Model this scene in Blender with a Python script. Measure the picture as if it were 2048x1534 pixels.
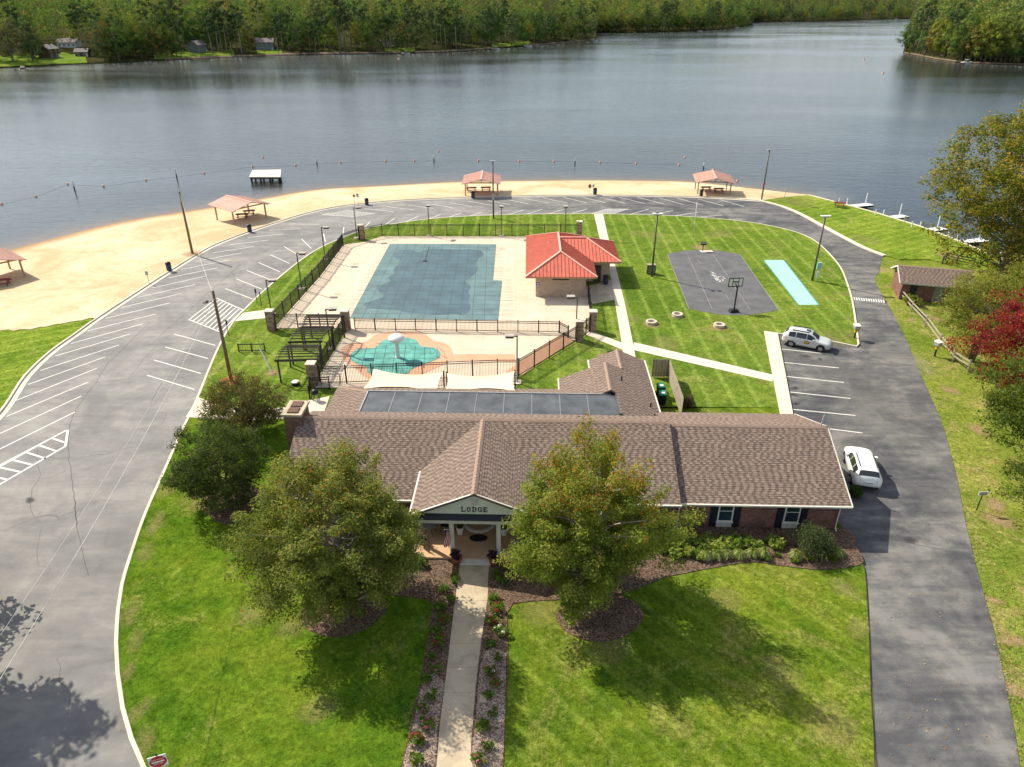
import bpy, bmesh, math, random
import numpy as np
from mathutils import Vector, Matrix
from mathutils.bvhtree import BVHTree

R = math.radians
rnd = random.Random(7)
nrs = np.random.RandomState(11)
for o in list(bpy.data.objects):
    bpy.data.objects.remove(o)
scene = bpy.context.scene
COL = scene.collection

# ------------------------------------------------------------------ camera, sky, sun, exposure
CAM_H, PITCH = 30.0, 28.0
cam_d = bpy.data.cameras.new("camera")
cam_d.sensor_fit = 'HORIZONTAL'
cam_d.sensor_width = 36.0
cam_d.lens = 36.0 * 1430.0 / 2048.0
cam_d.clip_start = 0.5
cam_d.clip_end = 9000.0
cam = bpy.data.objects.new("camera", cam_d)
cam.location = (0, 0, CAM_H)
cam.rotation_euler = (R(90 - PITCH), 0, 0)
COL.objects.link(cam)
scene.camera = cam

SUN_EL = 43.0
SUN_AZ = math.atan2(-0.80, 0.60)            # direction to the sun, clockwise from +Y
sun_dir = Vector((math.sin(SUN_AZ) * math.cos(R(SUN_EL)), math.cos(SUN_AZ) * math.cos(R(SUN_EL)), math.sin(R(SUN_EL))))
world = bpy.data.worlds.new("World")
scene.world = world
world.use_nodes = True
wn, wl = world.node_tree.nodes, world.node_tree.links
wn.clear()
w_out = wn.new('ShaderNodeOutputWorld')
w_bg = wn.new('ShaderNodeBackground')
w_sky = wn.new('ShaderNodeTexSky')
w_sky.sky_type = 'NISHITA'
w_sky.sun_disc = False
w_sky.sun_elevation = R(SUN_EL)
w_sky.sun_rotation = SUN_AZ
w_sky.altitude = 100.0
w_sky.air_density = 1.0
w_sky.dust_density = 1.6
w_sky.ozone_density = 1.2
# soft broken cloud over the whole dome
w_tc = wn.new('ShaderNodeTexCoord')
w_map = wn.new('ShaderNodeMapping'); w_map.inputs['Scale'].default_value = (1.0, 1.0, 2.6)
w_ns = wn.new('ShaderNodeTexNoise'); w_ns.inputs['Scale'].default_value = 2.2; w_ns.inputs['Detail'].default_value = 6; w_ns.inputs['Roughness'].default_value = 0.55
w_rmp = wn.new('ShaderNodeValToRGB')
w_rmp.color_ramp.elements[0].position = 0.38; w_rmp.color_ramp.elements[0].color = (0, 0, 0, 1)
w_rmp.color_ramp.elements[1].position = 0.64; w_rmp.color_ramp.elements[1].color = (0.8, 0.8, 0.8, 1)
w_mix = wn.new('ShaderNodeMix'); w_mix.data_type = 'RGBA'
w_mix.inputs[7].default_value = (5.8, 6.05, 6.4, 1)
wl.new(w_tc.outputs['Generated'], w_map.inputs['Vector'])
wl.new(w_map.outputs['Vector'], w_ns.inputs['Vector'])
wl.new(w_ns.outputs['Fac'], w_rmp.inputs['Fac'])
wl.new(w_rmp.outputs['Color'], w_mix.inputs[0])
wl.new(w_sky.outputs['Color'], w_mix.inputs[6])
wl.new(w_mix.outputs[2], w_bg.inputs['Color'])
w_bg.inputs['Strength'].default_value = 0.12
wl.new(w_bg.outputs['Background'], w_out.inputs['Surface'])

sun_d = bpy.data.lights.new("sun", 'SUN')
sun_d.energy = 4.9
sun_d.angle = R(0.55)
sun_d.color = (1.0, 0.925, 0.775)
sun = bpy.data.objects.new("sun", sun_d)
sun.rotation_euler = sun_dir.to_track_quat('Z', 'Y').to_euler()
sun.location = (-60, 60, 90)
COL.objects.link(sun)

vs = scene.view_settings
vs.view_transform = 'Standard'
vs.look = 'None'
vs.exposure = 0.60
vs.gamma = 1.0
vs.use_curve_mapping = False
scene.cycles.use_denoising = True
scene.cycles.max_bounces = 6
scene.cycles.transparent_max_bounces = 14
scene.cycles.caustics_reflective = False
scene.cycles.caustics_refractive = False

# ------------------------------------------------------------------ survey: a point of the photograph -> metres on level ground
_F, _P = 1430.0, R(PITCH)
_c, _s = math.cos(_P), math.sin(_P)
def G(x, y, z=0.0):
    u = (x - 1024) / _F; v = (y - 767) / _F
    t = (CAM_H - z) / (_s + v * _c)
    return (u * t, (_c - v * _s) * t)
def Gs(pts, z=0.0):
    return [G(x, y, z) for x, y in pts]
def height_at(x, y, Y):
    u = (x - 1024) / _F; v = (y - 767) / _F
    t = Y / (_c - v * _s)
    return u * t, CAM_H - t * (_s + v * _c)

# ------------------------------------------------------------------ materials
MATS = {}
class NT:
    def __init__(self, name):
        self.m = bpy.data.materials.new(name); self.m.use_nodes = True
        self.t = self.m.node_tree; self.t.nodes.clear()
        self.out = self.t.nodes.new('ShaderNodeOutputMaterial')
        MATS[name] = self.m
    def n(self, typ, ins=None, **props):
        nd = self.t.nodes.new('ShaderNode' + typ)
        for k, v in props.items(): setattr(nd, k, v)
        for k, v in (ins or {}).items(): self.put(nd.inputs[k], v)
        return nd
    def put(self, sock, v):
        if isinstance(v, bpy.types.NodeSocket): self.t.links.new(v, sock)
        elif isinstance(v, tuple) and len(v) == 3 and sock.type == 'RGBA': sock.default_value = (*v, 1)
        else: sock.default_value = v
    def co(self, kind='Object', scale=(1, 1, 1), rot=(0, 0, 0)):
        tc = self.n('TexCoord')
        return self.n('Mapping', {'Vector': tc.outputs[kind], 'Scale': scale, 'Rotation': rot}).outputs[0]
    def noise(self, scale, detail=4, rough=.55, vec=None, dist=0.0):
        nd = self.n('TexNoise', {'Scale': scale, 'Detail': detail, 'Roughness': rough, 'Distortion': dist})
        if vec is not None: self.put(nd.inputs['Vector'], vec)
        return nd.outputs['Fac']
    def ramp(self, fac, stops):
        nd = self.n('ValToRGB', {'Fac': fac}); e = nd.color_ramp.elements
        while len(e) < len(stops): e.new(0.5)
        for i, (p, c) in enumerate(stops):
            e[i].position = p; e[i].color = (*c, 1) if isinstance(c, tuple) else (c, c, c, 1)
        return nd.outputs['Color']
    def mix(self, f, a, b, blend='MIX'):
        nd = self.n('Mix', data_type='RGBA', blend_type=blend)
        self.put(nd.inputs[0], f); self.put(nd.inputs[6], a); self.put(nd.inputs[7], b)
        return nd.outputs[2]
    def math(self, op, a, b=0.5, clamp=False):
        nd = self.n('Math', operation=op, use_clamp=clamp); self.put(nd.inputs[0], a); self.put(nd.inputs[1], b)
        return nd.outputs[0]
    def attr(self, name, out='Color'):
        return self.n('Attribute', attribute_name=name).outputs[out]
    def bump(self, h, strength=.4, dist=.02):
        return self.n('Bump', {'Height': h, 'Strength': strength, 'Distance': dist}).outputs[0]
    def pbr(self, col, rough=.7, normal=None, metal=0.0, spec=.35, **kw):
        b = self.n('BsdfPrincipled', {'Base Color': col, 'Roughness': rough, 'Metallic': metal, 'Specular IOR Level': spec})
        if normal is not None: self.put(b.inputs['Normal'], normal)
        for k, v in kw.items(): self.put(b.inputs[k], v)
        self.t.links.new(b.outputs[0], self.out.inputs['Surface'])
        return self.m

def plain(name, col, rough=.6, var=.18, scale=4.0, bump=0.0, bscale=60, metal=0.0, spec=.35, coat=0.0):
    n = NT(name); v = n.co()
    f = n.noise(scale, 5, .6, v)
    lo = tuple(max(0, c * (1 - var)) for c in col); hi = tuple(min(1, c * (1 + var)) for c in col)
    c = n.ramp(f, [(.3, lo), (.7, hi)])
    nm = n.bump(n.noise(bscale, 3, .6, v), .5, bump) if bump else None
    return n.pbr(c, rough, nm, metal, spec, **({'Coat Weight': coat, 'Coat Roughness': .06} if coat else {}))

def attr_mat(name, rough=.8, var=.15, scale=30, bump=0.0):
    n = NT(name); v = n.co()
    c = n.mix(1.0, n.attr('col'), n.ramp(n.noise(scale, 3, .6, v), [(.25, 1 - var), (.75, 1 + var)]), 'MULTIPLY')
    nm = n.bump(n.noise(scale * 3, 2, .6, v), .5, bump) if bump else None
    return n.pbr(c, rough, nm, 0, .06)

def foliage(name, trans=.35, spec=.07):
    n = NT(name)
    c = n.attr('col')
    d = n.n('BsdfPrincipled', {'Base Color': c, 'Roughness': .6, 'Specular IOR Level': spec})
    tr = n.n('BsdfTranslucent', {'Color': n.mix(1.0, c, (1.45, 1.5, .6), 'MULTIPLY')})
    m = n.n('MixShader', {'Fac': trans, 1: d.outputs[0], 2: tr.outputs[0]})
    n.t.links.new(m.outputs[0], n.out.inputs['Surface'])
    return n.m

def lawn(name, dark, mid, light, straw, straw_amt, stripe=None):
    n = NT(name); v = n.co()
    big = n.noise(.10, 5, .6, v); med = n.noise(.55, 5, .65, v, .6); med2 = n.noise(1.6, 6, .75, v, .8); fine = n.noise(4.5, 6, .8, v, .5); tiny = n.noise(18.0, 4, .8, v)
    c = n.ramp(n.math('ADD', n.math('MULTIPLY', big, .55), n.math('MULTIPLY', med, .45)), [(.40, dark), (.5, mid), (.60, light)])
    if stripe:
        rot, wid, amt = stripe
        sv = n.co(rot=(0, 0, rot))
        w = n.n('TexWave', {'Vector': sv, 'Scale': .314 / wid, 'Distortion': .6, 'Detail': 2, 'Detail Scale': .6}, wave_type='BANDS', bands_direction='X', wave_profile='SIN').outputs['Fac']
        c = n.mix(n.math('MULTIPLY', n.ramp(w, [(.80, 0.0), (.98, 1.0)]), n.math('MULTIPLY', med, amt * 1.8)), c, tuple(x * 1.5 + .02 for x in light))
    s = n.ramp(n.math('ADD', n.math('MULTIPLY', n.noise(.22, 6, .7, v, 1.2), .7), n.math('MULTIPLY', fine, .3)), [(.60 - straw_amt * .2, 0.0), (.74 - straw_amt * .12, 1.0)])
    c = n.mix(n.math('MULTIPLY', s, .8), c, straw)
    c = n.mix(1.0, c, n.ramp(med2, [(.36, .80), (.64, 1.22)]), 'MULTIPLY')
    c = n.mix(1.0, c, n.ramp(fine, [(.36, .60), (.64, 1.42)]), 'MULTIPLY')
    c = n.mix(1.0, c, n.ramp(tiny, [(.36, .72), (.64, 1.30)]), 'MULTIPLY')
    nm = n.bump(n.math('ADD', fine, tiny), .9, .05)
    return n.pbr(c, 1.0, nm, 0, .0)

def asphalt():
    n = NT('asphalt'); v = n.co()
    px = n.n('SeparateXYZ', {'Vector': v}).outputs[0]
    newer = n.ramp(n.math('MULTIPLY', n.math('ADD', px, 12.0), 1 / 45.0), [(.0, 0.0), (.75, 1.0)])
    big = n.noise(.16, 6, .62, v, .8); med = n.noise(1.1, 5, .7, v)
    streak = n.noise(.5, 5, .7, n.co(scale=(.25, 1.6, 1), rot=(0, 0, .55)))
    f = n.math('ADD', n.math('MULTIPLY', big, .5), n.math('ADD', n.math('MULTIPLY', med, .2), n.math('MULTIPLY', streak, .3)))
    old = n.ramp(f, [(.40, (.145, .141, .137)), (.5, (.195, .187, .177)), (.60, (.265, .252, .232))])
    new = n.ramp(f, [(.42, (.058, .058, .063)), (.5, (.105, .103, .103)), (.58, (.185, .176, .162))])
    c = n.mix(newer, old, new)
    g = n.noise(34, 3, .8, v)
    c = n.mix(1.0, c, n.ramp(g, [(.36, .74), (.64, 1.26)]), 'MULTIPLY')
    return n.pbr(c, .88, n.bump(g, .6, .012), 0, .2)

def concrete(name, base, dirt, amt=.5, grain=22):
    n = NT(name); v = n.co()
    big = n.noise(.35, 6, .65, v, .5); st = n.noise(1.7, 6, .75, v, .6)
    f = n.math('ADD', n.math('MULTIPLY', big, .55), n.math('MULTIPLY', st, .45))
    c = n.ramp(f, [(.34, tuple(a * (1 - amt) + b * amt for a, b in zip(base, dirt))), (.52, base), (.7, tuple(min(1, x * 1.12) for x in base))])
    g = n.noise(grain, 3, .7, v)
    c = n.mix(1.0, c, n.ramp(g, [(.3, .9), (.7, 1.08)]), 'MULTIPLY')
    return n.pbr(c, .85, n.bump(g, .4, .008), 0, .25)

def brick(name, c1, c2, mortar, scale=1.0, bump=.012, var=.34):
    n = NT(name)
    ge = n.n('NewGeometry'); tc = n.n('TexCoord')
    sx = n.n('SeparateXYZ', {'Vector': tc.outputs['Object']}); nx = n.n('SeparateXYZ', {'Vector': ge.outputs['Normal']})
    side = n.math('GREATER_THAN', n.math('ABSOLUTE', nx.outputs[0]), .6)
    u = n.n('Mix', {0: side, 2: sx.outputs[0], 3: sx.outputs[1]}, data_type='FLOAT').outputs[0]
    v = n.n('CombineXYZ', {'X': u, 'Y': sx.outputs[2], 'Z': 0.0}).outputs[0]
    b = n.n('TexBrick', {'Vector': v, 'Color1': c1, 'Color2': c2, 'Mortar': mortar, 'Scale': scale, 'Mortar Size': .012, 'Mortar Smooth': .2, 'Bias': 0.0, 'Brick Width': .22, 'Row Height': .078}, offset=.5)
    c = n.mix(1.0, b.outputs['Color'], n.ramp(n.noise(2.2, 6, .75, tc.outputs['Object']), [(.36, 1 - var), (.64, 1 + var)]), 'MULTIPLY')
    h = n.math('SUBTRACT', 1.0, b.outputs['Fac'])
    return n.pbr(c, .85, n.bump(h, .7, bump), 0, .2)

def water():
    n = NT('lake_water'); tc = n.n('TexCoord')
    v = n.n('Mapping', {'Vector': tc.outputs['Object'], 'Scale': (1, 1, 1)}).outputs[0]
    vs_ = n.n('Mapping', {'Vector': tc.outputs['Object'], 'Scale': (.55, 1.25, 1), 'Rotation': (0, 0, .12)}).outputs[0]
    wind = n.noise(.010, 4, .6, n.n('Mapping', {'Vector': tc.outputs['Object'], 'Scale': (.5, 1.6, 1), 'Rotation': (0, 0, -.1)}).outputs[0], .5)
    calm = n.ramp(wind, [(.36, .5), (.60, 1.0)])
    w1 = n.noise(.42, 3, .6, vs_, .4); w2 = n.noise(1.6, 4, .65, vs_, .3)
    h = n.math('ADD', n.math('MULTIPLY', w1, .9), n.math('MULTIPLY', w2, .35))
    b = n.n('Bump', {'Height': h, 'Strength': n.math('MULTIPLY', calm, .42), 'Distance': .30})
    shallow = n.attr('shallow', 'Fac')
    deep = n.ramp(n.noise(.03, 4, .6, v), [(.3, (.018, .022, .020)), (.7, (.034, .036, .030))])
    d = n.n('BsdfDiffuse', {'Color': n.mix(shallow, deep, (.17, .13, .07))})
    tr = n.n('BsdfTransparent', {'Color': (.92, .84, .66)})
    body = n.n('MixShader', {'Fac': n.math('MULTIPLY', shallow, .85), 1: d.outputs[0], 2: tr.outputs[0]})
    gl = n.n('BsdfGlossy', {'Color': (.93, .95, .96), 'Roughness': n.ramp(wind, [(.36, .09), (.62, .16)]), 'Normal': b.outputs[0]})
    fr = n.n('Fresnel', {'IOR': 1.33, 'Normal': b.outputs[0]})
    m = n.n('MixShader', {'Fac': fr.outputs[0], 1: body.outputs[0], 2: gl.outputs[0]})
    n.t.links.new(m.outputs[0], n.out.inputs['Surface'])
    return n.m

def sand():
    n = NT('sand'); v = n.co()
    big = n.noise(.09, 5, .6, v, .8); med = n.noise(.8, 6, .7, v); fine = n.noise(9, 4, .8, v)
    c = n.ramp(n.math('ADD', n.math('MULTIPLY', big, .65), n.math('MULTIPLY', med, .35)), [(.40, (.44, .325, .178)), (.5, (.52, .405, .245)), (.60, (.58, .48, .325))])
    c = n.mix(1.0, c, n.ramp(fine, [(.3, .86), (.7, 1.12)]), 'MULTIPLY')
    wet = n.ramp(n.math('ADD', n.attr('wet', 'Fac'), n.math('MULTIPLY', n.math('SUBTRACT', med, .5), .10)), [(.90, 0.0), (.985, 1.0)])
    c = n.mix(wet, c, (.30, .185, .085))
    return n.pbr(c, .9, n.bump(n.math('ADD', med, n.math('MULTIPLY', fine, .5)), .6, .05), 0, .15)

def mulch(name, lo, mid, hi):
    n = NT(name); v = n.co()
    a = n.n('TexVoronoi', {'Vector': v, 'Scale': 16.0, 'Randomness': 1.0}, feature='F1')
    c = n.ramp(n.math('ADD', n.math('MULTIPLY', n.noise(15, 5, .85, v), .7), n.math('MULTIPLY', n.n('SeparateColor', {'Color': a.outputs['Color']}).outputs[0], .3)), [(.34, lo), (.5, mid), (.66, hi)])
    c = n.mix(1.0, c, n.ramp(n.noise(.7, 5, .6, v), [(.3, .72), (.7, 1.2)]), 'MULTIPLY')
    return n.pbr(c, .95, n.bump(a.outputs['Distance'], .9, .05), 0, .1)

def soft_patch_mat(name, lo, mid, hi, amax=.5):
    n = NT(name); v = n.co(); ge = n.n('NewGeometry').outputs['Position']
    f = n.noise(2.4, 8, .85, ge, .8); c = n.ramp(n.noise(9, 5, .8, ge), [(.36, lo), (.5, mid), (.64, hi)])
    b = n.n('BsdfPrincipled', {'Base Color': c, 'Roughness': .95, 'Specular IOR Level': .1, 'Normal': n.bump(f, .7, .04)})
    k = n.ramp(n.math('ADD', n.math('MULTIPLY', n.attr('core', 'Fac'), .9), n.math('MULTIPLY', n.math('SUBTRACT', f, .5), 2.6)), [(.22, 0.0), (1.0, amax)])
    m = n.n('MixShader', {'Fac': k, 1: n.n('BsdfTransparent').outputs[0], 2: b.outputs[0]}); n.t.links.new(m.outputs[0], n.out.inputs['Surface'])
soft_patch_mat('dry_turf', (.20, .17, .06), (.32, .26, .10), (.44, .36, .17), .36); soft_patch_mat('worn_soil', (.26, .16, .085), (.38, .25, .14), (.48, .34, .20), .8); soft_patch_mat('oil_stain', (.035, .034, .034), (.05, .048, .047), (.08, .076, .072), .8)
soft_patch_mat('pale_wear', (.24, .23, .21), (.30, .285, .26), (.36, .34, .31), .30)
asphalt(); water(); sand()
lawn('lawn_grass', (.048, .104, .008), (.082, .142, .011), (.124, .172, .016), (.26, .21, .07), .30)
lawn('mown_grass', (.056, .104, .009), (.094, .142, .012), (.136, .170, .018), (.26, .21, .072), .42, (R(140), 1.6, .26))
lawn('court_grass', (.075, .130, .016), (.110, .165, .022), (.150, .195, .030), (.27, .22, .085), .32, (R(1), 2.1, .40))
lawn('shore_grass', (.090, .150, .016), (.135, .195, .022), (.185, .235, .032), (.33, .27, .11), .30, (R(58), 1.6, .30))
lawn('rough_grass', (.100, .150, .018), (.150, .190, .028), (.200, .222, .042), (.38, .26, .13), .52)
lawn('far_grass', (.080, .150, .018), (.120, .190, .024), (.17, .22, .03), (.25, .19, .09), .5)
lawn('forest_floor', (.020, .030, .009), (.032, .038, .013), (.05, .05, .02), (.08, .055, .03), .6)
concrete('path_concrete', (.46, .375, .265), (.22, .175, .12), .75)
concrete('pale_concrete', (.62, .535, .42), (.46, .37, .27), .5)
concrete('kerb_concrete', (.58, .52, .42), (.38, .32, .23), .6)
concrete('deck_concrete', (.57, .465, .35), (.46, .34, .235), .7)
concrete('orange_concrete', (.53, .30, .185), (.44, .23, .135), .7)
concrete('porch_concrete', (.52, .335, .20), (.40, .25, .14), .6)
plain('white_line', (.62, .60, .54), .8, .22, 6)
plain('seal_crack_and_line', (.070, .068, .066), .8, .3, 3)
brick('red_brick', (.215, .075, .050), (.140, .050, .036), (.24, .18, .145))
brick('tan_block', (.52, .40, .29), (.485, .37, .265), (.43, .33, .235), .5, .006, .10)
brick('stone_block', (.34, .23, .155), (.20, .13, .09), (.28, .21, .15), .45, .03)
brick('chimney_brick', (.20, .085, .05), (.12, .05, .035), (.24, .18, .13))
attr_mat('shingle', .9, .22, 26, .01)
attr_mat('painted', .6, .08, 8)
plain('ridge_shingle', (.27, .185, .14), .9, .25, 9, .01)
plain('roof_board', (.16, .10, .075), .9)
plain('membrane', (.072, .080, .090), .75, .38, .9, .01, 12)
plain('white_trim', (.60, .58, .50), .6, .10, 3)
plain('pale_siding', (.70, .72, .61), .6, .07, 3)
plain('cream_siding', (.58, .54, .42), .6, .08, 3)
plain('dark_shutter', (.012, .015, .022), .5)
plain('black_metal', (.010, .010, .011), .5, .2)
plain('grey_metal', (.22, .22, .22), .45, .15, 6, metal=.4)
plain('galvanised', (.42, .43, .44), .45, .2, 8, metal=.5)
plain('brown_lamp', (.10, .085, .07), .5, .2)
plain('lamp_top', (.34, .30, .25), .5, .2)
plain('red_seam_metal', (.54, .140, .090), .5, .16, 1.6, spec=.35)
plain('salmon_metal', (.70, .36, .275), .55, .18, .9, spec=.3)
plain('worn_rib', (.74, .52, .42), .6, .2, 3)
plain('wood_pole', (.19, .125, .072), .9, .3, 5, .01)
plain('tan_wood', (.42, .29, .16), .85, .25, 5)
plain('dark_wood', (.085, .065, .052), .85, .3, 5, .006)
plain('grey_wood', (.30, .25, .19), .9, .3, 4, .006)
plain('red_wood', (.155, .022, .020), .7, .25, 5)
plain('cover_mesh', (.100, .168, .172), .8, .24, .45)
plain('cover_wet', (.056, .102, .122), .6, .26, .35)
plain('splash_cover', (.085, .285, .24), .8, .34, .9)
plain('strap', (.034, .060, .064), .8)
plain('teal_court', (.29, .52, .44), .75, .07, .6)
plain('court_surface', (.100, .098, .102), .85, .26, .6, .006, 40)
plain('faded_line', (.27, .26, .25), .9, .4, 3)
plain('white_plastic', (.72, .71, .66), .4, .08)
plain('cream_sail', (.70, .60, .385), .8, .05, 1)
plain('blue_bin', (.030, .048, .085), .5, .2)
plain('green_bin', (.012, .19, .105), .45, .15)
plain('stone_ring', (.52, .45, .35), .85, .25, 6, .02, 10)
plain('ash', (.50, .46, .38), .95, .2, 8)
plain('bark', (.16, .125, .095), .9, .35, 7, .03, 14)
plain('pale_bark', (.27, .235, .19), .9, .3, 7, .02, 14)
plain('red_dirt', (.42, .13, .045), .95, .3, 4, .03, 9)
plain('bare_soil', (.36, .23, .125), .95, .25, 2.5, .02, 9)
mulch('mulch', (.046, .028, .019), (.125, .080, .054), (.25, .175, .128))
mulch('pale_mulch', (.10, .068, .050), (.27, .195, .155), (.48, .375, .305))
plain('silver_paint', (.60, .61, .59), .32, .03, 1, metal=.3, spec=.5, coat=.6)
plain('white_paint', (.78, .77, .72), .3, .02, 1, spec=.5, coat=.7)
plain('dark_glass', (.012, .015, .018), .08, .1, 1, spec=.7)
plain('window_glass', (.022, .045, .052), .08, .3, .8, spec=.7)
plain('tyre', (.016, .016, .017), .85)
plain('rim', (.40, .40, .41), .35, .1, metal=.7)
plain('red_lamp', (.55, .02, .02), .25, .1)
plain('black_trim', (.02, .02, .021), .6)
plain('yellow_paint', (.60, .40, .02), .6)
plain('red_paint', (.42, .015, .02), .45)
plain('blue_paint', (.05, .07, .30), .5)
plain('orange_float', (.72, .16, .05), .4)
plain('terracotta', (.30, .105, .05), .8)
plain('lead_sign', (.52, .52, .50), .5)
plain('cable', (.55, .53, .48), .5)
plain('house_wood', (.12, .065, .045), .85)
plain('house_grey', (.17, .19, .19), .8)
plain('house_white', (.62, .62, .58), .7)
plain('far_roof', (.20, .17, .155), .9)
plain('far_soil', (.135, .095, .062), .95, .4, .5)
foliage('leaf', .48)
foliage('far_leaf', .16, .0)
foliage('wood_leaf', .25, .0)

# ------------------------------------------------------------------ mesh helpers
class MB:
    """collects faces; build() links them as one mesh object"""
    def __init__(s, off=(0, 0, 0)):
        s.v = []; s.f = []; s.c = []; s.off = off
    def add(s, verts, faces, col=None):
        b = len(s.v); s.v.extend(verts)
        s.f.extend([tuple(b + i for i in f) for f in faces])
        s.c.extend([col] * len(faces)); return s
    def hexa(s, p, col=None):
        return s.add(p, [(3, 2, 1, 0), (4, 5, 6, 7), (0, 1, 5, 4), (1, 2, 6, 5), (2, 3, 7, 6), (3, 0, 4, 7)], col)
    def box(s, x0, x1, y0, y1, z0, z1, col=None):
        return s.hexa([(x0, y0, z0), (x1, y0, z0), (x1, y1, z0), (x0, y1, z0), (x0, y0, z1), (x1, y0, z1), (x1, y1, z1), (x0, y1, z1)], col)
    def rbox(s, cx, cy, z0, z1, sx, sy, a=0.0, col=None, top=1.0):
        ca, sa = math.cos(a), math.sin(a); p = []
        for z, k in ((z0, 1.0), (z1, top)):
            for ux, uy in ((-1, -1), (1, -1), (1, 1), (-1, 1)):
                dx, dy = ux * sx / 2 * k, uy * sy / 2 * k
                p.append((cx + dx * ca - dy * sa, cy + dx * sa + dy * ca, z))
        return s.hexa(p, col)
    def beam(s, p, q, w, h, col=None):
        p, q = Vector(p), Vector(q); d = (q - p).normalized()
        up = Vector((0, 0, 1)) if abs(d.z) < .95 else Vector((0, 1, 0))
        a = d.cross(up).normalized() * w / 2; b = a.cross(d).normalized() * h / 2
        P = [p - a - b, p + a - b, p + a + b, p - a + b]; Q = [x + (q - p) for x in P]
        return s.add([tuple(x) for x in P + Q], [(0, 1, 2, 3), (7, 6, 5, 4), (0, 4, 5, 1), (1, 5, 6, 2), (2, 6, 7, 3), (3, 7, 4, 0)], col)
    def tube(s, path, rad, n=8, col=None, cap=True):
        path = [Vector(p) for p in path]; m = len(path)
        rad = [rad] * m if not hasattr(rad, '__len__') else rad
        vs_, a0 = [], None
        for i, p in enumerate(path):
            d = (path[min(i + 1, m - 1)] - path[max(i - 1, 0)]).normalized()
            if a0 is None: a0 = d.orthogonal().normalized()
            a0 = (a0 - d * a0.dot(d)).normalized(); b0 = d.cross(a0)
            for k in range(n):
                t = 2 * math.pi * k / n
                vs_.append(tuple(p + (a0 * math.cos(t) + b0 * math.sin(t)) * rad[i]))
        fs = [(i * n + k, i * n + (k + 1) % n, (i + 1) * n + (k + 1) % n, (i + 1) * n + k) for i in range(m - 1) for k in range(n)]
        if cap: fs += [tuple(range(n - 1, -1, -1)), tuple(range((m - 1) * n, m * n))]
        return s.add(vs_, fs, col)
    def lathe(s, prof, n=16, c=(0, 0, 0), col=None):
        vs_ = [(c[0] + r * math.cos(2 * math.pi * k / n), c[1] + r * math.sin(2 * math.pi * k / n), c[2] + z) for r, z in prof for k in range(n)]
        fs = [(i * n + k, i * n + (k + 1) % n, (i + 1) * n + (k + 1) % n, (i + 1) * n + k) for i in range(len(prof) - 1) for k in range(n)]
        fs += [tuple(range(n - 1, -1, -1)), tuple(range((len(prof) - 1) * n, len(prof) * n))]
        return s.add(vs_, fs, col)
    def poly(s, pts, col=None):
        return s.add([tuple(p) for p in pts], [tuple(range(len(pts)))], col)
    def prism(s, pts, z0, z1, col=None):
        n = len(pts)
        a = sum(pts[i][0] * pts[(i + 1) % n][1] - pts[(i + 1) % n][0] * pts[i][1] for i in range(n))
        if a < 0: pts = pts[::-1]
        return s.add([(x, y, z0) for x, y in pts] + [(x, y, z1) for x, y in pts],
                     [tuple(range(n - 1, -1, -1)), tuple(range(n, 2 * n))] + [(i, (i + 1) % n, n + (i + 1) % n, n + i) for i in range(n)], col)
    def slab(s, pts, t, col=None):
        """planar polygon in space given thickness t downwards"""
        n = len(pts); lo = [(x, y, z - t) for x, y, z in pts]
        return s.add([tuple(p) for p in pts] + lo, [tuple(range(n)), tuple(range(2 * n - 1, n - 1, -1))] + [((i + 1) % n, i, n + i, n + (i + 1) % n) for i in range(n)], col)
    def ribbon(s, path, a, b, z0, z1, col=None):
        L = offset(path, a); Q = offset(path, b); n = len(path)
        vs_ = [(x, y, z0) for x, y in L] + [(x, y, z1) for x, y in L] + [(x, y, z1) for x, y in Q] + [(x, y, z0) for x, y in Q]
        fs = []
        for i in range(n - 1):
            for k in range(3):
                fs.append((k * n + i, k * n + i + 1, (k + 1) * n + i + 1, (k + 1) * n + i))
        return s.add(vs_, fs, col)
    def mesh(s, name):
        me = bpy.data.meshes.new(name); ox, oy, oz = s.off
        me.from_pydata([(x - ox, y - oy, z - oz) for x, y, z in s.v], [], s.f)
        if any(c is not None for c in s.c):
            at = me.attributes.new('col', 'FLOAT_COLOR', 'FACE')
            at.data.foreach_set('color', [k for c in s.c for k in (*(c or (.5, .5, .5)), 1.0)])
        me.update(); return me
    def build(s, name, mat, parent=None, smooth=False, kind=None, label=None, cat=None, group=None, loc=None):
        me = s.mesh(name); me.materials.append(MATS[mat])
        if smooth: me.polygons.foreach_set('use_smooth', [True] * len(me.polygons))
        o = bpy.data.objects.new(name, me); COL.objects.link(o)
        if loc is not None: o.location = loc
        elif parent is None: o.location = s.off
        if parent is not None: o.parent = parent
        return tag(o, label, cat, group, kind)

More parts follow.
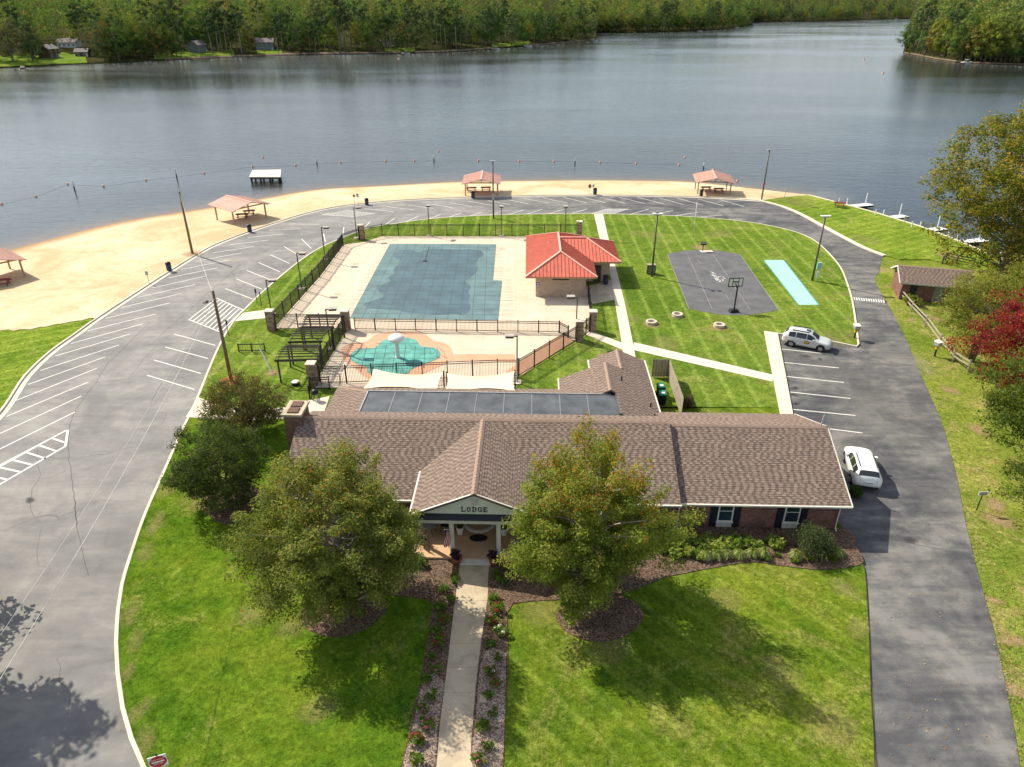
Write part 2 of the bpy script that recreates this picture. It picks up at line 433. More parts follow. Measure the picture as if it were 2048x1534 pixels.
def tag(o, label=None, cat=None, group=None, kind=None):
    if label: o['label'] = label
    if cat: o['category'] = cat
    if group: o['group'] = group
    if kind: o['kind'] = kind
    return o
def thing(name, label, cat, loc=(0, 0, 0), rz=0.0, group=None, scale=None):
    o = bpy.data.objects.new(name, None); COL.objects.link(o)
    o.location = loc; o.rotation_euler = (0, 0, rz); o.empty_display_size = .3
    if scale: o.scale = (scale, scale, scale)
    return tag(o, label, cat, group)
def link_mesh(name, me, parent, kind=None):
    o = bpy.data.objects.new(name, me); COL.objects.link(o); o.parent = parent
    return tag(o, kind=kind)
def dup(root, loc, rz, label=None, group=None, scale=None):
    kids = {}
    for o in bpy.data.objects:
        if o.parent is not None: kids.setdefault(o.parent.name, []).append(o)
    def cp(o, par):
        c = o.copy(); COL.objects.link(c); c.parent = par
        for ch in kids.get(o.name, ()): cp(ch, c)
        return c
    r = cp(root, None); r.location = loc; r.rotation_euler = (0, 0, rz)
    if scale: r.scale = (scale,) * 3
    return tag(r, label, None, group)
def offset(path, d):
    out = []; n = len(path)
    for i in range(n):
        x0, y0 = path[max(i - 1, 0)][:2]; x1, y1 = path[min(i + 1, n - 1)][:2]
        l = math.hypot(x1 - x0, y1 - y0) or 1.0
        out.append((path[i][0] - (y1 - y0) / l * d, path[i][1] + (x1 - x0) / l * d))
    return out
def smooth_path(pts, step=1.5):
    P = [pts[0]] + list(pts) + [pts[-1]]; out = []
    for i in range(1, len(P) - 2):
        p0, p1, p2, p3 = P[i - 1], P[i], P[i + 1], P[i + 2]
        k = max(1, int(math.hypot(p2[0] - p1[0], p2[1] - p1[1]) / step))
        for j in range(k):
            t = j / k
            out.append(tuple(.5 * (2 * p1[a] + (p2[a] - p0[a]) * t + (2 * p0[a] - 5 * p1[a] + 4 * p2[a] - p3[a]) * t * t + (3 * p1[a] - p0[a] - 3 * p2[a] + p3[a]) * t ** 3) for a in (0, 1)))
    out.append(tuple(pts[-1][:2])); return out
def resample(path, n):
    d = [0.0]
    for a, b in zip(path, path[1:]): d.append(d[-1] + math.hypot(b[0] - a[0], b[1] - a[1]))
    q = np.linspace(0, d[-1], n)
    return list(zip(np.interp(q, d, [p[0] for p in path]), np.interp(q, d, [p[1] for p in path])))
def clip_cell(poly, x0, x1, y0, y1):
    def cut(P, ax, lim, keep_less):
        out = []
        for i in range(len(P)):
            a, b = P[i], P[(i + 1) % len(P)]
            ia = (a[ax] <= lim) == keep_less or a[ax] == lim; ib = (b[ax] <= lim) == keep_less or b[ax] == lim
            if ia: out.append(a)
            if ia != ib:
                t = (lim - a[ax]) / (b[ax] - a[ax]); out.append(tuple(a[k] + (b[k] - a[k]) * t for k in (0, 1)))
        return out
    for ax, lim, less in ((0, x0, False), (0, x1, True), (1, y0, False), (1, y1, True)):
        if poly: poly = cut(poly, ax, lim, less)
    return poly
def area(P):
    return .5 * sum(P[i][0] * P[(i + 1) % len(P)][1] - P[(i + 1) % len(P)][0] * P[i][1] for i in range(len(P)))
ORD = ['first', 'second', 'third', 'fourth', 'fifth', 'sixth', 'seventh', 'eighth', 'ninth', 'tenth', 'eleventh', 'twelfth', 'thirteenth', 'fourteenth', 'fifteenth', 'sixteenth', 'seventeenth', 'eighteenth', 'nineteenth', 'twentieth', 'twenty-first', 'twenty-second', 'twenty-third', 'twenty-fourth']
# ================================================================== THE SETTING
WL = -0.8      # lake level
KERB_OUT = smooth_path(Gs([(-420, 1900), (-400, 1534), (-330, 1250), (-200, 1040), (-100, 925), (0, 828), (50, 755), (100, 706), (150, 670), (200, 634), (290, 575), (340, 543), (390, 512), (430, 490), (500, 463), (560, 443), (620, 425), (680, 413), (740, 406), (800, 401), (880, 397), (960, 394), (1050, 392), (1150, 391), (1250, 391), (1350, 393), (1450, 397), (1520, 402)]), 1.2)
KERB_RIGHT = smooth_path(Gs([(1520, 402), (1560, 412), (1600, 428), (1650, 455), (1700, 482), (1735, 499), (1770, 512)]), 1.0)
DRIVE_RIGHT = smooth_path(Gs([(1770, 512), (1764, 516), (1758, 544), (1750, 555), (1753, 568), (1764, 588), (1793, 640), (1815, 685), (1835, 735), (1860, 790), (1885, 850), (1900, 900), (1915, 960), (1930, 1040), (1945, 1100), (1965, 1180), (1985, 1250), (2005, 1340), (2025, 1440), (2040, 1534), (2075, 1900)]), 1.0)
SHORE = smooth_path(Gs([(-520, 760), (-350, 640), (-200, 567), (0, 507), (59, 489.5), (123, 473), (187, 456), (264, 440), (366, 423.6), (440, 412), (520, 398), (597, 384), (656, 377), (773, 371), (919, 363.5), (1080, 361), (1176, 360), (1290, 361), (1381, 363.5), (1483, 374), (1560, 383), (1617, 390)], WL), 2.0)
SEAWALL = Gs([(1617, 391), (1682, 408), (1752, 427), (1837, 453), (1896, 475), (1969, 506), (2048, 539), (2200, 610), (2500, 760)])

# lake: one sheet, finer close to the shore, with the shallow edge known per point
xs = np.unique(np.concatenate([[-6000, -3000, -1500, -800, -500, -350, -260, -200], np.arange(-170, 130, 2.5), [140, 170, 220, 300, 450, 700, 1100, 1700, 3000, 6000]]))
ys = np.unique(np.concatenate([[20, 40], np.arange(55, 160, 2.5), [170, 190, 230, 300, 400, 550, 750, 1000, 1500, 2500, 4500, 7000]]))
gx, gy = np.meshgrid(xs, ys)
sp = np.array(resample(SHORE, 300)); dmin = np.full(gx.shape, 1e9)
for px_, py_ in sp: dmin = np.minimum(dmin, np.hypot(gx - px_, gy - py_))
mb = MB(); mb.v = [(float(x), float(y), WL) for x, y in zip(gx.ravel(), gy.ravel())]
nx_ = len(xs); mb.f = [(j * nx_ + i, j * nx_ + i + 1, (j + 1) * nx_ + i + 1, (j + 1) * nx_ + i) for j in range(len(ys) - 1) for i in range(nx_ - 1)]; mb.c = [None] * len(mb.f)
lake = mb.build('lake_water', 'lake_water', kind='structure')
at = lake.data.attributes.new('shallow', 'FLOAT', 'POINT')
at.data.foreach_set('value', np.clip(1 - dmin / 9.0, 0, 1).ravel() ** 1.6)

# ground under everything on the near side of the lake
ground_poly = [(-120, 4)] + KERB_OUT[2:] + KERB_RIGHT[1:] + [(p[0], p[1]) for p in Gs([(1560, 396), (1620, 392)])][0:0]
ground_poly = [(-130, 6)] + [G(-420, 1900)] + KERB_OUT + KERB_RIGHT[1:] + Gs([(1850, 500), (2048, 560), (2250, 660)]) + [(130, 66), (130, 6)]
mb = MB(); mb.poly([(x, y, -.03) for x, y in ground_poly]); mb.build('ground', 'rough_grass', kind='structure')
mb = MB(); mb.poly([(x, y, -.036) for x, y in [(-130, 6), G(-420, 1900), *[p for p in KERB_OUT[:40]], G(187, 639), G(120, 650), G(60, 659), G(0, 664), G(-200, 706), G(-520, 830), (-130, 50)]]); mb.build('ground', 'rough_grass', kind='structure')

# beach, falling from the kerb to the lake bed
low = Gs([(-520, 860), (-350, 780), (-200, 706), (0, 664), (40, 661), (80, 657), (120, 650), (150, 645), (187, 638)])
kb = [p for p in KERB_OUT if p[1] > G(200, 634)[1]]
low = low + kb + Gs([(1560, 396), (1600, 392.5), (1618, 391)])
low_d = resample(smooth_path(low, 2.0), 260); sh_d = resample(SHORE, 260)
low_d = [(x + rnd.uniform(-.22, .22) * (x < G(190, 638)[0]), y + rnd.uniform(-.35, .35) * (x < G(190, 638)[0])) for x, y in low_d]
rows, wet = [], []
for t in (0, .06, .15, .28, .42, .56, .7, .8, .88, .94, 1.0):
    rows.append([(a[0] + (b[0] - a[0]) * t, a[1] + (b[1] - a[1]) * t, .10 - .90 * t ** 1.4) for a, b in zip(low_d, sh_d)]); wet.append(t)
for d, z in ((2, -1.0), (5, -1.35), (10, -1.9), (18, -3.0)):
    rows.append([(x, y, z) for x, y in offset(sh_d, d)]); wet.append(1.1)
mb = MB(); n_ = len(low_d); mb.v = [p for r in rows for p in r]
mb.f = [(j * n_ + i, j * n_ + i + 1, (j + 1) * n_ + i + 1, (j + 1) * n_ + i) for j in range(len(rows) - 1) for i in range(n_ - 1)]; mb.c = [None] * len(mb.f)
beach_bvh = BVHTree.FromPolygons(mb.v, mb.f)
beach = mb.build('beach', 'sand', smooth=True, kind='structure')
at = beach.data.attributes.new('wet', 'FLOAT', 'POINT'); at.data.foreach_set('value', [w for w in wet for _ in range(n_)])
def beach_z(x, y):
    h = beach_bvh.ray_cast(Vector((x, y, 50)), Vector((0, 0, -1)))
    return h[0].z if h[0] is not None else 0.0
def on_beach(px, py):
    z = -.2
    for _ in range(4):
        x, y = G(px, py, z); z = beach_z(x, y)
    return (x, y, z)
# weedy fringe where the sand meets the kerb
mb = MB(); seg = [p for p in KERB_OUT if G(-60, 890)[0] < p[0] < G(190, 640)[0]]
strip = [p for p in KERB_OUT if p[1] < G(187, 640)[1] and p[1] > G(-330, 1250)[1]]
gp = strip + Gs([(187, 633), (150, 638), (120, 643), (80, 650), (40, 654), (0, 657), (-200, 698)])
mb.poly([(x, y, .06) for x, y in gp]); mb.build('lawn', 'shore_grass', kind='structure')

# asphalt loop and driveway as one sheet
road_poly = KERB_OUT + KERB_RIGHT[1:] + DRIVE_RIGHT[1:]
mb = MB(); mb.poly([(x, y, 0.0) for x, y in road_poly][::-1]); road = mb.build('road', 'asphalt', kind='structure')
mb = MB(); mb.ribbon(KERB_OUT, -.02, .17, -.05, .14); mb.build('kerb', 'kerb_concrete', kind='structure')
mb = MB(); mb.ribbon(KERB_OUT, -.50, -.02, -.05, .012); mb.build('gutter_kerb', 'kerb_concrete', kind='structure')
mb = MB(); mb.ribbon(KERB_RIGHT, -.35, .30, -.05, .13); mb.build('kerb', 'kerb_concrete', kind='structure')

# island lawn between the loop, the lot and the driveway
KERB_IN = smooth_path(Gs([(330, 1640), (285, 1534), (262, 1480), (245, 1420), (235, 1350), (232, 1290), (236, 1220), (244, 1170), (262, 1110), (290, 1030), (330, 940), (365, 860), (380, 830), (400, 785), (420, 735), (445, 680), (470, 640), (490, 620), (520, 590), (560, 555), (600, 523), (640, 497), (690, 475), (740, 457), (800, 447), (870, 438), (950, 433), (1040, 430), (1130, 429), (1200, 429), (1260, 430), (1330, 432), (1400, 436), (1460, 441), (1520, 449), (1580, 462), (1620, 477), (1650, 500), (1680, 535), (1695, 570), (1705, 605), (1712, 650), (1717, 690)]), 1.2)
LOT = Gs([(1717, 690), (1713, 695), (1660, 684), (1556, 669), (1572, 752), (1590, 850), (1600, 900), (1640, 960)])
DRIVE_LEFT = smooth_path(Gs([(1690, 1066), (1702, 1085), (1715, 1106), (1728, 1140), (1733, 1200), (1737, 1280), (1740, 1380), (1745, 1460), (1748, 1534), (1756, 1700)]), 1.0)
front_split = G(1500, 843)
front = [p for p in KERB_IN if p[1] < 52.0]
back = [p for p in KERB_IN if p[1] >= 52.0]
pA, pB = front[-1], back[0]
island_front = front + [(G(1588, 842)[0], 52.0)] + [G(1590, 850), (21.3, 46.0), (21.3, 37.0)] + DRIVE_LEFT
mid_line = [(-1.9, 52.0), G(951, 1130), G(905, 1534), G(890, 1700)]
mb = MB(); mb.prism(front + mid_line + [G(330, 1700)], -.05, .12); lawn_front = mb.build('lawn', 'lawn_grass', kind='structure')
mb = MB(); mb.prism(mid_line[::-1] + [(G(1588, 842)[0], 52.0)] + [G(1590, 850), (21.3, 46.0), (21.3, 37.0)] + DRIVE_LEFT, -.05, .12); mb.build('lawn', 'mown_grass', kind='structure')
mb = MB(); e0 = [(x + rnd.uniform(-.10, .06), y) for x, y in offset(DRIVE_LEFT, -.06)]; e1 = [(x + rnd.uniform(-.05, .08), y) for x, y in offset(DRIVE_LEFT, .10)]
for i in range(len(e0) - 1): mb.poly([(*e0[i], .126), (*e0[i + 1], .126), (*e1[i + 1], .006), (*e1[i], .006)])
mb.build('soil_edge_ground', 'far_soil', kind='structure')
lot_edge = [LOT[1], LOT[2], LOT[3], LOT[4], G(1588, 842)]
island_back = [pA] + back + lot_edge + [(G(1588, 842)[0], 52.0)]
mb = MB(); mb.prism(island_back, -.05, .12); lawn_back = mb.build('lawn', 'court_grass', kind='structure')
mb = MB(); mb.ribbon(KERB_IN, -.13, .06, -.05, .145); mb.ribbon([LOT[0], LOT[1], LOT[2], LOT[3]], -.12, .05, -.05, .145); mb.build('kerb', 'kerb_concrete', kind='structure')
# shore lawn beyond the right-hand bend
sl = KERB_RIGHT + Gs([(1800, 520), (1860, 520), (1960, 545), (2048, 590), (2250, 700)]) + [SEAWALL[7]] + SEAWALL[6::-1] + Gs([(1600, 392.5), (1560, 396)])
mb = MB(); mb.prism(sl, -.05, .09); mb.build('lawn', 'shore_grass', kind='structure')
wall = thing('seawall', 'low pale seawall along the grass shore where the boat slips start', 'wall', (*SEAWALL[0], 0))
mb = MB((*SEAWALL[0], 0)); mb.ribbon(SEAWALL, -.02, .22, -2.0, .02); mb.build('wall_face', 'kerb_concrete', wall)
mb = MB((*SEAWALL[0], 0)); mb.ribbon(SEAWALL, -.10, .30, .02, .14); mb.build('cap', 'pale_concrete', wall)

# painted lines: each one its own piece of the road
def paint(p, q, w=.12, z=.007, parent=road, mat='white_line', name='parking_line'):
    (x0, y0), (x1, y1) = p, q
    l = math.hypot(x1 - x0, y1 - y0); nx, ny = -(y1 - y0) / l * w / 2, (x1 - x0) / l * w / 2
    m = MB(); m.poly([(x0 - nx, y0 - ny, z), (x1 - nx, y1 - ny, z), (x1 + nx, y1 + ny, z), (x0 + nx, y0 + ny, z)])
    return m.build(name, mat, parent)
LINES = [(0,867,163,792),(0,898,150,824),(-30,950,130,862),(13,833,177,764),(32,801,193,737),(56,769,210,714),(81,741,238,690),(111,712,260,668),(142,687,285,648),(175,662,311,628),(211,637,339,606),(243,615,363,587),(275,595,390,569),(305,576,412,552),(337,556,435,535.5),(363,539,457,520),(393,522,483,506),(425,506,508,493),(460,489.5,537,480),(495,475,568,468),(539,460.5,602,457.6),(577,448,638,448.5),
(729,417,788.5,423.6),(773,413,829,420),(817,410,867,417),(861,408,903,415),(899,405.5,944,413),(937,402.5,984,411),(975,401,1020,409),(1014,399,1057,407.5),(1048,397,1097,406),(1085,395.5,1135,406),(1126,394.5,1173,405.5),(1163,394,1211,405.5),(1199,394,1250,406),(1237,394.3,1289,407),(1275,394.6,1328,408),(1316,395.3,1367,409),(1354.5,396.3,1407,410.5),(1395.5,397.8,1447,411.6),(1439.5,399.5,1488,413),
(603,478,623,497),(568,493,596,509.5),(540.6,509.5,579,527),(516.6,524.7,559.7,543.8),(493.8,541,542,560),(473,558,524,578.5),(450,577,505,598),(348,668,431,691),(330,694,416,717),(307.5,720,402,747),(294,750.5,389,779),(688,454,685,473),(647,467,651,484),
(729,455,740,443.6),(757,458,789,437),(801,448,838,432),(846,442,881,429),(889,437,923,426),(928,435,963,424.5),(970,433,1003,422.5),(1010,431.5,1047,420),(1045,430.5,1084,419),(1089,430,1128,418.7),(1135,429.5,1174,418),(1255,430,1298,418),(1299,431,1346,421),(1341,432.5,1396,425),(1388,435.5,1444,430),(1431,439.5,1493,438),
(1563,698,1667,709),(1567.6,725,1678,736),(1574,753,1688,765),(1580,784,1701,797),(1587,819,1711,831),(1660,858,1725,866)]
for a, b, c_, d in LINES: paint(G(a, b), G(c_, d))
def hatch(P, t0, t1, n, z=.007):
    Q = Gs(P)
    for i in range(4): paint(Q[i], Q[(i + 1) % 4], .13, name='hatch_line')
    for i in range(1, n):
        t = i / n
        a = [Q[0][k] + (Q[1][k] - Q[0][k]) * t for k in (0, 1)]; b = [Q[3][k] + (Q[2][k] - Q[3][k]) * t for k in (0, 1)]
        paint(a, b, .13, .0085, name='hatch_line')
hatch([(378, 639.5), (441, 664), (486, 620), (433.6, 596.4)], 0, 1, 8)
hatch([(644, 429.5), (708, 433.5), (749, 427), (691, 421)], 0, 1, 9)
hatch([(1176, 429.5), (1218, 430), (1256, 418), (1214, 418)], 0, 1, 7)
for a, b, c_, d in [(136,859,131,892.5),(131,892.5,-40,992),(136,859,-60,962),(105.6,877,129,885),(79,891,111.5,902),(53,905,91,917),(25,920,66,930),(-4,934,41,944),(-30,949,15,959.5)]:
    paint(G(a, b), G(c_, d), .17, .0085, name='hatch_line')
def crack_and_line(pts, w=.045, sc=(0, 0, 1), z=.0045):
    w *= .62
    ox, oy, k = sc; P = smooth_path(Gs([(ox + x / k, oy + y / k) for x, y in pts]), .5)
    P = [(x + rnd.uniform(-.05, .05), y + rnd.uniform(-.05, .05)) for x, y in P]
    L_, Q_ = offset(P, -w / 2), offset(P, w / 2); m = MB()
    for i in range(len(P) - 1): m.poly([(*L_[i], z), (*L_[i + 1], z), (*Q_[i + 1], z), (*Q_[i], z)])
    m.build('crack_and_line', 'seal_crack_and_line', road)
S2 = (0, 600, 3.408); S1 = (0, 1000, 2.872); S4 = (0, 280, 3.413)
crack_and_line([(1020,155),(905,265),(820,350),(735,430),(655,560),(580,660),(510,760),(485,820),(470,900),(465,1000),(470,1090),(485,1180),(500,1290),(515,1400),(520,1534)], .07, S2)
crack_and_line([(430,0),(435,100),(455,210),(480,330),(510,435)], .06, S1)
crack_and_line([(258,1015),(250,1050),(265,1130),(275,1190),(258,1225),(220,1290),(212,1400),(235,1480),(300,1468),(380,1465),(410,1500)], .05, S2)
crack_and_line([(495,1095),(610,1060),(720,1050),(800,1020),(905,1005)], .05, S2)
crack_and_line([(1095,763),(1130,775),(1125,810),(1105,845),(1040,865),(960,880)], .045, S2)
crack_and_line([(650,563),(760,553),(870,540)], .045, S2); crack_and_line([(690,150),(960,150),(1300,148)], .05, S2)
crack_and_line([(1105,565),(1060,640),(1020,720)], .05, S2); crack_and_line([(605,1382),(690,1372),(760,1365)], .045, S2)
crack_and_line([(60,160),(180,110),(280,88),(330,95),(420,70)], .05, S1); crack_and_line([(245,150),(225,230),(215,330),(225,375),(290,395),(275,430)], .03, S1)
crack_and_line([(1640,850),(1500,975),(1400,1060),(1240,1210),(1150,1240)], .06, S4); crack_and_line([(1240,1210),(1130,1300),(1020,1400),(830,1434)], .05, S4)
crack_and_line([(45,795),(200,775),(420,755),(505,722)], .04, S2); crack_and_line([(330,905),(350,960),(345,1040),(400,1110),(390,1240)], .035, S1)
crack_and_line([(340,1072),(400,1085),(470,1075)], .04, S2); crack_and_line([(280,1225),(370,1200),(440,1160)], .03, S2); crack_and_line([(870,545),(960,430),(1060,320)], .035, S2)
crack_and_line([(1722,1060),(1790,1080),(1860,1094),(1942,1113)], .06); crack_and_line([(1711,716),(1714,745),(1713,762)], .04); crack_and_line([(1595,730),(1602,760),(1610,800)], .03); crack_and_line([(1750,672),(1757,690),(1763,705)], .03)  # first call: a thin dark line right across the driveway; the rest are cracks

# paths of cast slabs, each slab a piece
def slab_path(name, left, right, n, mat, z=.135, gap=.012, seed=0):
    A_, B_ = resample(left, n + 1), resample(right, n + 1); r_ = random.Random(seed)
    first = None
    for i in range(n):
        q = [A_[i], A_[i + 1], B_[i + 1], B_[i]]
        cx, cy = sum(p[0] for p in q) / 4, sum(p[1] for p in q) / 4
        q = [(cx + (x - cx) * (1 - gap), cy + (y - cy) * (1 - gap)) for x, y in q]
        m = MB(); m.prism(q, -.02, z + r_.uniform(-.004, .004))
        if first is None: first = m.build(name, mat, kind='structure')
        else: m.build('slab', mat, first)
    return first
slab_path('front_path', Gs([(846, 1640), (865, 1534), (920, 1130)]), Gs([(935, 1640), (946, 1534), (982, 1130)]), 10, 'path_concrete', gap=.008)
slab_path('court_path', Gs([(1188, 430), (1197, 470), (1222, 560), (1245, 700), (1250, 740)]), Gs([(1206, 430), (1216, 475), (1250, 610), (1270, 710), (1275, 745)]), 18, 'pale_concrete', seed=1)
slab_path('lot_path', Gs([(1268, 687), (1545, 752)]), Gs([(1265, 702), (1545, 766)]), 14, 'pale_concrete', z=.139, seed=2)
slab_path('lot_pavement', Gs([(1527, 664), (1562, 845), (1566, 870)]), Gs([(1555, 668), (1589, 847), (1594, 872)]), 11, 'pale_concrete', z=.142, seed=3)
slab_path('gate_path', Gs([(1165, 658), (1250, 690)]), Gs([(1172, 672), (1246, 702)]), 4, 'pale_concrete', z=.131, seed=4)
slab_path('gate_path', Gs([(487, 628), (532, 622)]), Gs([(470, 645), (538, 638)]), 3, 'pale_concrete', z=.15, seed=5)
slab_path('side_path', Gs([(397, 797), (470, 825), (600, 815)]), Gs([(372, 837), (470, 845), (610, 838)]), 5, 'pale_concrete', z=.15, seed=6)
slab_path('side_patio', Gs([(612, 805), (660, 795)]), Gs([(612, 838), (645, 838)]), 2, 'pale_concrete', z=.155, seed=7)
slab_path('wash_path', Gs([(1172, 575), (1225, 560)]), Gs([(1176, 612), (1236, 600)]), 3, 'path_concrete', z=.128, seed=8)

# pool deck cut into slabs
deck = Gs([(548, 660), (600, 600), (640, 553), (685, 491), (728, 486), (765, 474), (1060, 475), (1158, 477), (1177, 600), (1182, 640), (1152, 681), (1034, 757), (1028, 778), (630, 778), (640, 752), (697, 660)])
xs_, ys_ = [p[0] for p in deck], [p[1] for p in deck]
deck_root = None; gx0 = -26.0
for i in range(11):
    for j in range(16):
        x0, y0 = -26 + i * 3.3, 50 + j * 3.3
        c_ = clip_cell(deck, x0 + .012, x0 + 3.288, y0 + .012, y0 + 3.288)
        if len(c_) < 3 or abs(area(c_)) < .05: continue
        m = MB(); m.prism(c_, -.02, .135 + ((i * 7 + j * 3) % 5) * .0015)
        if deck_root is None: deck_root = m.build('pool_deck_pavement', 'deck_concrete', kind='structure')
        else: m.build('slab', 'deck_concrete', deck_root)
m = MB(); m.poly([(x, y, .126) for x, y in deck]); m.build('deck_joint_bed', 'path_concrete', deck_root)

def soft_patch(x, y, r, z, mat, sx=1.0, rz_=0.0, name='bare_ground'):
    m = MB((x, y, 0)); n = 16; P = [(x, y, z)] + [(x + (r * sx * math.cos(a * 6.2832 / n) * math.cos(rz_) - r * math.sin(a * 6.2832 / n) * math.sin(rz_)) * k, y + (r * sx * math.cos(a * 6.2832 / n) * math.sin(rz_) + r * math.sin(a * 6.2832 / n) * math.cos(rz_)) * k, z) for k in (.55, 1.0) for a in range(n)]
    m.add(P, [(0, 1 + a, 1 + (a + 1) % n) for a in range(n)] + [(1 + a, 1 + n + a, 1 + n + (a + 1) % n, 1 + (a + 1) % n) for a in range(n)])
    o = m.build(name, mat, kind='structure'); at = o.data.attributes.new('core', 'FLOAT', 'POINT'); at.data.foreach_set('value', [1.0] + [.62] * n + [0.0] * n); return o
kin = [p for p in KERB_IN if p[1] < 44]
for k in range(18):
    p = kin[int(rnd.random() * len(kin))]; soft_patch(p[0] + rnd.uniform(.35, 1.1), p[1] + rnd.uniform(-.3, .3), rnd.uniform(.6, 1.5), .1235 + k * .00012, 'dry_turf', rnd.uniform(.4, .7), rnd.uniform(-.4, .4))
for px_, py_, r_, a in ((1690, 590, .8, .7), (1700, 640, .8, .6), (1700, 672, 1.2, 1.0), (1665, 678, 1.2, 1.6), (1660, 540, .7, .8), (1530, 760, .9, .6), (470, 960, 1.2, 1.0), (400, 1000, 1.2, .8), (510, 1230, 1.0, .7), (560, 1190, 1.0, .9), (590, 1255, .9, .8), (1080, 1225, .9, 1.1), (1220, 1300, .9, 1.2), (1450, 1200, .8, 1.0), (1690, 1180, .9, .7), (1715, 1260, .8, .6), (1560, 1350, .9, 1.2), (1660, 1450, 1.0, 1.0), (640, 1420, .7, 1.2), (1600, 405, 2.2, 1.6), (1560, 398, 1.8, 1.8), (1730, 480, 1.6, 1.5), (1260, 640, .9, 1.2), (1330, 690, 1.3, 1.4), (1400, 560, .0, 1), (1290, 470, 1.6, 1.4), (1440, 470, 1.6, 1.4), (1250, 700, 1.0, 1.0), (640, 600, .0, 1)):
    if r_ > 0: X, Y = G(px_, py_); soft_patch(X, Y, r_ * 1.7, .1238 if py_ > 430 else .0945, 'dry_turf', a, rnd.uniform(0, 3))
for px_, py_, r_, a in ((1800, 575, 1.6, .5), (1820, 640, 1.2, .4), (1850, 560, 2.0, 1.0), (1900, 780, 1.4, .6), (1960, 860, 1.6, .6), (2000, 1040, 1.5, .7), (1990, 1010, 1.0, 1.2), (2020, 1280, 1.2, .5), (2030, 1380, 1.0, .5), (1990, 1200, .7, .5), (1880, 640, 1.5, .6)):
    X, Y = G(px_, py_); soft_patch(X, Y, r_, -.02, 'worn_soil', a, rnd.uniform(0, 3))
for px_, py_, r_, a in ((1610, 712, .5, 1.6), (1592, 728, .35, 1.2), (1590, 776, .45, 1.3), (1588, 790, .4, 1.1), (1592, 808, .4, 1.2), (1640, 718, .3, 1.5), (1820, 1080, .5, 1.2), (60, 1000, .4, 1.5)):
    X, Y = G(px_, py_); soft_patch(X, Y, r_, .003, 'oil_stain', a, rnd.uniform(0, 3), 'stain_pavement')
for px_, py_, r_, a in ((1700, 770, 4.4, 2.0), (1760, 830, 4.2, 1.6), (1690, 905, 3.0, 1.6), (1800, 720, 3.5, 1.4), (1690, 470, 4.4, 2.2), (1720, 500, 4.4, 1.2)):
    X, Y = G(px_, py_); soft_patch(X, Y, r_, .0032, 'pale_wear', a, rnd.uniform(0, 3), 'worn_pavement')
# mulch beds
def bed(name, pts, mat, z=.16):
    P = smooth_path(Gs(pts + [pts[0]]), .5)[:-1]
    m = MB(); m.prism(P, .0, z); return m.build(name, mat, kind='structure')
bed('mulch_ground', [(1330, 1157), (1370, 1150), (1420, 1140), (1500, 1128), (1560, 1135), (1640, 1143), (1700, 1137), (1727, 1127), (1712, 1098), (1690, 1062), (1500, 1050), (1340, 1050), (1290, 1060), (1250, 1080), (1100, 1100), (1050, 1125), (984, 1128), (975, 1200), (962, 1290), (950, 1400), (945, 1534), (1000, 1560), (1010, 1450), (1016, 1330), (1015, 1230), (1025, 1212), (1080, 1205), (1180, 1200), (1260, 1185)], 'mulch')
bed('mulch_ground', [(918, 1130), (900, 1120), (820, 1110), (770, 1120), (740, 1150), (750, 1180), (800, 1196), (850, 1200), (864, 1210), (856, 1280), (840, 1370), (820, 1460), (800, 1580), (862, 1580), (880, 1450), (895, 1330), (908, 1220)], 'mulch')
bed('mulch_ground', [(600, 1235), (615, 1262), (660, 1278), (710, 1270), (755, 1245), (775, 1210), (740, 1185), (660, 1185), (615, 1205)], 'mulch', .15)
bed('mulch_ground', [(1110, 1235), (1125, 1262), (1170, 1284), (1220, 1286), (1265, 1265), (1288, 1232), (1255, 1200), (1190, 1190), (1130, 1205)], 'mulch', .165)
bed('mulch_ground', [(405, 1018), (440, 1050), (490, 1040), (520, 990), (470, 960), (420, 985)], 'mulch', .15)
def pale_strip(pts): bed('mulch_ground', pts, 'pale_mulch', .166)
pale_strip([(1012, 1310), (1010, 1420), (1000, 1540), (946, 1540), (952, 1440), (962, 1330), (985, 1300)])
pale_strip([(845, 1370), (828, 1450), (808, 1545), (864, 1545), (878, 1440), (890, 1370), (868, 1350)])
for c_, r_ in (((463, 763), .9), ):
    x, y = G(*c_); m = MB(); m.prism([(x + r_ * math.cos(a * .5236) * rnd.uniform(.75, 1.2), y + r_ * math.sin(a * .5236) * rnd.uniform(.75, 1.2)) for a in range(12)], .0, .14); m.build('mulch_ground', 'red_dirt', kind='structure')
for c_, r_ in (((1304, 651), .95), ((1356, 635), .8), ((1437, 657), 1.0), ((545, 748), .8), ((1210, 716), 1.0), ((1400, 497), 1.2), ((385, 509), 1.4), ((1895, 512), 1.6)):
    x, y = G(*c_); z0 = .124 if c_ != (385, 509) else .15
    soft_patch(x, y, r_ * 1.35, z0, 'worn_soil')
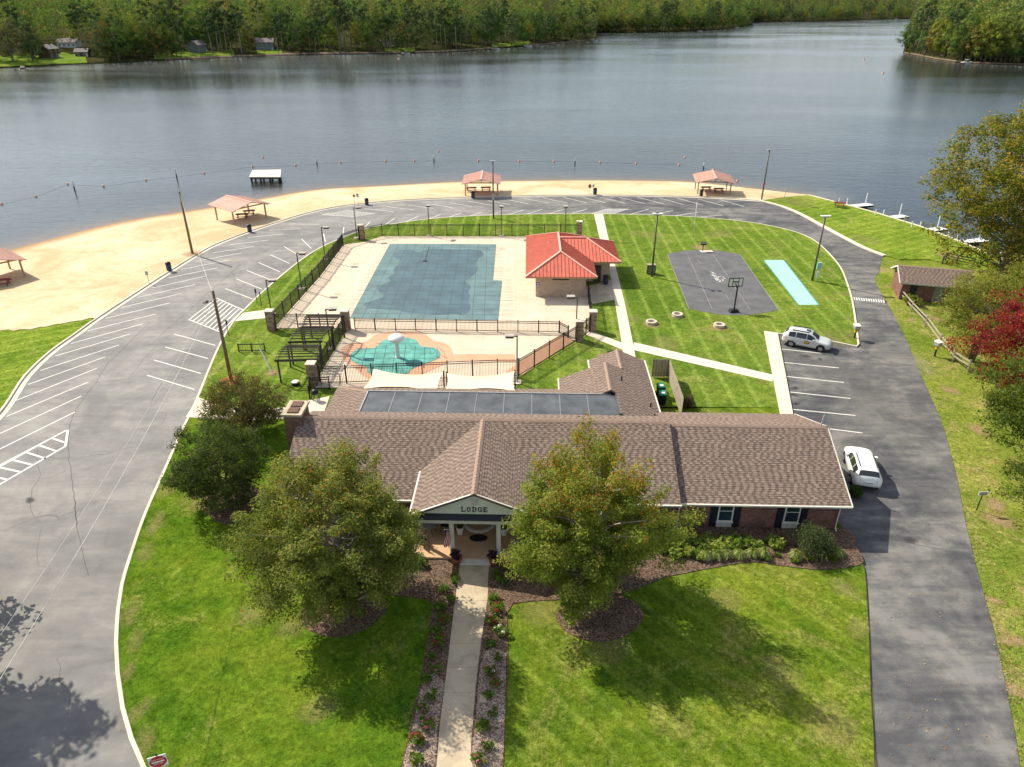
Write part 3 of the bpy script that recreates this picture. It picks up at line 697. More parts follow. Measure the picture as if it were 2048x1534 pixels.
# ================================================================== THE LODGE
LA = R(-1.7); LO = (-2.2, 33.6)
def LW(x, y): return (LO[0] + x * math.cos(LA) - y * math.sin(LA), LO[1] + x * math.sin(LA) + y * math.cos(LA))
lodge = thing('lodge_building', 'long brick lodge with brown shingle roof and white pillared porch', 'building', (*LO, 0), LA)
SH_COL = [(.212, .160, .128), (.226, .171, .138), (.242, .184, .149), (.198, .149, .119)]
SH_DARK = [(.140, .103, .085), (.152, .112, .092), (.130, .096, .080)]
def shingled(parent, pts, rowh=.165, tab=.30, t=.12, seed=1, name='roof'):
    """pts: planar polygon, first edge along the eave; solid deck plus lapped shingle tabs"""
    P = [Vector(p) for p in pts]
    u = (P[1] - P[0]).normalized(); nrm = u.cross(P[2] - P[0]).normalized()
    if nrm.z < 0: nrm = -nrm
    w = nrm.cross(u); 
    if w.z < 0: w = -w
    Q = [((p - P[0]).dot(u), (p - P[0]).dot(w)) for p in P]
    d = MB(); d.slab([tuple(p - nrm * .012) for p in P], t); deck_ = d.build(name, 'roof_board', parent)
    m = MB(); r_ = random.Random(seed); vmax = max(q[1] for q in Q); v = 0.0
    while v < vmax - .03:
        vm = min(v + rowh * .5, vmax - .01); cr_ = []
        for i in range(len(Q)):
            a, b = Q[i], Q[(i + 1) % len(Q)]
            if (a[1] > vm) != (b[1] > vm): cr_.append(a[0] + (b[0] - a[0]) * (vm - a[1]) / (b[1] - a[1]))
        cr_.sort()
        for k in range(0, len(cr_) - 1, 2):
            x = cr_[k]; first = True; dk = r_.random() < .5
            while x < cr_[k + 1] - .01:
                dk = not dk; wd = (.17 if dk else .21) * r_.uniform(.8, 1.25) * (r_.random() if first else 1) + .03; first = False
                x2 = min(x + wd, cr_[k + 1]); c_ = r_.choice(SH_DARK if dk else SH_COL); f_ = r_.uniform(.93, 1.07); c_ = tuple(z * f_ for z in c_)
                lift = .016 + r_.choice((0, 0, .010))
                p00 = P[0] + u * x + w * (v - .012) + nrm * lift; p10 = P[0] + u * x2 + w * (v - .012) + nrm * lift
                p11 = P[0] + u * x2 + w * min(v + rowh, vmax) ; p01 = P[0] + u * x + w * min(v + rowh, vmax)
                b0 = p00 - nrm * (lift + .008); b1 = p10 - nrm * (lift + .008)
                m.add([tuple(q) for q in (p00, p10, p11, p01, b0, b1)], [(0, 1, 2, 3), (4, 5, 1, 0)], c_)
                x = x2
        v += rowh
    m.build('shingle_courses', 'shingle', deck_, kind='stuff')
    return deck_
def ridge_cap(parent, p, q, w=.30, name='ridge_cap'):
    p, q = Vector(p), Vector(q); n = max(2, int((q - p).length / .32)); d = (q - p).normalized(); s_ = d.cross(Vector((0, 0, 1))).normalized() * w / 2
    m = MB()
    for i in range(n):
        a = p + (q - p) * (i / n); b = p + (q - p) * ((i + 1.12) / n); up = Vector((0, 0, .035)); dn = Vector((0, 0, -w * .22))
        m.add([tuple(x) for x in (a - s_ + dn, a + up, a + s_ + dn, b - s_ + dn, b + up * .5, b + s_ + dn)], [(0, 1, 4, 3), (1, 2, 5, 4), (0, 2, 1)])
    return m.build(name, 'ridge_shingle', parent)

EY, EZ, RY, RZ = 2.35, 2.55, 8.25, 5.0          # main eave and ridge
FZ = 3.65                                        # flat roof behind
m = MB()
m.box(-12.3, 12.35, 3.3, 12.4, -.05, 2.62); m.box(-12.0, 5.4, 12.4, 17.1, -.05, 2.38)
m.build('wall', 'red_brick', lodge)
m = MB(); m.poly([(12.36, 2.9, 2.6), (12.36, 12.0, 2.6), (12.36, 12.0, 3.1), (12.36, RY, RZ - .12), (12.36, EY + .3, 2.6)]); m.build('gable_wall', 'cream_siding', lodge)
m = MB(); m.poly([(-12.3, 2.9, 2.6), (-12.3, EY + .3, 2.6), (-12.3, RY, RZ - .12), (-12.3, 12.0, 3.1), (-12.3, 12.0, 2.6)]); m.build('gable_wall', 'red_brick', lodge)
m = MB(); m.box(12.353, 22.95, 3.34, 13.2, -.05, 2.42); m.build('wall', 'red_brick', lodge)
m = MB(); m.poly([(22.953, 2.9, 2.35), (22.953, 13.6, 2.35), (22.953, 8.5, 4.55)]); m.build('gable_wall', 'cream_siding', lodge)
m = MB(); m.box(5.8, 12.75, 12.4, 19.0, -.05, 2.35); m.box(8.55, 12.75, 19.0, 22.6, -.05, 2.35); m.build('wall', 'red_brick', lodge)
m = MB(); m.poly([(5.7, 19.01, 2.35), (12.9, 19.01, 2.35), (9.3, 19.01, 3.9)]); m.poly([(8.4, 22.61, 2.3), (12.9, 22.61, 2.3), (10.65, 22.61, 3.4)]); m.build('gable_wall', 'cream_siding', lodge)
# roofs
sl_ = (RZ - EZ) / (RY - EY)
VY = EY + (3.40 - EZ) / sl_                      # where the porch eave meets the main slope
shingled(lodge, [(-12.65, EY, EZ), (-3.78, EY, EZ), (-3.78, VY, 3.40), (0, RY - .03, RZ - .01), (-12.65, RY, RZ)], seed=1)
shingled(lodge, [(3.78, EY, EZ), (12.62, EY, EZ), (12.62, RY, RZ), (0, RY - .03, RZ - .01), (3.78, VY, 3.40)], seed=2)
shingled(lodge, [(12.62, 11.25, FZ + .02), (-12.65, 11.25, FZ + .02), (-12.65, RY, RZ), (12.62, RY, RZ)], seed=3)
shingled(lodge, [(12.64, 2.8, 2.32), (23.3, 2.8, 2.32), (23.3, 8.5, 4.68), (12.64, 8.5, 4.68)], seed=4)
shingled(lodge, [(23.3, 14.1, 2.36), (12.64, 14.1, 2.36), (12.64, 8.5, 4.68), (23.3, 8.5, 4.68)], seed=5)
shingled(lodge, [(-3.78, -.22, 3.40), (-3.78, VY, 3.40), (0, RY, 5.02), (0, -.22, 5.02)], seed=6)
shingled(lodge, [(3.78, VY, 3.40), (3.78, -.22, 3.40), (0, -.22, 5.02), (0, RY, 5.02)], seed=7)
shingled(lodge, [(-12.5, 17.45, 2.40), (-12.5, 11.3, 2.40), (-9.3, 11.3, FZ), (-9.3, 14.45, FZ)], seed=8)
shingled(lodge, [(5.9, 17.45, 2.40), (-12.5, 17.45, 2.40), (-9.3, 14.45, FZ), (9.3, 14.45, FZ)], seed=9)
shingled(lodge, [(13.05, 11.3, 2.40), (13.05, 19.3, 2.40), (9.3, 19.3, 4.0), (9.3, 14.45, 4.0), (9.75, 14.45, 3.808), (9.75, 11.3, 3.808)], seed=10)
shingled(lodge, [(5.55, 19.3, 2.40), (5.55, 14.5, 2.40), (9.3, 14.5, 4.0), (9.3, 19.3, 4.0)], seed=11)
shingled(lodge, [(13.05, 19.3, 2.40), (13.05, 22.95, 2.40), (10.65, 22.95, 3.45), (10.65, 19.3, 3.45)], seed=12)
shingled(lodge, [(8.25, 22.95, 2.40), (8.25, 18.6, 2.40), (10.65, 18.6, 3.45), (10.65, 22.95, 3.45)], seed=13)
for p, q in (((-12.65, RY, RZ), (12.62, RY, RZ)), ((12.64, 8.5, 4.68), (23.3, 8.5, 4.68)), ((0, -.24, 5.03), (0, RY - .1, 5.03)), ((9.3, 14.5, 4.0), (9.3, 19.3, 4.0)), ((10.65, 19.3, 3.45), (10.65, 22.95, 3.45))):
    ridge_cap(lodge, (p[0], p[1], p[2] + .03), (q[0], q[1], q[2] + .03), .36)
ridge_cap(lodge, (-12.5, 17.45, 2.43), (-9.3, 14.45, FZ + .03), .28, 'hip_cap')
m = MB(); m.box(9.62, 9.74, 11.3, 14.45, 3.3, 3.80); m.build('parapet', 'membrane', lodge)
m = MB(); m.box(-9.3, 9.62, 11.3, 14.5, 2.6, FZ - .03); flat = m.build('flat_roof', 'membrane', lodge)
for i in range(9):
    x0 = -9.28 + i * 2.095
    m = MB(); z = FZ - .025 + .006 * (i % 2); m.hexa([(x0, 11.32, FZ - .03), (x0 + 2.13, 11.32, FZ - .03), (x0 + 2.13, 14.44, FZ - .03), (x0, 14.44, FZ - .03), (x0, 11.32, z), (x0 + 2.13, 11.32, z + .004), (x0 + 2.13, 14.44, z + .004), (x0, 14.44, z)])
    m.build('membrane_panel', 'membrane', flat)
    if i: m = MB(); m.box(x0 - .03, x0 + .04, 11.33, 14.43, FZ - .03, FZ - .006); m.build('membrane_seam', 'grey_metal', flat)
m = MB(); m.beam((-9.3, 11.35, FZ + .02), (-9.3, 14.46, FZ + .02), .07, .05); m.beam((-9.3, 14.46, FZ + .02), (9.3, 14.46, FZ + .02), .07, .05); m.build('edge_flashing', 'galvanised', flat)
# gutters, fascia, downspouts
def gutter(p, q):
    m = MB(); p, q = Vector(p), Vector(q); m.beam(p, q, .10, .11); return m.build('gutter', 'white_trim', lodge)
gutter((12.62, 2.74, 2.30), (23.32, 2.74, 2.30)); gutter((3.9, 2.29, 2.52), (12.66, 2.29, 2.52)); gutter((-12.66, 2.29, 2.52), (-3.9, 2.29, 2.52))
gutter((-3.85, -.2, 3.36), (-3.85, 4.3, 3.36)); gutter((3.85, -.2, 3.36), (3.85, 4.3, 3.36))
gutter((13.12, 11.9, 2.38), (13.12, 22.95, 2.38)); gutter((8.18, 19.3, 2.38), (8.18, 22.95, 2.38)); gutter((5.48, 17.4, 2.38), (5.48, 19.3, 2.38))
for x, y0, y1, z in ((12.75, 2.74, 3.26, 2.25), (22.85, 2.74, 3.26, 2.25)):
    m = MB(); m.tube([(x, y0, z), (x, y1 - .02, z - .35), (x, y1, .35), (x, y1 - .25, .16)], .045, 8); m.build('downspout', 'white_trim', lodge)
m = MB(); m.box(-9.6, 3.2, 2.95, 3.28, 2.35, 2.5); m.build('soffit', 'white_trim', lodge)
m = MB()
for s_ in (1, ): m.beam((23.33, 2.75, 2.28), (23.33, 8.5, 4.62), .06, .16); m.beam((23.33, 8.5, 4.62), (23.33, 14.1, 2.32), .06, .16)
m.build('rake_board', 'white_trim', lodge)
# wing windows with shutters
def window(x, z0, z1, w, y, parent=lodge):
    m = MB(); m.box(x - w / 2, x + w / 2, y - .07, y + .02, z0, z1); fr = m.build('window', 'white_trim', parent)
    zm = (z0 + z1) / 2
    for a, b in ((z0 + .09, zm - .03), (zm + .03, z1 - .08)):
        m = MB(); m.box(x - w / 2 + .09, x + w / 2 - .09, y - .076, y - .06, a, b); m.build('pane', 'window_glass', fr)
    m = MB(); m.box(x - w / 2 - .05, x + w / 2 + .05, y - .15, y - .02, z0 - .07, z0); m.build('sill', 'white_trim', fr)
    m = MB(); m.box(x - w / 2, x + w / 2, y - .05, y + .01, .12, z0 - .08)
    for k in range(7): m.box(x - w / 2 + .06 + k * (w - .12) / 6.2, x - w / 2 + .10 + k * (w - .12) / 6.2, y - .065, y - .05, .14, z0 - .1)
    m.build('wainscot_panel', 'white_trim', fr)
    for s_ in (-1, 1):
        cx = x + s_ * (w / 2 + .26); m = MB(); m.box(cx - .21, cx + .21, y - .06, y + .01, .10, z1 + .02)
        for k in range(14): m.box(cx - .17, cx + .17, y - .072, y - .06, .2 + k * .145, .28 + k * .145)
        m.build('shutter', 'dark_shutter', fr)
window(15.75, .62, 2.28, .98, 3.33); window(19.95, .62, 2.28, .98, 3.33)
window(-2.6, 1.1, 2.35, 1.2, 3.29); window(-6.4, 1.1, 2.35, 1.2, 3.29); window(-9.8, 1.1, 2.35, 1.2, 3.29); window(3.3, 1.1, 2.35, 1.2, 3.29); window(8.2, 1.1, 2.35, 1.2, 3.29)
# porch
P_ = [(-4.0, .35), (-3.3, -.30), (3.5, -.30), (3.5, 3.3), (-4.0, 3.3)]
m = MB(); m.prism(P_, -.03, .30); m.build('porch_floor', 'porch_concrete', lodge)
m = MB(); m.box(-.95, .95, -.72, -.32, .0, .235); m.build('step', 'white_trim', lodge)
stoop = [(1.02 * math.cos(a), 3.25 - 1.15 * math.sin(a)) for a in np.linspace(0, math.pi, 18)]
m = MB(); m.prism(stoop, .30, .46); st = m.build('entry_stoop', 'porch_concrete', lodge)
m = MB(); m.ribbon([(1.04 * math.cos(a), 3.25 - 1.17 * math.sin(a)) for a in np.linspace(0.02, math.pi - .02, 18)], -.09, .06, .30, .485); m.build('stoop_edge', 'white_trim', st)
m = MB(); m.box(-.55, .55, 3.22, 3.3, .46, 2.55); dr = m.build('door', 'white_trim', lodge)
m = MB(); m.box(-.42, .42, 3.20, 3.225, .6, 2.4); m.build('pane', 'window_glass', dr)
for s_ in (-1, 1):
    m = MB()
    for k in range(6): y = 2.2 + k * .2; m.tube([(s_ * 1.2, y, .3), (s_ * 1.2, y, 1.2)], .014, 5)
    m.beam((s_ * 1.2, 2.15, 1.22), (s_ * 1.2, 3.25, 1.22), .04, .04); m.build('handrail_grille', 'black_metal', lodge)
for x in (-1.4, 1.4):
    m = MB(); m.box(x - .13, x + .13, -.14, .12, .30, 2.87); m.box(x - .17, x + .17, -.18, .16, .30, .42); m.box(x - .17, x + .17, -.18, .16, 2.77, 2.87); m.build('column', 'white_trim', lodge)
for x in (-3.55, 3.3):
    m = MB(); m.box(x - .1, x + .1, .9, 1.1, .30, 2.87); m.build('column', 'white_trim', lodge)
m = MB(); m.box(-3.78, 3.78, -.24, .14, 2.87, 3.14); m.box(-3.72, -3.45, .14, 3.28, 2.87, 3.14); m.box(3.45, 3.72, .14, 3.28, 2.87, 3.14); m.build('beam', 'white_trim', lodge)
m = MB(); m.hexa([(-3.8, -.30, 3.14), (3.8, -.30, 3.14), (3.8, .05, 3.14), (-3.8, .05, 3.14), (-3.8, -.30, 3.17), (3.8, -.30, 3.17), (3.6, .03, 3.44), (-3.6, .03, 3.44)]); m.build('pent_roof', 'dark_shutter', lodge)
m = MB(); m.box(-3.6, 3.6, .15, 3.3, 3.02, 3.06); m.build('porch_ceiling', 'white_trim', lodge)
m = MB(); m.add([(-3.5, .0, 3.42), (3.5, .0, 3.42), (0, .0, 4.93), (-3.5, .3, 3.42), (3.5, .3, 3.42), (0, .3, 4.93)], [(0, 1, 2), (5, 4, 3), (0, 3, 4, 1), (1, 4, 5, 2), (2, 5, 3, 0)])
ped = m.build('pediment', 'pale_siding', lodge)
for s_ in (-1, 1):
    m = MB(); m.beam((s_ * 3.74, -.16, 3.37), (0, -.16, 4.95), .10, .17); m.build('rake_board', 'white_trim', ped)
m = MB(); m.box(-.19, .19, -.035, .0, 4.10, 4.52)
for k in range(5): m.box(-.15, .15, -.05, -.035, 4.13 + k * .075, 4.17 + k * .075)
m.build('gable_vent', 'white_trim', ped)
def letter(ch, x, z, h=.34, w=.27):
    m = MB(); T = .07; t = .032; y0, y1 = -.035, -.003
    bx = lambda a, b, c_, d: m.box(x + a * w, x + b * w, y0, y1, z + c_ * h, z + d * h)
    def arc(a0, a1, cx=.5, rx=.46, ry=.5):
        st_ = 14; prev = None
        for k in range(st_ + 1):
            a = a0 + (a1 - a0) * k / st_; th = t + (T - t) * abs(math.cos(a))
            o_ = (x + (cx + rx * math.cos(a)) * w, z + (.5 + ry * math.sin(a)) * h); i_ = (o_[0] - th * math.cos(a), o_[1] - t * 1.1 * math.sin(a))
            if prev: m.hexa([(prev[0][0], y0, prev[0][1]), (o_[0], y0, o_[1]), (o_[0], y1, o_[1]), (prev[0][0], y1, prev[0][1]), (prev[1][0], y0, prev[1][1]), (i_[0], y0, i_[1]), (i_[0], y1, i_[1]), (prev[1][0], y1, prev[1][1])])
            prev = (o_, i_)
    if ch in 'LED': bx(.12, .36, 0, 1); bx(0, .48, 0, .09); bx(0, .48, .91, 1)
    if ch == 'L': bx(.3, .95, 0, .1); bx(.85, .98, 0, .34)
    if ch == 'E': bx(.3, .9, 0, .1); bx(.3, .88, .9, 1); bx(.3, .7, .46, .55); bx(.84, .96, 0, .32); bx(.82, .93, .7, 1); bx(.64, .72, .36, .65)
    if ch == 'O': arc(0, 2 * math.pi)
    if ch == 'D': bx(.2, .55, 0, .09); bx(.2, .55, .91, 1); arc(-math.pi / 2, math.pi / 2, .45, .52)
    if ch == 'G': arc(.55, 2 * math.pi - .55); bx(.74, .98, .06, .45); bx(.6, 1.05, .40, .48); bx(.82, .93, .66, .95)
    m.build('letter', 'black_trim', ped)
for i, ch in enumerate('LODGE'): letter(ch, -.80 + i * .325, 3.60)
# chimney
m = MB(); m.box(-13.45, -12.28, 7.5, 9.3, -.05, 5.42); ch_ = m.build('chimney', 'chimney_brick', lodge)
m = MB(); m.box(-13.55, -12.18, 7.4, 9.4, 5.42, 5.6); m.build('chimney_cap', 'path_concrete', ch_)
for y in (7.65, 8.5):
    m = MB(); m.box(-13.22, -12.5, y, y + .68, 5.6, 5.68); m.build('flue_cover', 'house_wood', ch_)
for x, y, z in ((10.4, 17.0, 3.53), (12.4, 14.3, 2.68), (12.45, 12.6, 2.66)):
    m = MB(); m.tube([(x, y, z - .1), (x, y, z + .38)], .06, 8); m.build('vent_pipe', 'black_metal', lodge)
m = MB(); m.tube([(22.9, 8.6, 4.6), (23.05, 8.7, 5.5)], .04, 6); m.build('mast_pipe', 'galvanised', lodge)

# flag on the porch column
cx, cy = LW(-1.62, -.2)
fl = thing('flag', 'small striped flag hanging on a slanted staff from the porch column', 'flag', (cx, cy, 0), LA)
m = MB(); m.tube([(.14, .04, 2.35), (-.18, -.28, 2.62)], .018, 6); m.build('staff', 'white_plastic', fl)
m = MB(); NXf, NYf = 13, 16
for i in range(NXf):
    for j in range(NYf):
        def fp(a, b):
            u, v = a / NXf, b / NYf
            return (-.17 + u * .30 + .05 * math.sin(v * 5 + u * 6) - .06 * v * (1 - u), -.27 + .09 * math.sin(u * 11 + v * 2.5) + .12 * u, 2.58 - v * 1.25 - u * .22)
        blue = i < 7 and j < 6
        c_ = (.03, .04, .18) if blue else ((.50, .03, .05) if i % 2 == 0 else (.72, .70, .68))
        if blue and (i + j) % 3 == 0 and i % 2 == 0: c_ = (.35, .36, .45)
        m.add([fp(i, j), fp(i + 1, j), fp(i + 1, j + 1), fp(i, j + 1)], [(0, 1, 2, 3)], c_)
m.build('cloth', 'painted', fl, smooth=True)
# porch mat and furniture
x, y = LW(.05, 1.55)
m = MB((x, y, 0)); m.lathe([(.02, .302), (.62, .302), (.62, .325), (.02, .325)], 24, (x, y, 0)); o = m.build('door_mat', 'dark_shutter', label='dark oval mat on the porch below the curved stoop', cat='mat'); o.scale = (.92, .55, 1)
def patio_table(x, y, label):
    X, Y = LW(x, y); t = thing('patio_table', label, 'table', (X, Y, .30), LA)
    m = MB(); m.lathe([(.01, .70), (.55, .70), (.57, .715), (.55, .73), (.01, .73)], 22); m.build('table_top', 'grey_metal', t)
    for k in range(4):
        a = k * math.pi / 2 + .5; m = MB(); m.tube([(.40 * math.cos(a), .40 * math.sin(a), .70), (.18 * math.cos(a), .18 * math.sin(a), .35), (.42 * math.cos(a), .42 * math.sin(a), 0.0)], .016, 6); m.build('leg', 'black_metal', t)
patio_table(-3.05, 2.0, 'round metal patio table on the porch beside the flag')
def patio_chair(x, y, rz, label):
    X, Y = LW(x, y); t = thing('patio_chair', label, 'chair', (X, Y, .30), rz)
    m = MB(); m.box(-.25, .25, -.25, .25, .40, .44); m.build('seat', 'black_metal', t)
    m = MB()
    for k in range(6): m.beam((-.22 + k * .088, .25, .44), (-.22 + k * .088, .33, .92), .02, .02)
    m.beam((-.25, .33, .92), (.25, .33, .92), .035, .035); m.build('backrest', 'black_metal', t)
    for sx in (-1, 1):
        for sy in (-1, 1): m = MB(); m.tube([(sx * .23, sy * .23, .40), (sx * .26, sy * .27, 0)], .016, 6); m.build('leg', 'black_metal', t)
        m = MB(); m.tube([(sx * .27, .28, .66), (sx * .28, -.22, .64), (sx * .26, -.24, .42)], .016, 6); m.build('armrest', 'black_metal', t)
patio_chair(-2.1, 2.35, R(80), 'black metal patio chair tucked between the round table and the flag')
patio_chair(-3.35, .85, R(150), 'black metal patio chair at the sunny corner of the porch')
patio_chair(2.5, 1.7, R(-60), 'black metal patio chair nearest the stoop on the shaded porch end')
patio_chair(3.0, .95, R(-30), 'black metal patio chair at the porch edge under the big tree')
for x, l in ((-1.15, 'white tapered planter beside the column with the flag'), (1.62, 'white tapered planter behind the column without a flag')):
    X, Y = LW(x, 1.95); t = thing('planter', l, 'planter', (X, Y, .30))
    m = MB(); m.lathe([(.16, 0), (.25, .55), (.27, .57), (.22, .57), (.20, .50), (.01, .50)], 14); m.build('pot', 'white_plastic', t)
    m = MB(); m.lathe([(.01, .49), (.2, .50), (.2, .52), (.01, .53)], 12); m.build('soil', 'mulch', t)
# ================================================================== POOL GROUND
GZ = .135
def flat_poly(name, pts, z0, z1, mat, parent=None, **kw):
    m = MB(); m.prism(pts, z0, z1); return m.build(name, mat, parent, **kw)
pool = thing('swimming_pool', 'large covered swimming pool with blue-green safety cover', 'pool', (*G(850, 560), 0))
off = (*G(850, 560), 0)
def pp(pts): return [(x - off[0], y - off[1]) for x, y in Gs(pts)]
COVER = [(780, 490), (886, 490), (992, 491), (986, 563), (1004, 564), (996, 643), (700, 639), (742, 560)]
flat_poly('cover', pp(COVER), GZ + .0, GZ + .045, 'cover_mesh', pool)
wetp = [(795,505),(800,503),(822,502),(836,507),(848,503),(868,500),(890,501),(915,502),(940,501),(960,504),(967,512),(958,519),(950,532),(955,540),(948,552),(938,560),(931,566),(942,576),(937,585),(940,597),(936,604),(941,615),(936,628),(922,632),(905,631),(885,633),(862,632),(840,629),(815,628),(800,624),(775,622),(755,620),(735,618),(728,612),(738,606),(757,601),(768,594),(757,585),(757,576),(770,570),(781,565),(777,557),(790,549),(787,541),(798,533),(802,524),(791,519),(787,511)]
flat_poly('wet_patch', smooth_path(pp(wetp + [wetp[0]]), .4)[:-1], GZ + .0455, GZ + .049, 'cover_wet', pool)
def strap(p, q, par, o_, z, w=.045):
    (x0, y0), (x1, y1) = p, q; l = math.hypot(x1 - x0, y1 - y0); nx, ny = -(y1 - y0) / l * w / 2, (x1 - x0) / l * w / 2
    m = MB(); m.poly([(x0 - nx - o_[0], y0 - ny - o_[1], z), (x1 - nx - o_[0], y1 - ny - o_[1], z), (x1 + nx - o_[0], y1 + ny - o_[1], z), (x0 + nx - o_[0], y0 + ny - o_[1], z)]); return m.build('strap', 'strap', par)
c00, c10, c01, c11 = G(780, 490), G(992, 491), G(700, 639), G(993, 643)
lerp = lambda a, b, t: (a[0] + (b[0] - a[0]) * t, a[1] + (b[1] - a[1]) * t)
for i in range(1, 12):
    t = i / 12; strap(lerp(c00, c10, t - .0), lerp(c01, c11, t), pool, off, GZ + .054, .032)
for i in range(1, 19):
    t = i / 19; a, b = lerp(c00, c01, t), lerp(c10, c11, t); ex = .9
    strap((a[0] - ex, a[1] - .05), (b[0] + (2.0 if t > .5 else .8), b[1] - .05), pool, off, GZ + .058, .03)
for i in range(0, 30):
    a = lerp(c00, c01, i / 29); strap((a[0] - .85, a[1]), (a[0] + .1, a[1]), pool, off, GZ + .05, .03)
    b = lerp(c10, c11, i / 29); e = 1.0 if i > 15 else 0; strap((b[0] + e - .1, b[1]), (b[0] + e + .85, b[1]), pool, off, GZ + .05, .03)
m = MB(); a = lerp(c00, c10, .38); m.tube([(a[0] - off[0], a[1] - off[1] - 1.2, GZ + .06), (a[0] - off[0] + .1, a[1] - off[1] - 7.4, GZ + .06)], .03, 6); m.lathe([(.01, 0), (.35, 0), (.35, .03), (.01, .04)], 14, (a[0] - off[0] + .1, a[1] - off[1] - 7.6, GZ + .05)); m.build('cover_pump', 'black_metal', pool)
x, y = G(840, 597)
for q_ in ((712, 530), (675, 590), (905, 484), (1005, 500), (790, 482)):
    X, Y = G(*q_); m = MB((X, Y, 0)); m.box(X - .35, X + .35, Y - .35, Y + .35, GZ + .004, GZ + .012); m.build('skimmer_lid', 'path_concrete', label=None).parent = deck_root

sp_o = (*G(790, 710), 0)
splash = thing('splash_pool', 'lobed splash pool with teal cover and orange surround', 'pool', sp_o)
def sp_(pts): return smooth_path([(x - sp_o[0], y - sp_o[1]) for x, y in Gs(pts + [pts[0]])], .3)[:-1]
ring = [(683,700),(700,690),(735,684),(752,672),(785,667),(825,666),(850,672),(868,684),(892,690),(905,705),(905,722),(880,735),(845,750),(800,766),(760,766),(728,755),(705,735),(690,725)]
flat_poly('surround', sp_(ring), GZ - .01, GZ + .022, 'orange_concrete', splash)
cov = [(702,712),(715,702),(750,698),(768,683),(800,678),(830,682),(842,695),(870,699),(880,708),(876,720),(848,731),(822,742),(812,751),(740,750),(735,738),(712,730),(702,722)]
flat_poly('cover', sp_(cov), GZ + .02, GZ + .05, 'splash_cover', splash)
for i in range(9):
    a, b = G(718 + i * 19, 683 - abs(i - 4) * 0), G(700 + i * 21, 748)
    if 0 < i < 8: strap(lerp(a, b, .12 + .05 * abs(i - 4) * .8), lerp(a, b, .98 - .1 * (i > 5)), splash, sp_o, GZ + .055, .05)
for j in range(6): strap(G(712 + (j == 0) * 40, 690 + j * 10), G(868 - (j == 0) * 30 - (j > 3) * 40, 690 + j * 10), splash, sp_o, GZ + .059, .05)
m = MB(); a = Gs([(893, 711), (1030, 711), (1030, 726), (880, 724)]); m.prism(a, GZ - .01, GZ + .012); m.build('deck_band', 'orange_concrete', deck_root)
m = MB(); a = Gs([(1120, 672), (1148, 682), (1045, 752), (1010, 748), (1090, 690)]); m.prism(a, GZ - .01, GZ + .012); m.build('deck_band', 'orange_concrete', deck_root)
mx, my = G(796, 718)
mush = thing('mushroom_fountain', 'white mushroom fountain standing in the splash pool', 'fountain', (mx, my, GZ + .05))
m = MB(); m.lathe([(.30, 0), (.24, .06), (.21, .2), (.19, 1.7), (.22, 1.8)], 16); m.build('stem', 'white_plastic', mush, smooth=True)
m = MB(); m.lathe([(.2, 1.72), (.62, 1.76), (.78, 1.9), (.74, 2.08), (.52, 2.28), (.24, 2.36), (.02, 2.38)], 20); m.build('cap', 'white_plastic', mush, smooth=True)
# handrail of the splash pool
hx, hy = G(868, 712)
hr = thing('pool_handrail', 'bent white handrail at the edge of the splash pool', 'handrail', (hx, hy, GZ))
for s_ in (-1, 1): m = MB(); m.tube([(s_ * .35, 0, 0), (s_ * .35, 0, .8), (s_ * .35 + .2, -.3, .9), (s_ * .35 + .7, -.5, .5), (s_ * .35 + .7, -.5, 0)], .025, 6); m.build('rail', 'galvanised', hr)

# shade sails
def sail(label, A_, B_, C_, D_):
    o_ = (A_[0], A_[1], 0); t = thing('shade_sail', label, 'sail', o_)
    m = MB(); n = 12; P = [Vector(p) for p in (A_, B_, C_, D_)]
    for i in range(n):
        for j in range(n):
            def sp2(a, b):
                u, v = a / n, b / n
                u2 = u + (.5 - u) * .07 * 4 * v * (1 - v) * (abs(u - .5) * 2); v2 = v + (.5 - v) * .42 * 4 * u * (1 - u) * (abs(v - .5) * 2)
                p = (P[0] * (1 - u2) + P[1] * u2) * (1 - v2) + (P[3] * (1 - u2) + P[2] * u2) * v2
                p.z -= .5 * (u * (1 - u) * v * (1 - v)) * 4; return (p.x - o_[0], p.y - o_[1], p.z)
            m.add([sp2(i, j), sp2(i + 1, j), sp2(i + 1, j + 1), sp2(i, j + 1)], [(0, 1, 2, 3)])
    m.build('canvas', 'cream_sail', t, smooth=True)
    for p in (A_, B_): m = MB(o_); m.tube([(p[0], p[1], .1), (p[0], p[1], p[2] + .1)], .06, 8); m.build('post', 'black_metal', t)
a = G(746, 737, 2.7); b = G(887, 744, 2.5); sail('cream shade sail above the lodge roof nearer the pergola', (*a, 2.7), (*b, 2.5), (b[0] - .1, b[1] - 4.1, 2.7), (a[0] - .1, a[1] - 4.0, 2.9))
a = G(893, 746, 2.5); b = G(1030, 742, 2.7); sail('cream shade sail above the lodge roof nearer the slanting fence', (*a, 2.5), (*b, 2.7), (b[0], b[1] - 3.9, 2.9), (a[0] + .1, a[1] - 4.1, 2.7))

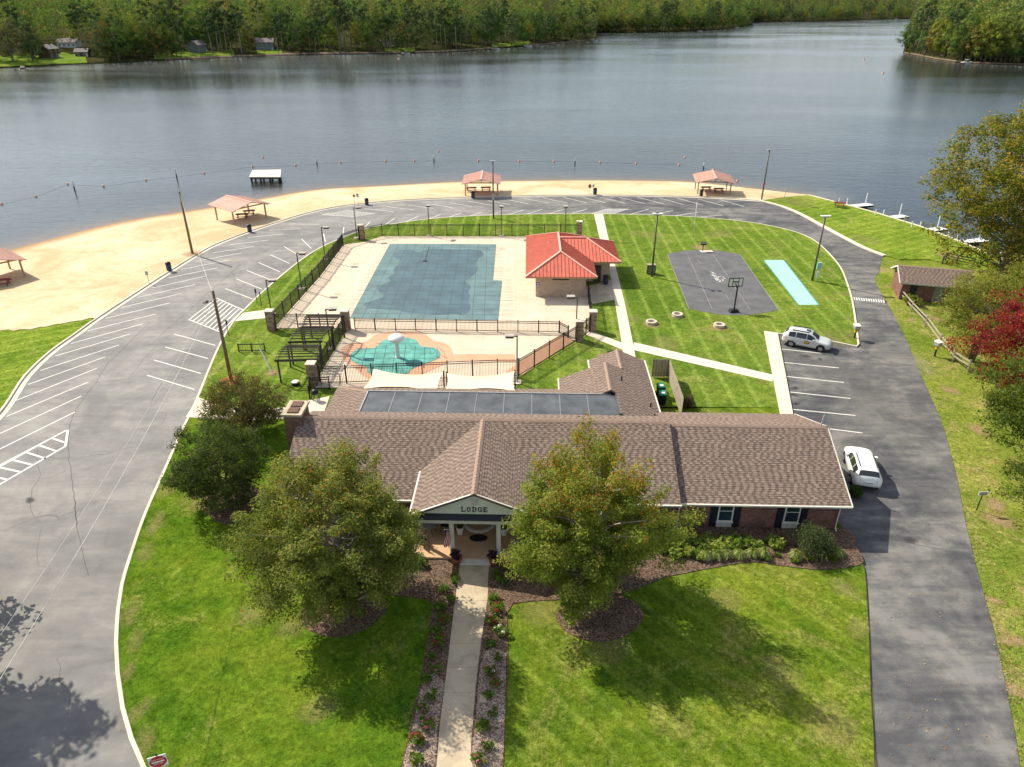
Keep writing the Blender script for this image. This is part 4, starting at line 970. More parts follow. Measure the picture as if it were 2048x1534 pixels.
# ------------------------------------------------------------------ washroom block with the red roof
wash = thing('washroom_building', 'tan block washroom with red standing-seam hip roof', 'building', (5.7, 84.0, 0), R(-1.2))
W0, W1, D0, D1 = -4.02, 4.02, -7.55, 8.3; ez, rz = 2.88, 4.62
m = MB(); m.box(-2.85, 2.85, -6.5, 7.2, 0, ez + .1); m.box(2.853, 6.1, -1.2, 5.0, 0, ez + .1); m.build('wall', 'tan_block', wash)
m = MB()
for p in ([(W0, D0, ez), (W1, D0, ez), (0, -3.7, rz)], [(W1, D0, ez), (W1, D1, ez), (0, 4.1, rz), (0, -3.7, rz)], [(W1, D1, ez), (W0, D1, ez), (0, 4.1, rz)], [(W0, D1, ez), (W0, D0, ez), (0, -3.7, rz), (0, 4.1, rz)]): m.slab(p, .05)
for p in ([(W1 - 3.9, 2.15, 4.55), (3.35, 2.15, 4.55), (7.25, 6.15, ez + .02), (W1 - 3.9, 6.15, ez + .02)], [(3.35, 2.15, 4.55), (W1 - 3.9, 2.15, 4.55), (W1 - .2, -2.2, ez + .02), (7.25, -2.2, ez + .02)], [(7.25, -2.2, ez + .02), (7.25, 6.15, ez + .02), (3.35, 2.15, 4.55)]): m.slab(p, .05)
rf = m.build('roof', 'red_seam_metal', wash)
m = MB(); hsl = (rz - ez) / 3.85; up = .035
for k in range(-9, 10):                                    # seams on both hip ends
    x = k * .42
    for ya, yb, sg in ((D0, -3.7, 1), (D1, 4.1, -1)):
        t = max(0.0, 1 - abs(x) / 4.02); m.beam((x, ya, ez + up), (x, ya + (yb - ya) * t, ez + (rz - ez) * t + up), .035, .06)
k = D0 + .3
while k < D1 - .2:                                         # seams on the long slopes
    t = 1.0 if -3.7 <= k <= 4.1 else (max(.02, (k - D0) / (-3.7 - D0)) if k < -3.7 else max(.02, (D1 - k) / (D1 - 4.1)))
    for s_ in (-1, 1): m.beam((s_ * 4.02, k, ez + up), (s_ * 4.02 * (1 - t), k, ez + (rz - ez) * t + up), .035, .06)
    k += .42
x = 3.9 - .3
for i in range(17):
    x = .6 + i * .42
    if x > 7.1: break
    t = 1.0 if x <= 3.35 else (7.25 - x) / (7.25 - 3.35)
    s0 = max(0.0, 1 - (x - .12) / 3.7) if x < 3.9 else 0.0
    a, b = (x, -2.2, ez + .02 + up), (x, -2.2 + 4.35 * t, ez + .02 + 1.65 * t + up)
    if s0 < t: m.beam(tuple(a[i_] + (b[i_] - a[i_]) * s0 / max(t, .01) for i_ in range(3)), b, .035, .06)
y = -2.0
while y < 6.0:
    t = (y + 2.2) / 4.35 if y < 2.15 else (6.15 - y) / 4.0
    m.beam((7.25, y, ez + .02 + up), (7.25 - 3.9 * t, y, ez + .02 + 1.65 * t + up), .035, .06); y += .42
m.build('seam_rib', 'red_seam_metal', rf, kind='stuff')
m = MB()
for p, q in (((0, -3.7, rz), (0, 4.1, rz)), ((W0, D0, ez), (0, -3.7, rz)), ((W1, D0, ez), (0, -3.7, rz)), ((W0, D1, ez), (0, 4.1, rz)), ((W1, D1, ez), (0, 4.1, rz)), ((.15, 2.15, 4.56), (3.35, 2.15, 4.56)), ((3.35, 2.15, 4.56), (7.25, -2.2, ez + .02)), ((3.35, 2.15, 4.56), (7.25, 6.15, ez + .02))):
    m.beam((p[0], p[1], p[2] + .05), (q[0], q[1], q[2] + .05), .24, .07)
m.build('ridge_trim', 'salmon_metal', rf)
m = MB(); m.box(W0, W1, D0 + .02, D0 + .1, ez - .2, ez - .05); m.box(W0 + .02, W0 + .1, D0 + .1, D1, ez - .2, ez - .05); m.box(W1 - .1, W1 - .02, D0 + .1, -2.2, ez - .2, ez - .05); m.box(W1, 7.25, -2.18, -2.1, ez - .2, ez - .04); m.box(7.15, 7.23, -2.1, 6.1, ez - .2, ez - .04)
m.build('fascia', 'tan_wood', wash)
m = MB(); m.box(-.95, .95, -6.53, -6.495, 2.15, 2.5)
for k in range(5): m.box(-.9, .9, -6.55, -6.53, 2.18 + k * .064, 2.21 + k * .064)
m.build('louvre_vent', 'dark_wood', wash)
m = MB(); m.box(-2.78, -2.45, -6.54, -6.5, 1.3, 1.85); sg_ = m.build('wall_sign', 'blue_paint', wash)
m = MB(); m.box(-2.70, -2.52, -6.545, -6.54, 1.62, 1.78); m.box(-2.72, -2.5, -6.545, -6.54, 1.36, 1.5); m.build('sign_mark', 'white_plastic', sg_)
for x, z in ((-2.65, .62), ): m = MB(); m.box(x - .07, x + .07, -6.56, -6.5, z - .08, z + .08); m.build('outlet_box', 'white_plastic', wash)
m = MB(); m.box(3.2, 3.6, -1.35, -1.2, 2.1, 2.45); m.build('wall_lamp', 'black_metal', wash)
m = MB(); m.box(4.2, 5.1, -1.23, -1.198, .14, 2.15); m.build('door', 'dark_wood', wash)
for x, y in ((-1.3, 1.0), (1.6, .5)): m = MB(); m.tube([(x, y, rz - abs(x) * hsl - .05), (x, y, rz - abs(x) * hsl + .32)], .05, 7); m.build('vent_pipe', 'white_plastic', wash)

# ------------------------------------------------------------------ stone pillars
PILLARS = {}
def pillar(key, px, py, label, h=2.25, w=.75, rz_=R(-2)):
    X, Y = G(px, py); t = thing('stone_pillar', label, 'pillar', (X, Y, GZ - .03), rz_, 'stone pillars of the pool fence'); PILLARS[key] = (X, Y)
    m = MB(); m.rbox(0, 0, 0, h - .1, w - .05, w - .05); m.build('core', 'bare_soil', t)
    r_ = random.Random(px); m = MB(); rows_ = 11; rh = (h - .1) / rows_
    for j in range(rows_):
        for a in range(4):
            ca, sa = math.cos(a * math.pi / 2), math.sin(a * math.pi / 2); cuts = [-w / 2, (-.12 if j % 2 else .14) * w + r_.uniform(-.04, .04), w / 2 - .0]
            for k in range(2):
                x0, x1 = cuts[k] + .008, cuts[k + 1] - .008; d = w / 2 + r_.uniform(-.012, .012)
                q = [(x0, -d), (x1, -d), (x1, -d + .1), (x0, -d + .1)]; q = [(x * ca - y * sa, x * sa + y * ca) for x, y in q]
                c_ = r_.choice([(.30, .20, .135), (.36, .26, .18), (.23, .15, .105), (.41, .30, .21), (.27, .19, .14)])
                m.hexa([(*p, j * rh + .008) for p in q] + [(*p, (j + 1) * rh - .008) for p in q], c_)
    m.build('block_cladding_tile', 'shingle', t, kind='stuff')
    m = MB(); m.rbox(0, 0, h - .1, h - .02, w + .1, w + .1); m.rbox(0, 0, h - .02, h + .02, w + .06, w + .06, 0, None, .7); m.build('cap', 'pale_concrete', t)
pillar('a', 545, 662, 'stone pillar where the entrance path meets the pool fence')
pillar('b', 694, 662, 'stone pillar between the pool and the splash pool by the pergola')
pillar('c', 628, 772, 'stone pillar at the splash pool corner nearest the lodge')
pillar('d', 724, 481, 'stone pillar at the far corner of the pool beside the parking loop')
pillar('e', 1158, 474, 'stone pillar behind the red-roofed washroom')
pillar('f', 1184, 663, 'tall stone pillar on the path side of the pool gate')
pillar('g', 1158, 683, 'stone pillar on the lamp side of the pool gate')
# ------------------------------------------------------------------ fences
def fence(label, pts, h=1.75, gap=2.4, z0=GZ, dens=.135, name='metal_fence'):
    o_ = (*pts[0], z0); t = thing(name, label, 'fence', o_, 0, 'black metal fences round the pools')
    pm = None; m = MB()
    for a, b in zip(pts, pts[1:]):
        L_ = math.hypot(b[0] - a[0], b[1] - a[1]); n = max(1, round(L_ / gap)); an = math.atan2(b[1] - a[1], b[0] - a[0])
        for k in range(n + (b is pts[-1])):
            p = lerp(a, b, k / n)
            if pm is None:
                q = MB(); q.rbox(0, 0, 0, h + .06, .09, .09); q.rbox(0, 0, h + .06, h + .10, .11, .11); ob = q.build('post', 'black_metal', t); pm = ob.data
            else: ob = link_mesh('post', pm, t)
            ob.location = (p[0] - o_[0], p[1] - o_[1], 0); ob.rotation_euler = (0, 0, an)
        for z in (.14, h - .22, h - .03):
            q = MB(); q.beam((a[0] - o_[0], a[1] - o_[1], z), (b[0] - o_[0], b[1] - o_[1], z), .04, .055); q.build('rail', 'black_metal', t)
        k = int(L_ / dens)
        for i in range(1, k):
            p = lerp(a, b, i / k); m.rbox(p[0] - o_[0], p[1] - o_[1], .06, h - .02, .027, .027, an)
    m.build('picket_lattice', 'black_metal', t, kind='stuff')
P = PILLARS
fence('black picket fence between the pool and the parking loop lamps', [lerp(P['a'], P['d'], .03), G(640, 557), G(687, 494), lerp(P['d'], G(687, 494), .12)])
fence('black picket fence along the far end of the pool', [lerp(P['d'], G(765, 474), .12), G(765, 474), lerp(G(1060, 474), P['e'], .95)])
fence('black picket fence behind the pergola by the entrance path', [lerp(P['a'], P['b'], .06), lerp(P['a'], P['b'], .94)])
fence('black picket fence between the pergola and the splash pool', [lerp(P['b'], P['c'], .05), lerp(P['b'], P['c'], .95)])
fence('low black picket fence dividing the pool from the splash pool', [lerp(P['b'], G(1118, 668), .04), G(1118, 668), G(1136, 678)], 1.25, 2.1)
fence('black picket fence between the splash pool and the lodge', [lerp(P['c'], G(995, 757), .04), G(995, 757), G(1034, 757)])
fence('black picket fence slanting past the tall lamps to the gate', [G(1037, 756), lerp(G(1034, 757), P['g'], .96)])
fence('black gate fence between the two gate pillars', [lerp(P['g'], P['f'], .2), lerp(P['g'], P['f'], .82)], 1.75, 1.2, name='metal_gate')
fence('black picket fence beside the washroom wall', [lerp(P['f'], (8.75, 77.6), .1), (8.75, 77.6)])
fence('short black picket fence at the lodge side patio', [G(620, 800), G(622, 782), G(660, 781)], 1.2, 1.4, .12)

# ------------------------------------------------------------------ lamps and poles
LAMPS = []
def shoebox(px, py, h, rz_, label):
    X, Y = G(px, py); t = thing('lamp_post', label, 'lamp post', (X, Y, .13), rz_, 'square-headed lamp posts round the pools')
    m = MB(); m.rbox(0, 0, 0, .10, .75, .75); m.build('base', 'pale_concrete', t)
    m = MB(); m.rbox(0, 0, .10, h, .11, .11); m.build('post', 'brown_lamp', t)
    m = MB(); m.box(-.06, .35, -.05, .05, h - .12, h - .02); m.build('arm', 'brown_lamp', t)
    m = MB(); m.hexa([(.3, -.26, h - .17), (1.0, -.26, h - .17), (1.0, .26, h - .17), (.3, .26, h - .17), (.27, -.28, h + .03), (1.03, -.28, h + .03), (1.03, .28, h + .03), (.27, .28, h + .03)]); hd = m.build('lamp_head', 'brown_lamp', t)
    m = MB(); m.box(.25, 1.05, -.3, .3, h + .03, h + .055); m.build('lid', 'lamp_top', hd)
shoebox(859, 474, 4.3, R(90), 'lamp post at the far pool fence nearer the beach pole')
shoebox(1003, 474, 4.2, R(90), 'lamp post in the middle of the far pool fence line')
shoebox(1130, 474, 4.2, R(90), 'lamp post at the far pool fence behind the washroom')
shoebox(714, 478, 4.4, R(20), 'lamp post at the far pool corner by its stone pillar')
shoebox(651, 522, 4.4, R(0), 'lamp post outside the pool fence closest to the far corner')
shoebox(604, 580, 4.4, R(0), 'lamp post halfway along the parking side of the pool fence')
shoebox(544, 632, 4.0, R(0), 'lamp post outside the pool fence nearest the entrance path')
shoebox(662, 700, 4.2, R(10), 'lamp post standing beside the pergola')
shoebox(1034, 768, 4.6, R(180), 'lamp post at the lodge end of the slanting fence')
shoebox(1151, 681, 4.6, R(180), 'lamp post right at the pool gate pillars')

def pole(name, px, py, h, label, mat, r0=.15, r1=.11, lean=(0, 0), cat='pole', z=.0):
    X, Y = G(px, py, z); t = thing(name, label, cat, (X, Y, z))
    m = MB(); m.tube([(0, 0, -.3), (lean[0] * .5, lean[1] * .5, h * .5), (lean[0], lean[1], h)], [r0, (r0 + r1) / 2, r1], 10); m.build('pole_shaft', mat, t, smooth=True)
    return t, X, Y
t, ax, ay = pole('utility_pole', 463, 763, 8.6, 'brown wooden utility pole in red mulch by the lodge side walk', 'wood_pole', .17, .12, z=.1)
m = MB(); m.tube([(0, -.1, 7.6), (-.5, -.15, 7.75)], .03, 6); m.tube([(-.5, -.15, 7.75), (-.75, -.1, 7.55), (-.95, -.2, 7.6)], .05, 6); m.lathe([(.02, 7.55), (.12, 7.58), (.12, 7.75), (.05, 7.8)], 10, (-.62, -.15, 0)); m.build('cable_coil', 'brown_lamp', t)
ax2, ay2, az2 = on_beach(385, 507)
t = thing('utility_pole', 'wooden utility pole standing in the sand by the kerb', 'pole', (ax2, ay2, az2))
m = MB(); m.tube([(0, 0, -.3), (0, 0, 8.3)], [.17, .12], 10); m.build('pole_shaft', 'wood_pole', t, smooth=True)
m = MB(); m.tube([(.16, -.05, 2.2), (.16, -.05, 3.6)], .06, 6); m.build('guard', 'yellow_paint', t)
m = MB(); m.tube([(0, 0, 6.9), (.5, .1, 7.3)], .03, 6); m.build('bracket', 'galvanised', t)
def cable(label, p, q, sag, r=.013, group='overhead cables'):
    m = MB(p); n = 24; m.tube([(p[0] + (q[0] - p[0]) * k / n, p[1] + (q[1] - p[1]) * k / n, p[2] + (q[2] - p[2]) * k / n - sag * 4 * (k / n) * (1 - k / n)) for k in range(n + 1)], r, 5)
    m.build('overhead_cable', 'cable', label=label, cat='cable', group=group)
cable('pale overhead cable between the two wooden utility poles', (ax, ay, 8.2), (ax2, ay2, 8.0 + az2), .9)
bx, by = G(-70, 1470, 8.0); cable('thicker overhead cable crossing the parking loop from the utility pole', (ax, ay, 8.0), (bx, by, 8.0), .7)
bx, by = G(-70, 1400, 8.2); cable('thin upper overhead cable crossing the parking loop from the utility pole', (ax - .05, ay, 8.35), (bx, by, 8.6), .6, .008)
def tall_lamp(px, py, h, label, beach=False, flood=2, box=None):
    if beach: X, Y, z = on_beach(px, py)
    else: (X, Y), z = G(px, py), .1
    t = thing('light_pole', label, 'light pole', (X, Y, z))
    m = MB(); m.tube([(0, 0, -.3), (0, 0, h)], [.13, .09], 10); m.build('pole_shaft', 'brown_lamp' if not beach else 'dark_wood', t, smooth=True)
    if flood == 1: m = MB(); m.box(-.45, .45, -.16, .16, h, h + .12); m.build('lamp_head', 'galvanised', t)
    else:
        m = MB(); m.beam((-.45, 0, h), (.45, 0, h), .07, .07); m.build('cross_arm', 'galvanised', t)
        for k in range(flood):
            a = -.4 + .8 * k / max(1, flood - 1); m = MB(); m.lathe([(.06, -.05), (.22, .12), (.24, .2), (.03, .24)], 12, (a, -.06, h + .02)); m.build('flood_lamp', 'white_plastic', t)
    return t
t = tall_lamp(987, 438, 8.7, 'tall dark light pole between the pool lawn and the parking loop', flood=1)
m = MB(); m.box(-.17, .17, -.24, -.12, 2.9, 3.9); m.build('meter_box', 'galvanised', t)
t = tall_lamp(1523, 400, 8.2, 'tall dark light pole where the sand ends at the bend', flood=1)
m = MB(); m.tube([(0, 0, 2.3), (0, 0, 2.9)], .15, 10); m.build('warning_band', 'red_paint', t)
tall_lamp(1303, 555, 7.7, 'tall floodlight pole with a cabinet at its foot on the court lawn', flood=2)
t = tall_lamp(1624, 563, 7.8, 'tall floodlight pole beside the teal shuffleboard lane', flood=3)
m = MB(); m.box(.25, .75, -.1, .12, 1.5, 2.3); m.tube([(.5, 0, 0), (.5, 0, 1.5)], .04, 6); m.build('bulletin_board', 'teal_court', t)
m = MB(); m.box(.25, .55, -.35, -.1, .5, 1.2); m.tube([(.4, -.22, 0), (.4, -.22, .5)], .04, 6); m.build('meter_box', 'white_plastic', t)
X, Y = G(1303, 552)
t = thing('utility_cabinet', 'grey utility cabinet at the foot of the court floodlight pole', 'cabinet', (X, Y + .55, .12))
m = MB(); m.box(-.5, .5, -.3, .3, 0, 1.15); m.build('housing', 'black_metal', t); m = MB(); m.box(-.54, .54, -.34, .34, 1.15, 1.22); m.build('lid', 'grey_wood', t); m = MB(); m.box(-.42, -.02, -.33, -.3, .1, 1.05); m.box(.02, .42, -.33, -.3, .1, 1.05); m.build('door', 'grey_metal', t)
t, X, Y = pole('flag_pole', 1386, 473, 4.9, 'thin pale pole standing bare on the court lawn', 'white_plastic', .05, .035, z=.1); m = MB(); m.lathe([(.01, 4.88), (.07, 4.95), (.01, 5.02)], 8); m.build('finial', 'white_plastic', t)

# ------------------------------------------------------------------ beach: pavilions, tables, bins, signs
def pavilion():
    t = thing('beach_pavilion', 'x', 'pavilion'); A_, B_, e, r = 3.35, 3.6, 2.30, 3.10
    for s_ in (-1, 1):
        m = MB(); m.slab([(s_ * A_, -B_, e), (s_ * A_, B_, e), (0, B_, r), (0, -B_, r)] if s_ < 0 else [(s_ * A_, B_, e), (s_ * A_, -B_, e), (0, -B_, r), (0, B_, r)], .06); sl2 = m.build('roof_slope', 'salmon_metal', t)
        m = MB()
        for k in range(18):
            y = -B_ + .1 + k * (2 * B_ - .2) / 17; m.beam((s_ * A_, y, e + .03), (0, y, r + .03), .06, .05)
        m.build('roof_rib', 'worn_rib', sl2)
    m = MB(); m.beam((0, -B_ - .02, r + .05), (0, B_ + .02, r + .05), .3, .05); m.build('ridge_cap', 'salmon_metal', t)
    for sx in (-1, 1):
        m = MB(); m.beam((sx * 2.8, -B_ + .1, e + .02), (sx * 2.8, B_ - .1, e + .02), .14, .22); m.build('beam', 'tan_wood', t)
        for sy in (-1, 1): m = MB(); m.rbox(sx * 2.8, sy * 2.5, -.4, e - .05, .19, .19); m.build('post', 'tan_wood', t)
    for y in (-2.5, 0, 2.5):
        m = MB(); m.beam((-2.8, y, e - .02), (2.8, y, e - .02), .1, .18); m.beam((0, y, e), (0, y, r - .06), .1, .1); m.build('truss', 'tan_wood', t)
    return t
def picnic_table():
    t = thing('picnic_table', 'x', 'table', group='picnic tables')
    for k in range(5): m = MB(); m.box(-.92, .92, -.36 + k * .15, -.225 + k * .15, .72, .765); m.build('top_plank', 'red_wood', t)
    for s_ in (-1, 1):
        m = MB(); m.box(-.92, .92, s_ * .72 - .13, s_ * .72 + .13, .42, .465); m.build('bench', 'red_wood', t)
    for x in (-.62, .62):
        m = MB(); m.beam((x, -.66, 0), (x, -.2, .72), .09, .05); m.beam((x, .66, 0), (x, .2, .72), .09, .05); m.beam((x, -.78, .39), (x, .78, .39), .09, .05); m.build('leg_frame', 'red_wood', t)
    return t
pv0, pt0 = pavilion(), picnic_table()
PV = [((484, 437), R(50), 'salmon-roofed beach pavilion beside the wooden pole on the wide sand'), ((964, 385.5), R(0), 'salmon-roofed beach pavilion in the middle behind the tall pole'), ((1424, 383.5), R(-8), 'salmon-roofed beach pavilion near the bend where the sand narrows'), ((-15, 556), R(50), 'salmon-roofed beach pavilion cut off by the picture edge')]
TB = [[((485, 437), 15, 'red picnic table under the wide-sand pavilion, nearer the kerb'), ((499, 430), 15, 'red picnic table under the wide-sand pavilion, nearer the water')], [((943, 383), 5, 'red picnic table behind the bin under the middle pavilion'), ((972, 382.5), 5, 'red picnic table at the open end of the middle pavilion')], [((1412, 382), 0, 'red picnic table next to the bin under the pavilion near the bend'), ((1437, 385), 0, 'red picnic table farther from the bin under the pavilion near the bend')], [((6, 571), 20, 'red picnic table under the pavilion at the picture edge')]]
for i, ((px_, py_), a, l) in enumerate(PV):
    X, Y, z = on_beach(px_, py_); o = pv0 if i == 0 else dup(pv0, (0, 0, 0), 0)
    o.location = (X, Y, z); o.rotation_euler = (0, 0, a); tag(o, l, 'pavilion', 'beach pavilions')
first = True
for T in TB:
    for (px_, py_), a, l in T:
        X, Y, z = on_beach(px_, py_); o = pt0 if first else dup(pt0, (0, 0, 0), 0); first = False
        o.location = (X, Y, z); o.rotation_euler = (0, 0, R(a)); tag(o, l, 'table', 'picnic tables')
X, Y = G(1678, 415); dup(pt0, (X, Y, .09), R(-25), 'red picnic table on the grass beside the boat slips')
def bin_():
    t = thing('litter_bin', 'x', 'bin'); m = MB(); m.lathe([(.27, 0), (.31, .08), (.32, .82), (.30, .86)], 16); m.build('drum', 'blue_bin', t, smooth=True)
    m = MB(); m.lathe([(.33, .84), (.35, .9), (.30, 1.08), (.12, 1.16), (.02, 1.17)], 16); m.build('lid', 'black_metal', t, smooth=True); return t
b0 = bin_(); tag(b0, 'blue drum litter bin on the sand near the small sign', 'bin', 'litter bins')
X, Y, z = on_beach(339, 541); b0.location = (X, Y, z)
for px_, py_, l in ((500, 464, 'grey-blue litter bin between the wide-sand pavilion and the kerb'), (734, 410, 'blue litter bin on the kerb beside two beach signs'), (946, 396, 'blue litter bin in front of the middle beach pavilion'), (1190, 389, 'blue litter bin midway between the two far pavilions'), (1402, 392, 'blue litter bin in front of the pavilion near the bend')):
    X, Y, z = on_beach(px_, py_); dup(b0, (X, Y, z + .02), 0, l, 'litter bins')
X, Y = G(1211, 570); dup(b0, (X, Y, GZ), 0, 'dark litter bin in the shade beside the washroom', 'litter bins')
def small_sign(px_, py_, h, w, hh, label, mat, z=None, post='galvanised', rnd_=False, rz_=0, bl=None):
    if z is None: X, Y, z = on_beach(px_, py_)
    else: X, Y = G(px_, py_)
    t = thing('sign', label, 'sign', (X, Y, z), rz_)
    m = MB(); m.rbox(0, .03, -.1, h, .05, .05); m.build('post', post, t)
    m = MB()
    if rnd_: m.add([(w / 2 * math.cos(a), -.01, h - hh / 2 + hh / 2 * math.sin(a)) for a in np.linspace(0, 6.0, 14)], [tuple(range(14))]); m.add([(w / 2 * math.cos(a), .004, h - hh / 2 + hh / 2 * math.sin(a)) for a in np.linspace(6.0, 0, 14)], [tuple(range(14))])
    else: m.box(-w / 2, w / 2, -.02, .005, h - hh, h)
    m.build('panel', mat, t)
    if bl: m = MB(); m.box(-w * .35, w * .35, -.024, -.021, h - hh * .85, h - hh * .6); m.box(-w * .35, w * .35, -.024, -.021, h - hh * .42, h - hh * .18); m.build('sign_mark', bl, t)
    return t
small_sign(298, 566, 1.5, .35, .5, 'small pale sign in the sand at the kerb, alone', 'lead_sign', bl='grey_metal')
small_sign(710, 413, 2.0, .4, .45, 'brown round-topped sign beside the beach bin', 'terracotta', rnd_=True); small_sign(717, 412, 2.1, .4, .6, 'white beach sign next to the brown round one', 'white_plastic', bl='grey_metal')
small_sign(1179, 389, 1.8, .55, .7, 'oval brown sign beside the midway beach bin', 'terracotta', rnd_=True); small_sign(1186, 389, 1.8, .35, .5, 'thin white sign beside the oval brown one', 'white_plastic', bl='grey_metal')
small_sign(1569, 396, 1.6, .3, .5, 'white-topped post sign where the grass meets the sand', 'white_plastic', z=.1, post='dark_wood'); small_sign(1806, 456, 1.7, .4, .55, 'small white sign on the shore lawn by the slips', 'white_plastic', z=.09, bl='grey_metal')
small_sign(1954, 1020, 1.55, .62, .30, 'white sign on a black post beside the driveway verge', 'white_plastic', z=-.03, post='black_metal', bl='grey_metal')
for px_, py_, l in ((515, 607, 'black accessible-parking sign seen from behind above the entrance path'), (458, 672, 'black accessible-parking sign seen from behind below the entrance path'), (524, 614, 'thin black marker post next to the upper parking sign')):
    small_sign(px_, py_, 1.65, .16 if 'thin' in l else .32, .5, l, 'black_metal', z=.12, post='black_metal', rz_=R(140))
# sign reading DO NOT ENTER
X, Y = G(334, 1572)
t = thing('traffic_sign', 'red and white DO NOT ENTER sign at the inner kerb', 'sign', (X, Y, .1), R(20))
m = MB(); m.rbox(0, .05, 0, 2.05, .06, .04); m.build('post', 'dark_shutter', t)
m = MB(); m.box(-.36, .36, -.0, .02, 1.22, 1.92); pl = m.build('panel', 'white_plastic', t)
m = MB(); m.add([(.335 * math.cos(a), -.004, 1.57 + .335 * math.sin(a)) for a in np.linspace(0, 6.12, 32)], [tuple(range(32))]); m.build('disc', 'red_paint', pl)
m = MB(); m.box(-.25, .25, -.009, -.006, 1.53, 1.61); m.build('bar', 'white_plastic', pl)
def text_mesh(txt, size, mat, parent, loc, rot=(R(90), 0, 0), name='lettering'):
    cu = bpy.data.curves.new(name, 'FONT'); cu.body = txt; cu.size = size; cu.align_x = 'CENTER'; cu.align_y = 'CENTER'; cu.extrude = .002
    tmp = bpy.data.objects.new('tmp_text', cu); COL.objects.link(tmp); dg = bpy.context.evaluated_depsgraph_get()
    me = bpy.data.meshes.new_from_object(tmp.evaluated_get(dg)); bpy.data.objects.remove(tmp); me.materials.clear(); me.materials.append(MATS[mat])
    o = bpy.data.objects.new(name, me); COL.objects.link(o); o.parent = parent; o.location = loc; o.rotation_euler = rot; return o
text_mesh('DO NOT', .125, 'white_plastic', pl, (0, -.01, 1.70)); text_mesh('ENTER', .125, 'white_plastic', pl, (0, -.01, 1.44))

# ------------------------------------------------------------------ pergola, rack, small things by the splash pool
def pergola_bay(px0, py0, px1, py1, px2, py2, px3, py3, z, h, label):
    A_, B_, C_, D_ = [Vector((*G(a, b, h), h)) for a, b in ((px0, py0), (px1, py1), (px2, py2), (px3, py3))]
    o_ = (A_.x, A_.y, .12); O_ = Vector(o_); t = thing('pergola', label, 'pergola', o_, 0, 'pergola bays by the splash pool')
    for p in (A_, B_, C_, D_):
        m = MB(); m.rbox(p.x - o_[0], p.y - o_[1], 0, h - .12, .13, .13); m.build('post', 'dark_wood', t)
    for p, q in ((A_, B_), (D_, C_)):
        m = MB(); e = (q - p) * .08; m.beam(tuple(p - e - O_), tuple(q + e - O_), .07, .16); m.build('beam', 'dark_wood', t)
    for k in range(8):
        f = k / 7; p = A_.lerp(D_, f); q = B_.lerp(C_, f); arch = .35 * math.sin(f * math.pi); e = (q - p) * .06; u = Vector((0, 0, .1 + arch * .6))
        m = MB(); m.beam(tuple(p - e + u - O_), tuple(q + e + u - O_), .045, .10); m.build('rafter', 'dark_wood', t)
    for p, q in ((A_, D_), (B_, C_)):
        m = MB()
        pts_ = [p.lerp(q, k / 8) + Vector((0, 0, .06 + .21 * math.sin(k / 8 * math.pi))) - O_ for k in range(9)]
        for a_, b_ in zip(pts_, pts_[1:]): m.beam(tuple(a_), tuple(b_), .05, .1)
        m.build('arched_beam', 'dark_wood', t)
pergola_bay(555, 722, 633, 720, 638, 692, 575, 692, 0, 2.3, 'dark wooden pergola bay nearest the lodge')
pergola_bay(580, 685, 640, 684, 662, 658, 602, 657, 0, 2.4, 'dark wooden pergola bay in the middle of the row')
pergola_bay(606, 655, 664, 655, 684, 632, 618, 631, 0, 2.5, 'dark wooden pergola bay farthest from the lodge')
X, Y = G(505, 706)
t = thing('bicycle_rack', 'low black frame rack standing alone on the grass beside the utility pole', 'rack', (X, Y, .12), R(2))
for x in (-1.25, 0, 1.25): m = MB(); m.rbox(x, 0, 0, .92, .09, .09); m.build('post', 'black_metal', t)
for z in (.14, .82): m = MB(); m.beam((-1.25, 0, z), (1.25, 0, z), .06, .08); m.build('rail', 'black_metal', t)
for k in range(10): m = MB(); x = -1.1 + k * .244; m.tube([(x, 0, .16), (x, 0, .8)], .012, 5); m.build('bar', 'black_metal', t)
a = G(546, 750); b = height_at(515, 716, a[1] + 1.5)
m = MB((*a, 0)); m.tube([(*a, .1), (a[0] - 1.35, a[1] + 1.4, 2.1)], .05, 7); m.build('guy_wire_guard', 'white_plastic', label='pale guard tube on a slanting guy wire in the grass', cat='guy wire')
X, Y = G(592, 772); t = thing('drain_cap', 'round white drain cap in the grass by the corner pillar', 'drain cap', (X, Y, .12)); m = MB(); m.lathe([(.36, 0), (.36, .22), (.3, .3)], 16); m.build('collar', 'black_metal', t); m = MB(); m.lathe([(.33, .28), (.31, .36), (.05, .42)], 16); m.build('lid', 'white_plastic', t)
X, Y = G(632, 803); t = thing('kettle_grill', 'black kettle grill on the lodge side patio', 'grill', (X, Y, .155))
m = MB(); m.lathe([(.05, .5), (.25, .58), (.32, .72), (.3, .84), (.18, .98), (.02, 1.03)], 14); m.build('bowl', 'black_metal', t, smooth=True)
for k in range(3): a = k * 2.1; m = MB(); m.tube([(.15 * math.cos(a), .15 * math.sin(a), .6), (.35 * math.cos(a), .35 * math.sin(a), 0)], .018, 5); m.build('leg', 'black_metal', t)

